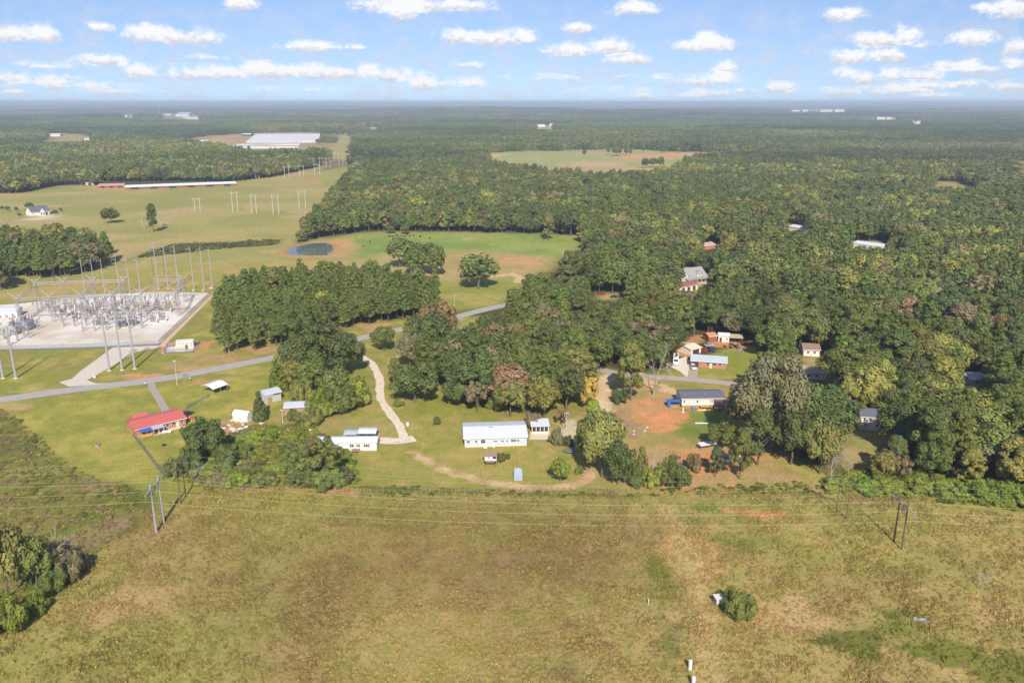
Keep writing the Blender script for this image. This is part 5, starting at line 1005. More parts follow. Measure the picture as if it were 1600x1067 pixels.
gable('clay_shed', 'rusty orange roofed shed at the edge of the pines', (1107, 535), (1120, 534), 6, 3.0, 3.8, RUST, mat('orange_roof', srgb(204, 146, 106), .8, .12), .3, cat='shed')
loc, rz, L = frame((1141, 536), (1160, 537)); r = thing('pole_shed', loc, rz, 'open pole shed full of machinery beside the white shed', 'shed'); MB().extrude_x([(-.3, 2.6), (5, 3.1), (5, 3.25), (-.3, 2.75)], -.2, L + .2).build('roof', mat('tan_tin', srgb(200, 176, 140), .7, .12), r)
for x in (.05, L / 3, 2 * L / 3, L - .2): MB().box(x, 0, -.1, x + .15, .15, 2.66).build('post', DARKW, r)
MB().box(0, 4.7, -.1, L, 4.85, 3.0).build('back_wall', DARKW, r)
# gabled house in the woods
loc, rz, L = frame((1064, 446), (1104, 441)); r = thing('gabled_house', loc, rz, 'large house with a steep grey roof and white gables deep in the woods', 'house'); D = 13
MB().extrude_x([(0, -.1), (D, -.1), (D, 4.2), (D / 2, 8.9), (0, 4.2)], 0, L).build('wall', CREAM, r); roof_x(r, L, D, 4.2, 9.0, GREYSH, .5)
for gx0 in (.06 * L, .60 * L):
    w_ = .24 * L; g = MB().extrude([(gx0, 4.5), (gx0 + w_, 4.5), (gx0 + w_ / 2, 7.6)], .5, 4.6).build('gable', SIDING, r); window(g, gx0 + w_ * .36, .5, 5.0, w_ * .28, 1.4)
    c = [(gx0 - .4, 4.35), (gx0 + w_ / 2, 7.7), (gx0 + w_ + .4, 4.35), (gx0 + w_ + .4, 4.55), (gx0 + w_ / 2, 7.95), (gx0 - .4, 4.55)]; MB().extrude(c, .2, 4.8).build('gable_roof', GREYSH, r)
porch(r, .15 * L, L, 3.2, 4.0, GREYSH, TRIM, .4, .6, 0, CONC, 6)
for f in (.3, .45, .7, .85): window(r, f * L, 0, 1.0, 1.3, 1.8)
r, L = gable('arched_garage', 'tan garage with a maroon roof and arched openings below the gabled house', (1062, 458), (1090, 452), 9, 3.4, 4.8, CREAM, MAROON, .5, cat='garage')
for i in range(3):
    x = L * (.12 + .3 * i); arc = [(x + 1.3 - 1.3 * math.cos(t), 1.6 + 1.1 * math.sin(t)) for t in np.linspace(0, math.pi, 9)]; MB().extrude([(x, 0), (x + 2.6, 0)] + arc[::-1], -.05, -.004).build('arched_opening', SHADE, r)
# houses half hidden in the right-hand wood
gable('brown_house', 'small white house with a brown roof at the end of the lane', (1255, 556), (1280, 557), 8, 3.2, 4.8, SIDING, BROWNSH, .5, windows=((.2, 1.2, 1.2, 1.2), (.6, 1.2, 1.2, 1.2)), doors=((.42, .9, 2.),)); gable('tan_roof_house', 'pale house with a tan shingle roof half covered by trees', (1256, 592), (1290, 594), 9, 3.0, 4.4, CREAM, mat('tan_shingle', srgb(184, 156, 136), .9, .1), .5, windows=((.15, 1.1, 1.4, 1.2), (.5, 1.1, 1.4, 1.2)), doors=((.35, .9, 2.),))
r, L = gable('cream_house', 'two storey cream house with a slate roof in the dense wood', (1343, 671), (1374, 673), 8, 5.0, 6.6, CREAM, SLATE, .4, windows=((.12, 3.3, 1., 1.2), (.4, 3.3, 1., 1.2), (.75, 1.2, 1.2, 1.3), (.75, 3.3, 1., 1.2)), doors=((.28, .9, 2.1),)); porch(r, .0, .3 * L, 2.0, 2.7, SLATE, TRIM, .3, .3, 0, WOODG, 2)
gable('metal_barn', 'long white metal roofed barn among the trees', (1333, 387), (1378, 393), 12, 3.6, 4.9, SIDING, WHITE_METAL, .4, cat='barn', doors=((.45, 3., 2.8),)); gable('small_barn', 'small bright metal roofed barn deep in the woods', (1232, 360), (1256, 364), 11, 3.6, 4.9, SIDING, WHITE_METAL, .4, cat='barn', doors=((.4, 3., 2.8),))
gable('lane_house', 'tan roofed house beside the leafy lane above the gabled house', (1101, 391), (1118, 388), 9, 3., 4.6, BRICK, mat('pinkish_shingle', srgb(196, 166, 148), .9, .1), .4, windows=((.3, 1.1, 1.2, 1.2), (.6, 1.1, 1.2, 1.2))); gable('grey_cottage', 'grey metal roofed cottage almost lost in the wood', (1515, 604), (1541, 602), 8, 3., 4.2, GREYW, TIN, .4, windows=((.3, 1.1, 1.2, 1.2), (.6, 1.1, 1.2, 1.2)))
# farm on the far pasture
def far_shed(name, label, a, b, D, h, ridge, wm, rm, cat='barn', group=None, doors=0):
    loc, rz, L = frame(a, b); r = thing(name, loc, rz, label, cat, group); MB().extrude_x([(0, -.5), (D, -.5), (D, h - .02), (D / 2, ridge - .02), (0, h - .02)], 0, L).build('wall', wm, r); o = roof_x(r, L, D, h, ridge, rm, .6, t=.2)
    for i in range(doors): MB().box(L * (i + .3) / doors, -.06, .0, L * (i + .7) / doors, -.004, h * .75).build('door', SHADE, r)
    return r, L
far_shed('poultry_house', 'very long low poultry house with a white metal roof along the wood', (196, 297), (369, 290.5), 13, 3.4, 5.4, RUST, WHITE_METAL, 'poultry house', doors=6); far_shed('old_poultry_house', 'older long poultry house with a rusty roof beside the farm track', (154, 294), (194, 293.5), 12, 3.2, 5., RUST, mat('rusty_roof', srgb(186, 150, 130), .8, .15), 'poultry house', doors=3)
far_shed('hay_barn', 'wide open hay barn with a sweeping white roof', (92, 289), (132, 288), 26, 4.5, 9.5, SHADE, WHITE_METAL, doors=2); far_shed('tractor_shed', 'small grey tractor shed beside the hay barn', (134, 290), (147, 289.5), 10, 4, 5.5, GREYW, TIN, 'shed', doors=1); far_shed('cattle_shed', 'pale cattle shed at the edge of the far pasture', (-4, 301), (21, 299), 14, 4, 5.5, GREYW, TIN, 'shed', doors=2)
r, L = far_shed('farmhouse', 'white farmhouse with a steep dark roof on the far pasture', (50, 338), (78, 335), 12, 4.2, 9.0, SIDING, SLATE, 'house'); g = MB().extrude([(L * .3, -.3), (L * .62, -.3), (L * .62, 4.2), (L * .46, 8.2), (L * .3, 4.2)], -5, 5).build('front_wing', SIDING, r); MB().extrude([(L * .26, 3.8), (L * .46, 8.3), (L * .66, 3.8), (L * .66, 4.1), (L * .46, 8.6), (L * .26, 4.1)], -5.5, 6).build('wing_roof', SLATE, r); [window(r, L * f, -5, 1.2, 1.6, 1.8) for f in (.36, .5)]; window(r, L * .8, 0, 1.2, 1.6, 1.6)
MB().box(L * .3, -12, -.2, L * 1.4, -6, .15).build('terrace', CONC, r)
for i in range(9):
    t0 = i / 9; r, L = far_shed('broiler_house', 'white roofed broiler house in the tight row beyond the woods', (385 + 16 * t0, 223.4 - 13.0 * t0), (497 + 3.5 * t0, 223.4 - 13.4 * t0), 15, 3.2, 4.6, SIDING, WHITE_METAL, 'poultry house', 'row of broiler houses')
for i in range(3): far_shed('lower_broiler_house', 'white roofed broiler house half hidden by the tree line', (364 + 3 * i, 232.5 - 2.2 * i), (466 + i, 231.5 - 2.2 * i), 15, 3.2, 4.6, SIDING, WHITE_METAL, 'poultry house', 'broiler houses behind the tree line')
far_shed('farm_office', 'small white farm building by the red dirt loop', (314, 222.5), (324, 222.5), 12, 4, 6, SIDING, WHITE_METAL, 'building', doors=1); far_shed('feed_barn', 'small white barn beside the broiler houses', (379, 212.5), (391, 212.5), 18, 5, 8, SHADE, WHITE_METAL, doors=1)
k = 0
for (nm, lab, x0, x1, y, D, h, rm) in (('sawmill', 'white roofed mill building in the left clearing', 78, 94, 213.5, 30, 6, WHITE_METAL), ('mill_shed', 'low tan shed in the left clearing', 132, 143, 219.5, 24, 4, TIN), ('ridge_factory', 'pale flat factory on the wooded ridge', 833, 852, 198.5, 60, 8, WHITE_METAL), ('ridge_silo_barn', 'small white barn beside the ridge factory', 859, 867, 197.5, 40, 9, WHITE_METAL)): far_shed(nm, lab, (x0, y), (x1, y), D, h, h + 3, SIDING, rm, 'building')
def far_block(name, label, x0, x1, y, D, h, m, group):
    a, b = P(x0, y), P(x1, y); L = float(np.linalg.norm(b - a)); r = thing(name, tuple(map(float, a)), math.atan2(b[1] - a[1], b[0] - a[0]), label, 'building', group); MB().box(0, 0, -8, L, D, h).build('wall', m, r); MB().box(-1, -1, h + .01, L + 1, D + 1, h + 1.5).build('roof', WHITE_METAL, r)
for (x0, x1, y) in ((181, 190, 183.5), (192, 199, 184), (203, 216, 184.5), (108, 111, 175), (284, 288, 181), (295, 299, 182.5)): far_block('town_building', 'white building in the distant town near the radio mast', x0, x1, y, 90, 16, SIDING, 'distant town buildings')
for (x0, x1, y) in ((242, 252, 184.5), (258, 268, 181), (285, 296, 184), (300, 312, 186.5)): far_block('town_building', 'white building in the distant town near the radio mast', x0, x1, y, 90, 14, SIDING, 'distant town buildings')
for (x0, x1, y) in ((1237, 1249, 177), (1254, 1262, 176.5), (1282, 1300, 176), (1304, 1319, 176)): far_block('campus_building', 'white building of the distant campus on the skyline clearing', x0, x1, y, 160, 26, SIDING, 'distant campus buildings')
for (x0, x1, y) in ((1356, 1365, 187.5), (1370, 1383, 187), (1385, 1405, 187), (1423, 1430, 194.5), (1431, 1442, 194.5)): far_block('plant_building', 'white plant building far off in the woods', x0, x1, y, 80, 14, SIDING, 'distant plant buildings')
b = P(250, 184); r = thing('radio_mast', tuple(map(float, b)), 0, 'thin pale radio mast above the distant town', 'mast'); MB().tube((0, 0, -5), (0, 0, 70), 2.0, 1.0, 5).build('shaft', GALV, r); MB().box(-1.5, -1.5, 70, 1.5, 1.5, 74).build('beacon', TRIM, r)
b = P(353.5, 170); r = thing('water_tower', tuple(map(float, b)), 0, 'white water tower on the skyline', 'water tower'); MB().tube((0, 0, -5), (0, 0, 45), 6, 5, 8).build('stem', TRIM, r); MB().lathe((0, 0, 44), [(5, 0), (18, 8), (22, 18), (17, 27), (2, 31)], 12).build('tank', TRIM, r)
# ------------------------------------------------------------------ vehicles
def paintm(n, c): return mat('car_' + n, c, 0.3, 0.03, 0.5, spec=0.6)
def car(label, px, py, rz, paint, kind='suv', name='parked_car', cat='car'):
    """local +x is the nose"""
    b = P(px, py); r = thing(name, (b[0], b[1], .04), rz, label, cat); L, W = {'suv': (4.7, 1.95), 'sedan': (4.7, 1.85), 'pickup': (5.6, 2.0)}[kind]
    hood = .98 if kind == 'suv' else .88 if kind == 'sedan' else 1.05; tail = hood + (.06 if kind != 'pickup' else .0); h0 = .38; x0, x1 = -L / 2, L / 2
    prof = [(x0 + .06, h0), (x1 - .1, h0), (x1, h0 + .25), (x1 - .04, hood - .14), (x1 - .5, hood - .02), (x1 - 1.35, hood + .06), (x0 + .3, tail), (x0, tail - .12), (x0 - .02, h0 + .3)]
    m = MB(); n = len(prof); ys = ((-W / 2 + .12, .93), (-W / 2, 1.0), (W / 2, 1.0), (W / 2 - .12, .93))
    for (y, k) in ((-W / 2 + .1, 1.0), (-W / 2, .96), (W / 2, .96), (W / 2 - .1, 1.0)): pass
    m.extrude(prof, -W / 2, W / 2); m.build('body', paint, r)
    rh = {'suv': 1.75, 'sedan': 1.45, 'pickup': 1.85}[kind]; a, e = {'suv': (x0 + .15, x1 - 1.3), 'sedan': (x0 + .7, x1 - 1.35), 'pickup': (x0 + 1.95, x1 - 1.4)}[kind]; ra, re = a + (.25 if kind == 'suv' else .55 if kind == 'sedan' else .12), e - .75
    g = MB(); zb = hood + .03; wb, wt = W / 2 - .05, W / 2 - .24
    g.add([(a, -wb, zb), (e, -wb, zb), (re, -wt, rh - .06), (ra, -wt, rh - .06), (a, wb, zb), (e, wb, zb), (re, wt, rh - .06), (ra, wt, rh - .06)], [(0, 1, 2, 3), (5, 4, 7, 6), (1, 5, 6, 2), (4, 0, 3, 7), (3, 2, 6, 7), (0, 4, 5, 1)]); g.build('windows', GLASS, r)
    MB().box(ra - .06, -wt - .02, rh - .06, re + .06, wt + .02, rh).build('roof', paint, r)
    if kind == 'pickup': MB().box(x0 + .12, -W / 2 + .12, tail + .004, x0 + 1.85, W / 2 - .12, tail + .02).build('cargo_bed', SHADE, r)
    for sx in (-L / 2 + .95, L / 2 - .95):
        for sy in (-1, 1):
            y0, y1 = sorted((sy * (W / 2 - .2), sy * (W / 2 + .02))); t = MB().tube((sx, y0, .36), (sx, y1, .36), .36, .36, 12).build('wheel', BLACK, r); q0, q1 = sorted((sy * (W / 2 + .02), sy * (W / 2 + .035))); MB().tube((sx, q0, .36), (sx, q1, .36), .21, .21, 8).build('rim', CHROME, t)
    for sy in (-1, 1):
        MB().box(x1 - .05, sy * W * .34 - .18, .62, x1 + .015, sy * W * .34 + .18, .78).build('headlight', TRIM, r); MB().box(x0 - .03, sy * W * .4 - .1, .75, x0 + .02, sy * W * .4 + .1, 1.0).build('taillight', mat('tail_red', srgb(150, 30, 28), .4), r)
    return r
CW, CD, CR, CS = paintm('white', srgb(236, 236, 236)), paintm('dark', srgb(50, 54, 64)), paintm('red', srgb(176, 30, 44)), paintm('silver', srgb(186, 190, 196))
car('white suv parked on the concrete drive of the brick house', 1083, 576, R(-88), CW); car('dark suv with a pale hood behind the brick house', 1111, 549, R(-60), CD); car('bright red pickup parked beside the cream workshop', 1096, 549, R(25), CR, 'pickup', 'pickup_truck', 'truck'); car('silver sedan parked on the clay by the rusty shed', 1108, 541, R(15), CS, 'sedan'); car('red car parked under the trees by the county road', 940, 461, R(8), CR, 'sedan')
car('dark sedan parked under the trees beside the red car', 960, 465, R(20), CD, 'sedan'); car('dark suv parked beside the red roofed house', 293, 649, R(70), CD); car('silver car on the drive behind the gabled house', 1110, 438, R(15), CS, 'sedan')
# motorhome
b = P(1056, 567); r = thing('motorhome', (b[0], b[1], .04), R(-102), 'white motorhome with black roof units parked on the gravel yard', 'motorhome')
MB().extrude([(-4.6, .5), (4.3, .5), (4.6, 1.2), (4.5, 2.0), (4.1, 3.1), (-4.55, 3.2), (-4.65, 1.0)], -1.2, 1.2).build('body', CW, r)
ws = MB().add([(4.53, -1.0, 2.0), (4.53, 1.0, 2.0), (4.2, .95, 2.95), (4.2, -.95, 2.95)], [(0, 1, 2, 3)]).build('windshield', GLASS, r)
for (x, y) in ((-3, 0), (-1.2, .2), (.6, -.1), (2.3, .1)): MB().box(x - .55, y - .45, 3.12, x + .55, y + .45, 3.42).build('roof_unit', SHUT if x < 2 else TRIM, r)
for s in (-1, 1):
    for x in (-2.8, -.6, 1.6): y0, y1 = sorted((s * 1.2, s * 1.23)); MB().box(x - .6, y0, 1.9, x + .6, y1, 2.5).build('window', GLASS, r)
    for x in (-2.6, 2.9): y0, y1 = sorted((s * .95, s * 1.22)); MB().tube((x, y0, .46), (x, y1, .46), .46, .46, 12).build('wheel', BLACK, r)
b = P(1049, 571); r = thing('utility_trailer', (b[0], b[1], .04), R(-10), 'flat utility trailer with a dark load in front of the motorhome', 'trailer'); MB().box(-2.2, -1.0, .5, 2.2, 1.0, .66).build('deck', CONC, r); MB().box(-1.5, -.8, .66, 1.0, .8, 1.2).build('load', SHUT, r); MB().tube((2.2, 0, .56), (3.4, 0, .5), .06, .06).build('tongue', GALVD, r)
for s in (-1, 1): y0, y1 = sorted((s * 1.0, s * 1.2)); MB().tube((0, y0, .34), (0, y1, .34), .34, .34, 10).build('wheel', BLACK, r)
# ------------------------------------------------------------------ yard things
loc, rz, L = frame((1043, 637), (1062, 637)); r = thing('tarp_shelter', loc, rz, 'open shelter under a bright blue tarp beside the white house', 'shelter'); MB().extrude_x([(-.2, 2.3), (1.4, 2.75), (3.0, 2.3), (3.0, 2.36), (1.4, 2.83), (-.2, 2.36)], -.2, L + .2).build('tarp_roof', TARP, r); MB().box(0, .05, .0, .9, 2.6, 2.2).build('tarp_side', TARP, r)
for x in (.95, L - .1): [MB().box(x, y, -.1, x + .1, y + .1, 2.32).build('post', WOODG, r) for y in (.0, 2.6)]
MB().box(1.2, .5, .0, L - .4, 2.2, .8).build('workbench', WOODG, r)
b = P(1083.5, 640); r = thing('covered_grill', (b[0], b[1], 0), 0, 'rounded grill under a blue cover against the brick base', 'grill'); MB().lathe((0, 0, .0), [(.75, 0), (.8, .7), (.85, 1.0), (.55, 1.35), (.1, 1.45)], 12).build('cover', mat('cover_blue', srgb(116, 130, 176), .6, .1), r); MB().box(.5, -.15, .7, 1.5, .15, .8).build('side_shelf', GALVD, r)
b = P(1100, 642); r = thing('canoe', (b[0], b[1], .05), R(2), 'pale yellow canoe lying on the lawn behind the white house', 'canoe'); m = MB(); vs = []; 
for i in range(9):
    t = -1 + i / 4; w = .42 * (1 - t * t) ** .6 + .02; vs += [(t * 2.5, -w, .42 + .12 * t * t), (t * 2.5, -w * .7, .08), (t * 2.5, w * .7, .08), (t * 2.5, w, .42 + .12 * t * t)]
m.add(vs, [(4 * i + j, 4 * i + 4 + j, 4 * i + 5 + j, 4 * i + 1 + j) for i in range(8) for j in range(3)]); m.build('hull', mat('canoe_paint', srgb(226, 206, 150), .5), r); [MB().box(x, -.35, .38, x + .2, .35, .42).build('seat', WOODG, r) for x in (-1.1, .9)]
b = P(1067, 644); r = thing('statue', (b[0], b[1], 0), 0, 'small pale garden statue at the corner of the white house', 'statue'); MB().lathe((0, 0, 0), [(.4, 0), (.4, .3), (.2, .35), (.28, .9), (.22, 1.4), (.1, 1.5), (.18, 1.65), (.12, 1.85)], 10).build('figure', mat('plaster', srgb(226, 216, 190)), r); MB().box(-.5, -.5, -.05, .5, .5, .06).build('plinth', CONC, r)
b = P(1120, 641); r = thing('red_cooler', (b[0], b[1], 0), 0, 'red storage chest under the porch of the white house', 'chest'); MB().box(-.9, -.4, 0, .3, .4, .8).build('box', mat('chest_red', srgb(190, 50, 44)), r); MB().box(-.95, -.45, .8, .35, .45, .92).build('lid', TRIM, r)
b = P(1097, 662); r = thing('white_pipe', (b[0], b[1], 0), R(-1), 'long white pipe lying on the mown grass', 'pipe'); MB().tube((-2.5, 0, .25), (2.5, 0, .25), .25, .25, 10).build('pipe', TRIM, r); MB().tube((2.4, 0, .25), (2.65, 0, .25), .3, .3, 10).build('collar', SKIRT, r)
loc, rz, L = frame((1095, 704), (1120, 700)); r = thing('tin_lean_to', loc, rz, 'low lean-to with a white tin roof in the clay yard', 'lean-to'); MB().extrude_x([(0, 1.5), (2.2, 1.9), (2.2, 1.97), (0, 1.57)], 0, L).build('roof', WHITE_METAL, r); [MB().box(x, y, -.1, x + .1, y + .1, 1.55).build('post', WOODG, r) for x in (.1, L / 2, L - .2) for y in (.1, 1.9)]; MB().box(.1, 2.0, 0, L - .1, 2.08, 1.8).build('back_wall', RUST, r)
rj = np.random.default_rng(3)
def junk(label, px, py, n, spread, mats_, name='junk_pile', smax=1.0):
    b = P(px, py); r = thing(name, (b[0], b[1], 0), 0, label, 'junk pile')
    for i in range(n):
        x, y = rj.normal(0, spread, 2); w, d, h = rj.uniform(.25, smax, 3); a = rj.uniform(0, 3.1); c, s = math.cos(a), math.sin(a); k = rj.uniform(-.12, .12)
        vs = [(x + c * u - s * v, y + s * u + c * v, z + k * u) for z in (0.0, h * .7) for (u, v) in ((-w, -d), (w, -d), (w, d), (-w, d))]; vs = [(X_, Y_, max(Z_, -.05)) for X_, Y_, Z_ in vs]
        MB().add(vs, [(0, 3, 2, 1), (4, 5, 6, 7), (0, 1, 5, 4), (1, 2, 6, 5), (2, 3, 7, 6), (3, 0, 4, 7)]).build(['crate', 'scrap_panel', 'barrel_box', 'old_appliance'][i % 4], mats_[i % len(mats_)], r)
junk('rusty heap of scrap under the small trees', 1088, 722, 22, 2.4, [RUST, mat('clay_scrap', srgb(150, 92, 66), .9, .2), WOODG, RUST]); junk('pile of white appliances and scrap in the clay yard', 1142, 716, 26, 2.6, [TRIM, GALV, TARP, SHUT, RUST, SKIRT]); junk('scattered boards and tubs in the junk garden', 352, 668, 30, 4.0, [TRIM, RUST, WOODG, CONC, SKIRT], smax=.7)
junk('clutter of bins around the end of the red roofed house', 303, 655, 12, 1.4, [mat('toy_red', srgb(196, 70, 70)), mat('toy_yellow', srgb(220, 190, 80)), TRIM, SHUT, CONC], smax=.6); junk('machinery and tyres heaped under the pole shed', 1150, 541, 24, 2.6, [SHUT, GALVD, BLACK, CD, RUST], smax=.9); junk('stones and boards along the edge of the clay yard', 985, 668, 18, 4, [SKIRT, WOODG, CONC], smax=.5); junk('pale boards stacked in the junk garden', 368, 678, 16, 3, [SKIRT, TRIM, WOODG], smax=.9)
b = P(261, 677.5); r = thing('propane_tank', (b[0], b[1], 0), R(12), 'white propane tank on the grass behind the red roofed house', 'tank'); MB().tube((-1.2, 0, .75), (1.2, 0, .75), .5, .5, 12).build('shell', TRIM, r, True); [MB().ball((x, 0, .75), (.35, .5, .5), 10, 6).build('end_cap', TRIM, r, True) for x in (-1.2, 1.2)]; [MB().box(x - .1, -.35, -.05, x + .1, .35, .35).build('foot', CONC, r) for x in (-.8, .8)]; MB().tube((0, 0, 1.2), (0, 0, 1.42), .16, .16, 8).build('valve_dome', GALVD, r)
b = P(256.5, 696); r = thing('fire_pit', (b[0], b[1], 0), 0, 'dark round fire pit on the lawn behind the red roofed house', 'fire pit'); MB().lathe((0, 0, 0), [(.7, 0), (.7, .45), (.5, .45), (.45, .15)], 12).build('ring', SHUT, r); MB().ball((0, 0, .2), (.4, .4, .2)).build('ashes', BLACK, r)
b = P(152, 697); r = thing('concrete_block', (b[0], b[1], 0), R(30), 'grey well cover standing in the mown lawn', 'well cover'); MB().lathe((0, 0, 0), [(.7, 0), (.7, .6), (.8, .62), (.8, .75), (.1, .82)], 10).build('cap', GALVD, r); MB().box(-.1, -.5, .8, .1, .5, .92).build('handle', SHUT, r)
b = P(890, 706); r = thing('trampoline', (b[0], b[1], 0), 0, 'round dark trampoline frame beside the shrubs', 'trampoline'); m = MB(); n = 20
for i in range(n): a0, a1 = 6.283 * i / n, 6.283 * (i + 1) / n; m.tube((2.1 * math.cos(a0), 2.1 * math.sin(a0), .8), (2.1 * math.cos(a1), 2.1 * math.sin(a1), .8), .06, .06, 5)
m.build('rim', GALVD, r); MB().tube((0, 0, .76), (0, 0, .79), 2.0, 2.0, 20).build('mat', mat('trampoline_mat', srgb(120, 122, 96), .9, .1), r); [MB().tube((2.0 * math.cos(a), 2.0 * math.sin(a), -.05), (2.05 * math.cos(a), 2.05 * math.sin(a), .8), .05, .05, 5).build('leg', GALVD, r) for a in (0.4, 1.97, 3.54, 5.11)]
for (px, py, lab) in ((637, 665, 'white well house post beside the gravel driveway'), (485, 676, 'white tank beside the thicket by the mobile home')):
    b = P(px, py); r = thing('small_tank', (b[0], b[1], 0), 0, lab, 'tank'); MB().lathe((0, 0, 0), [(.45, 0), (.5, .2), (.5, 1.1), (.3, 1.3), (.05, 1.35)], 10).build('shell', TRIM, r); MB().tube((0, 0, 1.3), (0, 0, 1.5), .08, .08).build('cap', GALVD, r)
# foreground pasture things
b = P(1122, 944); r = thing('deer_blind', (b[0], b[1], 0), R(14), 'weathered white hunting blind leaning by the round bush', 'blind'); [MB().box(x, y, -.1, x + .12, y + .12, 1.9).build('post', WOODG, r) for x in (-.8, .8) for y in (-.7, .7)]; MB().box(-.78, -.72, .5, .88, -.66, 1.7).build('front_panel', SKIRT, r); MB().box(-.84, -.5, .4, -.79, .65, 1.7).build('side_panel', GALVD, r); MB().extrude_x([(-.9, 1.85), (1.0, 2.1), (1.0, 2.17), (-.9, 1.92)], -1.0, 1.1).build('roof', SKIRT, r); MB().box(-.3, -.68, 1.0, .3, -.6, 1.4).build('opening', SHADE, r)
for (px, py, lab) in ((1078, 1046, 'upright white cylinder in the pasture, farther from the steel sheet'), (1083, 1072, 'upright white cylinder in the pasture, cut by the field edge')):
    b = P(px, py); r = thing('white_marker_post', (b[0], b[1], 0), 0, lab, 'marker post'); MB().tube((0, 0, -.1), (0, 0, 2.2), .38, .38, 14).build('shaft', TRIM, r, False); MB().lathe((0, 0, 2.2), [(.4, 0), (.36, .12), (.05, .2)], 14).build('cap', SKIRT, r); MB().tube((0, 0, 1.1), (0, 0, 1.2), .39, .39, 14).build('band', GALVD, r)
b = P(1440, 970); r = thing('steel_sheet', (b[0], b[1], 0), R(-22), 'bent sheet of silver roofing lying in the grass', 'metal sheet'); m = MB(); nn = 9; vs = [(x * 3.2 - 1.6, y * 1.3 - .65, .12 + .28 * abs(math.sin(x * 5 + y * 2))) for y in (0, 1) for x in np.linspace(0, 1, nn)]; m.add(vs + [(x, y, z - .04) for x, y, z in vs], [(i, i + 1, nn + i + 1, nn + i) for i in range(nn - 1)] + [(2 * nn + i, 3 * nn + i, 3 * nn + i + 1, 2 * nn + i + 1) for i in range(nn - 1)]); m.build('sheet', CHROME, r); MB().box(-.6, -.2, .02, 1.4, .15, .3).build('folded_edge', GALVD, r)
for (px, py, lab) in ((1013, 944, 'short white post in the weeds beside the worn track'), (993, 837, 'short grey fence post in the middle of the pasture'), (1040, 968, 'leaning grey stake in the weedy strip')):
    b = P(px, py); r = thing('field_post', (b[0], b[1], 0), 0, lab, 'post'); MB().box(-.09, -.09, -.2, .09, .09, 1.3).build('post', SKIRT if 'white' in lab else WOODG, r); MB().lathe((0, 0, 1.3), [(.16, 0), (.1, .1), (.02, .14)], 6).build('cap', TRIM if 'white' in lab else WOODG, r)
# mailboxes and the dog
for (px, py, lab) in ((227, 603, 'white mailbox where the house driveway meets the road'), (297, 595, 'pale mailbox beside the county road near the carport')):
    b = P(px, py); r = thing('mailbox', (b[0], b[1], 0), 0, lab, 'mailbox'); MB().box(-.06, -.06, -.2, .06, .06, 1.1).build('post', WOODG, r); MB().extrude_x([(-.15, 1.1), (.15, 1.1), (.15, 1.3), (.08, 1.4), (-.08, 1.4), (-.15, 1.3)], -.28, .28).build('box', TRIM, r)
# cows: one skinned body each
def skin_mesh(name, V, E, RAD, m):
    me = bpy.data.meshes.new(name); me.from_pydata(V, E, []); o = bpy.data.objects.new(name, me); COL.objects.link(o); md = o.modifiers.new('s', 'SKIN'); o.modifiers.new('u', 'SUBSURF').levels = 1
    for i, rr in enumerate(RAD): me.skin_vertices[0].data[i].radius = rr if isinstance(rr, tuple) else (rr, rr)
    me.skin_vertices[0].data[0].use_root = True; dg = bpy.context.evaluated_depsgraph_get(); out = bpy.data.meshes.new_from_object(o.evaluated_get(dg)); bpy.data.objects.remove(o); out.materials.clear(); out.materials.append(m); return out
def cow_mesh(graze):
    V = [(-.75, 0, 1.02), (-.25, 0, .98), (.3, 0, .98), (.75, 0, 1.08), (1.1, 0, 1.05 if graze else 1.32), (1.42, 0, .55 if graze else 1.45), (1.66, 0, .2 if graze else 1.32)]; RAD = [.34, .38, .38, .33, .19, .15, .1]; E = [(i, i + 1) for i in range(6)]
    for (x, s, at) in ((-.75, -1, 0), (-.75, 1, 0), (.65, -1, 3), (.65, 1, 3)):
        k = len(V); V += [(x, s * .24, .75), (x + (.08 if at == 3 else -.1), s * .24, .42), (x, s * .24, .04)]; RAD += [.15, .075, .06]; E += [(at, k), (k, k + 1), (k + 1, k + 2)]
    k = len(V); V += [(-1.12, 0, .95), (-1.18, 0, .45)]; RAD += [.05, .04]; E += [(0, k), (k, k + 1)]; k = len(V); V += [(V[5][0] - .05, -.22, V[5][2] + .12), (V[5][0] - .05, .22, V[5][2] + .12)]; RAD += [.04, .04]; E += [(5, k), (5, k + 1)]; return skin_mesh('cow', V, E, RAD, mat('cow_hide', srgb(34, 30, 28), .7, .15))
CM = [cow_mesh(True), cow_mesh(False)]
for i, (px, py) in enumerate(((608, 370), (613, 371), (620, 369), (627, 370), (632, 371), (640, 370), (646, 369), (657, 371), (671, 373), (578, 379), (568, 386), (510, 399), (483, 283.5), (636, 368))):
    b = P(px, py); o = link('cow', CM[i % 2]); o.location = (b[0], b[1], b[2]); o.rotation_euler = (0, 0, random.uniform(0, 6.28)); k = random.uniform(1.0, 1.2); o.scale = (k, k, k); tag(o, 'black cow grazing on the pasture', 'cow', 'black cattle on the pasture')
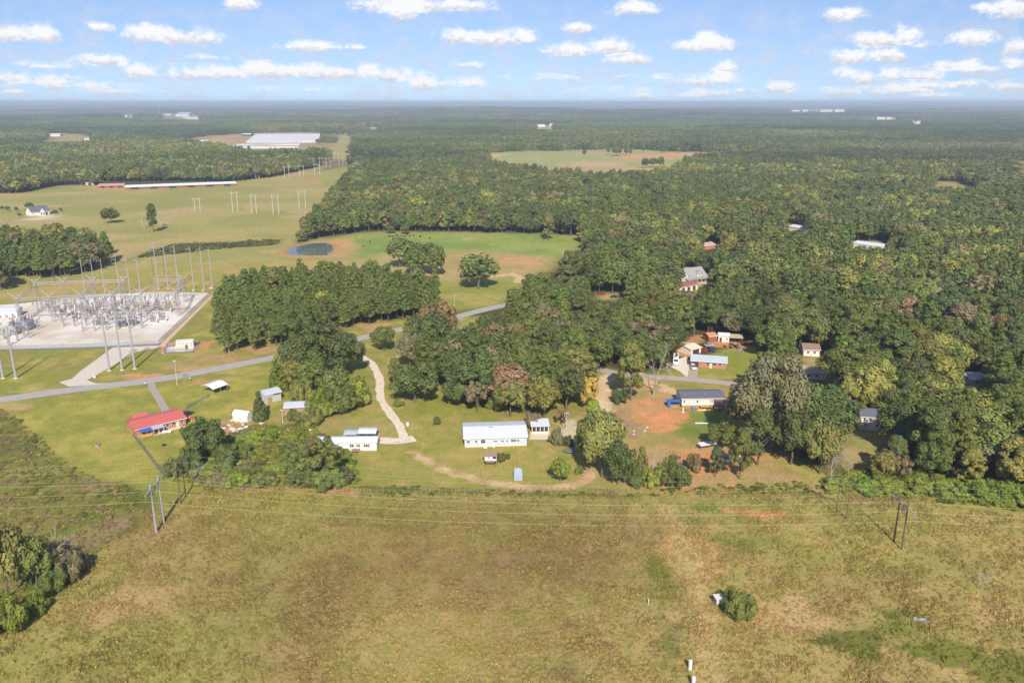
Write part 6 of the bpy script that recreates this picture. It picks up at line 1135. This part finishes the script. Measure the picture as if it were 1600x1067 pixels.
# ------------------------------------------------------------------ fences
CHAIN = bpy.data.materials.new('chain_link'); CHAIN.use_nodes = True; T = NT(CHAIN.node_tree); b_ = T.n['Principled BSDF']; b_.inputs['Base Color'].default_value = rgba(srgb(150, 148, 144)); b_.inputs['Alpha'].default_value = 0.30; b_.inputs['Roughness'].default_value = 0.6
def chain_fence(label, pts, h=2.2, step=5.0, m=CHAIN, pm_=GALVD, name='chain_link_fence'):
    line = [P(*p) for p in pts]; r = thing(name, tuple(line[0]), 0, label, 'fence'); o0 = line[0]; post = MB().tube((0, 0, -.1), (0, 0, h + .1), .05, .05, 5).mesh('post', pm_)
    for a, b in zip(line[:-1], line[1:]):
        a = a - o0; b = b - o0; L = np.linalg.norm(b - a); n = max(1, int(L / step)); d = (b - a) / L; nr = np.array([-d[1], d[0], 0]) * .012
        v = [a - nr, b - nr, b + nr, a + nr]; mm = MB(); mm.add([(*p[:2], .06) for p in v] + [(*p[:2], h) for p in v], [(0, 1, 5, 4), (2, 3, 7, 6)]); mm.build('mesh_panel', m, r); MB().tube((*a[:2], h + .03), (*b[:2], h + .03), .035, .035, 4).build('top_rail', pm_, r)
        for i in range(n): q = a + (b - a) * i / n; po = link('post', post, r); po.location = (q[0], q[1], 0)
    return r
chain_fence('tall chain link fence around the substation pad', [(-120, 555), (0, 549), (120, 546), (248, 540), (332, 459)], 2.6); chain_fence('chain link fence along the lawn of the red roofed house', [(207, 680), (258, 748)], 1.4, 3.0); chain_fence('low dark fence between the red roofed house and the carport', [(291, 638), (328, 619)], 1.3, 3.0); chain_fence('chain link fence around the small equipment pad', [(256, 553), (262, 542), (312, 538), (302, 551), (256, 553)], 2.0, 4.0)
r_f = P(560, 769); fence_root = thing('pasture_fence', tuple(r_f), 0, 'wire fence on wooden posts along the top of the pasture', 'fence'); post = MB().box(-.07, -.07, -.2, .07, .07, 1.4).mesh('fence_post', WOODG); prev = None
for i in range(44):
    q = P(560 + 420 * i / 43, 769 + 3 * math.sin(i * .15)) - r_f; o = link('fence_post', post, fence_root); o.location = (q[0], q[1], 0)
    if prev is not None and i % 1 == 0: MB().tube((prev[0], prev[1], 1.1), (q[0], q[1], 1.1), .02, .02, 3).build('fence_wire', GALVD, fence_root)
    prev = q
# equipment cabinets beside the substation
def cabinet(lab, a, b, D, h):
    loc, rz, L = frame(a, b); r = thing('equipment_cabinet', loc, rz, lab, 'cabinet'); MB().box(0, 0, .1, L, D, h).build('housing', CREAM, r); MB().box(-.15, -.15, h + .002, L + .15, D + .15, h + .15).build('roof', TRIM, r); MB().box(-.1, -.1, -.1, L + .1, D + .1, .098).build('base', CONC, r)
    for i in range(4): MB().box(L * (.06 + .24 * i), -.05, .5, L * (.24 + .24 * i), -.002, h - .4).build('louvre_panel', GREYW, r)
    return r
cabinet('large cream equipment cabinet on the pad by the pines', (276, 546), (303, 544), 3.2, 3.6); cabinet('lower cream equipment cabinet in front of the larger one', (275, 549.5), (290, 548.5), 2.6, 2.6)
# ------------------------------------------------------------------ substation
def lattice(m, a, b, w0, w1, n, r=.07, diag=True):
    a = Vector(a); b = Vector(b); d = (b - a).normalized(); u = Vector((1, 0, 0)) if abs(d.z) > .8 else Vector((0, 0, 1)); v = d.cross(u).normalized(); u = v.cross(d).normalized()
    ring = lambda t: [a + (b - a) * t + (u * sx + v * sy) * ((w0 + (w1 - w0) * t) / 2) for sx, sy in ((-1, -1), (1, -1), (1, 1), (-1, 1))]
    R0 = ring(0); R1 = ring(1)
    for i in range(4): m.tube(R0[i], R1[i], r, r, 4, False)
    for k in range(n):
        p, q = ring(k / n), ring((k + 1) / n)
        for i in range(4):
            j = (i + 1) % 4; m.tube(p[i], q[j], r * .7, r * .7, 3, False)
            if k % 2 == 0: m.tube(p[i], p[j], r * .7, r * .7, 3, False)
    return m
STEEL = mat('lattice_steel', srgb(176, 172, 168), .6, .08, .5)
GH = 13.5
colm = lattice(MB(), (0, 0, 0), (0, 0, GH), 1.6, 1.0, 8, .09).mesh('column', STEEL)
antm = MB(); [antm.tube((0, 0, GH - .2), (s * 3.6, 0, GH + 3.4), .2, .14, 5) for s in (-1, 1)]; antm.tube((-1.8, 0, GH + 1.6), (1.8, 0, GH + 1.6), .1, .1, 4); antm = antm.mesh('mast', STEEL)
def gantry(label, cols, beams, masts):
    o0 = cols[0]; r = thing('substation_gantry', tuple(map(float, o0)), 0, label, 'gantry')
    for c in cols: o = link('column', colm, r); o.location = tuple(c - o0)
    for i in masts: o = link('mast', antm, r); o.location = tuple(cols[i] - o0); o.rotation_euler = (0, 0, R(8))
    for (i, j) in beams: a, b = cols[i] - o0, cols[j] - o0; L = np.linalg.norm(b - a); lattice(MB(), (a[0], a[1], GH - .6), (b[0], b[1], GH - .6), 1.1, 1.1, max(3, int(L / 2.2)), .085).build('beam', STEEL, r)
    for (i, j) in beams:
        a, b = cols[i] - o0, cols[j] - o0
        for t in (.25, .5, .75): q = a + (b - a) * t; MB().lathe((q[0], q[1], GH - 3.2), [(.1, 0), (.22, .15), (.1, .4), (.22, .7), (.1, 1.0), (.22, 1.3), (.1, 2.0)], 6).build('insulator', PORC, r)
fr_ = [P(x, y) for x, y in ((32, 506), (84, 503), (132, 500), (180, 498), (224, 496), (280, 494))]; bk = [P(x, y) for x, y in ((60, 478), (104, 476), (150, 474), (198, 473), (246, 472), (290, 472))]
gantry('front row of lattice gantries along the substation yard', fr_[:4], [(0, 1), (1, 2), (2, 3)], [0, 1, 2, 3]); gantry('lattice gantry bay at the pine end of the yard', [fr_[4], fr_[5], bk[4], bk[5]], [(0, 1), (1, 3), (2, 3)], [0, 1, 3]); gantry('rear row of lattice gantries behind the yard', bk[:4], [(0, 1), (1, 2), (2, 3)], [0, 1, 2, 3])
for i, s in enumerate(('left', 'second', 'third')):
    a, b = fr_[[0, 2, 3][i]], bk[[0, 2, 3][i]]; r = thing('cross_beam', tuple(map(float, a)), 0, ['lattice beam tying the gantry rows beside the control building', 'lattice beam tying the gantry rows in the middle of the yard', 'lattice beam tying the gantry rows beside the transformers'][i], 'beam'); d = b - a; lattice(MB(), (0, 0, GH - 2.0), (d[0], d[1], GH - 2.0), 1.1, 1.1, 12, .08).build('truss', STEEL, r); [MB().box(d[0] * t - .3, d[1] * t - .3, GH - 1.5, d[0] * t + .3, d[1] * t + .3, GH - 1.2).build('clamp', STEEL, r) for t in (.02, .98)]
insp = [(.12, 0), (.26, .12), (.12, .25), (.26, .4), (.12, .55), (.26, .7), (.12, .85), (.26, 1.0), (.12, 1.2)]
def make_support():
    r = thing('bus_support', (0, 0, 0), 0, 'steel post carrying bus insulators in the substation yard', 'bus support', 'bus supports in the substation'); lattice(MB(), (0, 0, 0), (0, 0, 4.6), .6, .45, 5, .09).build('post', STEEL, r); MB().box(-2.3, -.12, 4.6, 2.3, .12, 4.85).build('crossbar', STEEL, r); [MB().lathe((x, 0, 4.85), insp, 6).build('insulator', PORC, r) for x in (-2.0, 0, 2.0)]; MB().tube((-2.0, -2.5, 6.15), (-2.0, 2.5, 6.15), .09, .09, 5).build('busbar', GALV, r); return r
def make_breaker():
    r = thing('circuit_breaker', (0, 0, 0), 0, 'grey circuit breaker with six slanted bushings in the yard', 'circuit breaker', 'circuit breakers in the substation'); MB().box(-1.6, -.6, .0, 1.6, .6, .5).build('base', CONC, r); MB().box(-1.4, -.5, .5, 1.4, .5, 1.4).build('frame', GALVD, r); MB().box(1.45, -.45, .7, 2.0, .45, 2.2).build('control_box', TRIM, r)
    for x in (-1.0, 0, 1.0):
        MB().tube((x, -.9, 1.9), (x, .9, 1.9), .38, .38, 10).build('tank', GALV, r)
        for s in (-1, 1): MB().tube((x, s * .6, 2.2), (x, s * 1.5, 4.3), .2, .1, 7).build('bushing', PORC, r)
    return r
def make_transformer(lab, px, py, rz, k=1.0):
    b = P(px, py); r = thing('transformer', (b[0], b[1], .1), rz, lab, 'transformer'); r.scale = (k, k, k); MB().box(-3.4, -2.4, -.1, 3.4, 2.4, .25).build('plinth', CONC, r); MB().box(-2.4, -1.3, .25, 2.4, 1.3, 4.2).build('tank', GALV, r); MB().tube((-2.2, .5, 5.4), (1.2, .5, 5.4), .55, .55, 12).build('conservator', GALV, r)
    [MB().box(x, -.1, 4.2, x + .15, 1.0, 5.0).build('bracket', GALVD, r) for x in (-1.8, .8)]
    for s in (-1, 1):
        for i in range(8): y0, y1 = sorted((s * 1.32, s * 2.2)); MB().box(-2.2 + i * .58, y0, .7, -2.2 + i * .58 + .3, y1, 3.8).build('radiator', GALVD, r)
    for x in (-1.5, 0, 1.5): MB().lathe((x, -.7, 4.2), [(.3, 0), (.2, .2), (.34, .4), (.2, .6), (.34, .9), (.2, 1.2), (.3, 1.5), (.1, 2.4)], 8).build('bushing', PORC, r)
    return r
sup = make_support(); brk = make_breaker(); u_ = (fr_[3] - fr_[0]) / np.linalg.norm(fr_[3] - fr_[0]); ANG = math.atan2(u_[1], u_[0]); fs = fb = True
def yard(px, py):
    b = P(px, py); return float(b[0]), float(b[1]), .12
for (y0, y1, n, xa, xb) in ((480, 478, 14, 72, 275), (485, 482, 12, 66, 265), (490, 487, 13, 60, 268), (496, 494, 11, 88, 250), (503, 500, 9, 96, 250), (511, 505, 9, 100, 240), (518, 513, 6, 130, 222)):
    for i in range(n):
        o = sup if fs else copy_tree(sup); fs = False; o.location = yard(xa + (xb - xa) * i / (n - 1), y0 + (y1 - y0) * i / (n - 1)); o.rotation_euler = (0, 0, ANG + (R(90) if i % 3 == 1 else 0))
for (px, py) in ((100, 494), (140, 492), (170, 493), (240, 505), (228, 488), (200, 489), (255, 502), (262, 488), (112, 484), (185, 481), (128, 487), (155, 486), (215, 484), (245, 484), (90, 489), (178, 487), (210, 494), (118, 499)):
    o = brk if fb else copy_tree(brk); fb = False; o.location = yard(px, py); o.rotation_euler = (0, 0, ANG)
make_transformer('big pale transformer with radiators near the control building', 42, 516, ANG + R(70), 1.25); make_transformer('pale transformer beside the big one at the yard edge', 24, 522, ANG + R(70), 1.15); make_transformer('grey transformer behind the three tall steel poles', 190, 511, ANG); make_transformer('grey transformer in the middle of the yard', 158, 508, ANG, .9); make_transformer('grey transformer at the pine side of the middle group', 208, 508, ANG, .9)
for (px, py) in ((-30, 528), (-8, 536), (8, 530), (28, 533), (14, 541), (38, 526), (0, 524), (22, 512), (52, 508), (46, 528), (60, 515)):
    o = copy_tree(sup); o.location = yard(px, py); o.rotation_euler = (0, 0, ANG + R(70))
loc, rz, L = frame((-70, 501), (28, 496)); r = thing('control_building', loc, rz, 'long white control building at the edge of the substation', 'building'); MB().box(0, 0, -.1, L, 8, 3.8).build('wall', SIDING, r); MB().extrude_x([(-.5, 3.8), (4, 4.6), (8.5, 3.8), (8.5, 4.0), (4, 4.8), (-.5, 4.0)], -.5, L + .5).build('roof', WHITE_METAL, r); MB().box(L * .9, -.06, 0, L * .95, -.004, 2.3).build('door', GALVD, r); [MB().box(L * f, -.5, .6, L * f + 1.2, -.01, 1.8).build('air_unit', GALVD, r) for f in (.7, .8)]
# ------------------------------------------------------------------ poles and lines
def steel_pole(label, px, py, pt, arms=((-1, .93), (1, .93), (-1, .8)), group=None, r0=.55, m=GALV, name='steel_pole', rz=0.0, cat='pole'):
    b = P(px, py); h = height_at(px, py, pt); r = thing(name, tuple(map(float, b)), rz, label, cat, group); MB().tube((0, 0, -.3), (0, 0, h), r0, r0 * .5, 12).build('shaft', m, r); MB().lathe((0, 0, -.1), [(r0 * 1.9, 0), (r0 * 1.8, .3), (r0 * 1.2, .35)], 12).build('footing', CONC, r)
    for (s, f) in arms:
        a = MB().tube((0, 0, h * f), (s * 2.6, 0, h * f + .5), .14, .09, 6).build('arm', m, r); MB().lathe((s * 2.5, 0, h * f - 1.3), insp, 6).build('insulator', PORC, a)
    return r, h
GRP = 'tall steel poles by the substation entrance'
for (px, py, pt) in ((171, 579, 492), (191, 578, 486), (211, 576, 484)): steel_pole('tall galvanised steel pole beside the substation drive', px, py, pt, ((-.5, .97), (.5, .97), (-.5, .9), (.5, .9)), GRP, .5)
for (px, py, pt) in ((25, 591, 512), (5, 591, 516)): steel_pole('galvanised steel pole on the grass in front of the substation', px, py, pt, ((-.5, .97), (.5, .97)), 'steel poles on the substation lawn', .5)
for (px, py, pt) in ((133, 458, 404), (149, 458, 404), (164, 457, 404), (188, 462, 402), (204, 461, 403), (220, 460, 403)): steel_pole('slim steel pole standing behind the lattice yard', px, py, pt, ((-1, .93),), 'steel poles behind the yard', .28)
for (px, py, pt) in ((248, 452, 381), (263, 451, 382), (279, 450, 382)): steel_pole('tall steel pole at the back corner of the pad', px, py, pt, ((-1, .93), (-1, .84)), 'tall poles at the back of the pad', .34)
for (px, py, pt) in ((303, 452, 384), (319, 451, 385), (332, 450, 386)): steel_pole('tall steel pole beside the white ground markers', px, py, pt, ((-1, .92),), 'tall poles beyond the pad corner', .32)
for (px, py, pt) in ((87, 445, 405), (97, 443, 403), (50, 452, 424), (240, 432, 398), (258, 430, 396)): steel_pole('thin brown pole behind the substation', px, py, pt, ((1, .95),), 'thin poles behind the substation', .2, POLEW, 'wooden_pole')
for (px, py, pt, lab, m) in ((277, 601, 562, 'pale utility pole at the roadside by the carport', POLEP), (358, 549, 530, 'short utility pole on the verge below the pines', POLEP), (710, 478, 461, 'white utility pole in the pasture by the road', POLEP), (885, 669, 644, 'utility pole beside the concrete drive of the long house', POLEP), (442, 660, 640, 'thin grey pole in the thicket by the tin shed', POLEP), (1041, 575, 549, 'dark utility pole beside the motorhome', POLEW), (1185, 755, 742, 'short post in the clay yard', POLEP), (672, 771, 761, 'pale corner post in the pasture hedge', POLEP)):
    steel_pole(lab, px, py, pt, ((-.3, .93), (.3, .93)) if 'post' not in lab else (), None, .15 if 'post' not in lab else .1, m, 'utility_pole')
ENDS = {}
def hframe(key, label, p1, p2, top, m, arm_m, arm_over=3.0, group=None, rad=.34):
    """two poles with a crossarm and hanging insulators; p1, p2 are the pole feet in pixels, top the row of the first pole's head"""
    A, B = P(*p1), P(*p2); h = height_at(p1[0], p1[1], top); r = thing('h_frame', tuple(map(float, A)), 0, label, 'power pylon', group); d = B - A; L = np.linalg.norm(d); u = d / L
    for o_, n_ in ((np.zeros(3), 0), (d, 1)): MB().tube((o_[0], o_[1], -.3), (o_[0], o_[1], h), rad, rad * .6, 10).build('pole', m, r)
    e0, e1 = -u * arm_over, d + u * arm_over; za = h - 1.6; MB().tube((e0[0], e0[1], za), (e1[0], e1[1], za), .17, .17, 6).build('crossarm', arm_m, r); [MB().tube((q[0], q[1], za - 2.6), (w[0], w[1], za - .1), .09, .09, 5).build('brace', arm_m, r) for q, w in ((np.zeros(3), d / 2), (d, d / 2))]
    pts_ = []
    for q in (e0 * .95, d / 2, d + u * arm_over * .95): MB().lathe((q[0], q[1], za - 1.75), [(.06, 0), (.16, .1), (.07, .3), (.16, .5), (.07, .7), (.16, .9), (.06, 1.7)], 7).build('insulator', PORC, r); pts_.append(A + q + np.array([0, 0, za - 1.8]))
    gw = [A + np.array([0, 0, h]), B + np.array([0, 0, h])]; ENDS[key] = (pts_, gw); return r
hframe('a1', 'galvanised steel h-frame pylon at the edge of the scrubby bank', (244.5, 832), (256, 817), 756, GALV, GALV, 3.6, rad=.32); hframe('b1', 'brown wooden h-frame pylon standing in the open pasture', (1408.5, 858), (1396.5, 846), 785, POLEW, GALV, 3.4, rad=.24)
hframe('a2', 'wooden h-frame pylon beside the bare bush behind the steel pylon', (283, 787), (290, 775), 722, POLEW, POLEW, 3.2, rad=.17); hframe('b2', 'wooden h-frame pylon in front of the dense wood', (1306, 806), (1322, 812), 742, POLEW, POLEW, 3.2, rad=.17)
WIREM = mat('wire', srgb(214, 208, 178), .6, .05); WIRED = mat('wire_dark', srgb(176, 172, 150), .6, .05)
def wire(a, b, sag, m, label, group, rad=.02):
    n = 22; a = np.array(a, float); b = np.array(b, float); pts = [tuple(a + (b - a) * t - np.array([0, 0, sag * 4 * t * (1 - t)])) for t in np.linspace(0, 1, n)]
    o = MB().path(pts, rad, 4).build('power_line_wire', m); tag(o, label, 'power line', group); return o
off = lambda pts_, v: [p + np.array(v) for p in pts_]
dv = (ENDS['b1'][0][1] - ENDS['a1'][0][1]); dv2 = (ENDS['b2'][0][1] - ENDS['a2'][0][1])
def pair(e1, e2): return list(zip(sorted(e1, key=lambda p: p[1]), sorted(e2, key=lambda p: p[1])))
for (p, q) in pair(ENDS['a1'][0], ENDS['b1'][0]): wire(p, q, 3.6, WIREM, 'pale conductor strung between the two nearer pylons over the pasture', 'conductors of the nearer line')
for (p, q) in pair(ENDS['a2'][0], ENDS['b2'][0]): wire(p, q, 4.0, WIRED, 'conductor strung between the two farther pylons along the hedge', 'conductors of the farther line')
for (p, q) in pair(ENDS['a2'][1], ENDS['b2'][1]): wire(p, q, 3.0, WIRED, 'thin ground wire above the farther line', 'ground wires of the farther line', .015)
la = P(-420, 838); lb = P(-400, 800); ra, rb = P(2060, 905), P(2040, 865)
for i, p in enumerate(sorted(ENDS['a1'][0], key=lambda p: p[1])): wire(p, (-230, p[1] - 3 + i * .5, p[2] + .6), 2.0, WIREM, 'pale conductor running from the steel pylon over the bank', 'conductors over the bank')
for i, p in enumerate(sorted(ENDS['a2'][0], key=lambda p: p[1])): wire(p, (-240, p[1] - 1, p[2] + .4), 2.0, WIRED, 'thin conductor running from the farther pylon over the lawn', 'conductors over the lawn')
for i, p in enumerate(sorted(ENDS['b1'][0], key=lambda p: p[1])): wire(p, (240, p[1] - 6, p[2] + .5), 2.0, WIREM, 'pale conductor running from the wooden pylon past the wood', 'conductors past the wood')
for i, p in enumerate(sorted(ENDS['b2'][0], key=lambda p: p[1])): wire(p, (240, p[1] - 4, p[2] + .5), 2.0, WIRED, 'thin conductor running along the foot of the wood', 'conductors along the wood')
n0 = 0
for (x1, y1, x2, y2, tp) in ((364, 331, 372, 330.5, 299), (427, 336, 436, 335, 304), (394, 334, 401, 333.5, 303), (468, 327, 478, 326, 297), (445, 278, 452, 278, 259), (468, 277, 475, 277, 258), (500, 262, 505, 261.5, 246), (400, 279, 405, 279, 264), (305, 330, 313, 329.5, 309), (492, 276, 500, 275.5, 256), (510, 263, 516, 262.5, 246), (530, 258, 536, 257, 240), (548, 232, 552, 232, 219)):
    hframe('f%d' % n0, 'pale h-frame pylon on the far right-of-way through the pasture', (x1, y1), (x2, y2), tp, POLEP, POLEP, 2.6, 'pylons on the far right-of-way', .4); n0 += 1
for (px, py) in ((302, 455), (317, 455), (329, 451), (331, 457), (148, 590)):
    b = P(px, py); r = thing('ground_marker', (b[0], b[1], 0), 0, 'white ground marker at the foot of the steel poles' if px > 200 else 'white stone lying on the substation lawn', 'marker', 'white ground markers' if px > 200 else None); MB().lathe((0, 0, 0), [(.5, 0), (.55, .4), (.3, .7), (.05, .75)], 8).build('cap', TRIM, r); MB().tube((0, 0, .7), (0, 0, .95), .1, .1, 6).build('knob', GALVD, r)
for o in bpy.data.objects:
    if o.type == 'MESH' and o.get('label') is None and o.parent is None and o.get('kind') is None and o.name not in ('x',): pass
# ------------------------------------------------------------------ air
hz = bpy.data.materials.new('haze_air'); hz.use_nodes = True; T = NT(hz.node_tree); T.n.clear()
pv = T.add('ShaderNodeVolumePrincipled'); pv.inputs['Color'].default_value = (0.72, 0.86, 1.0, 1); pv.inputs['Density'].default_value = HAZE = 0.00012; pv.inputs['Anisotropy'].default_value = 0.0
o = T.add('ShaderNodeOutputMaterial'); T.l.new(pv.outputs[0], o.inputs['Volume'])
m = MB(); m.box(-45000, -35000, -70, 45000, 65000, 130)
tag(m.build('haze', hz), 'thin bluish haze over the whole landscape', None, None, 'stuff')
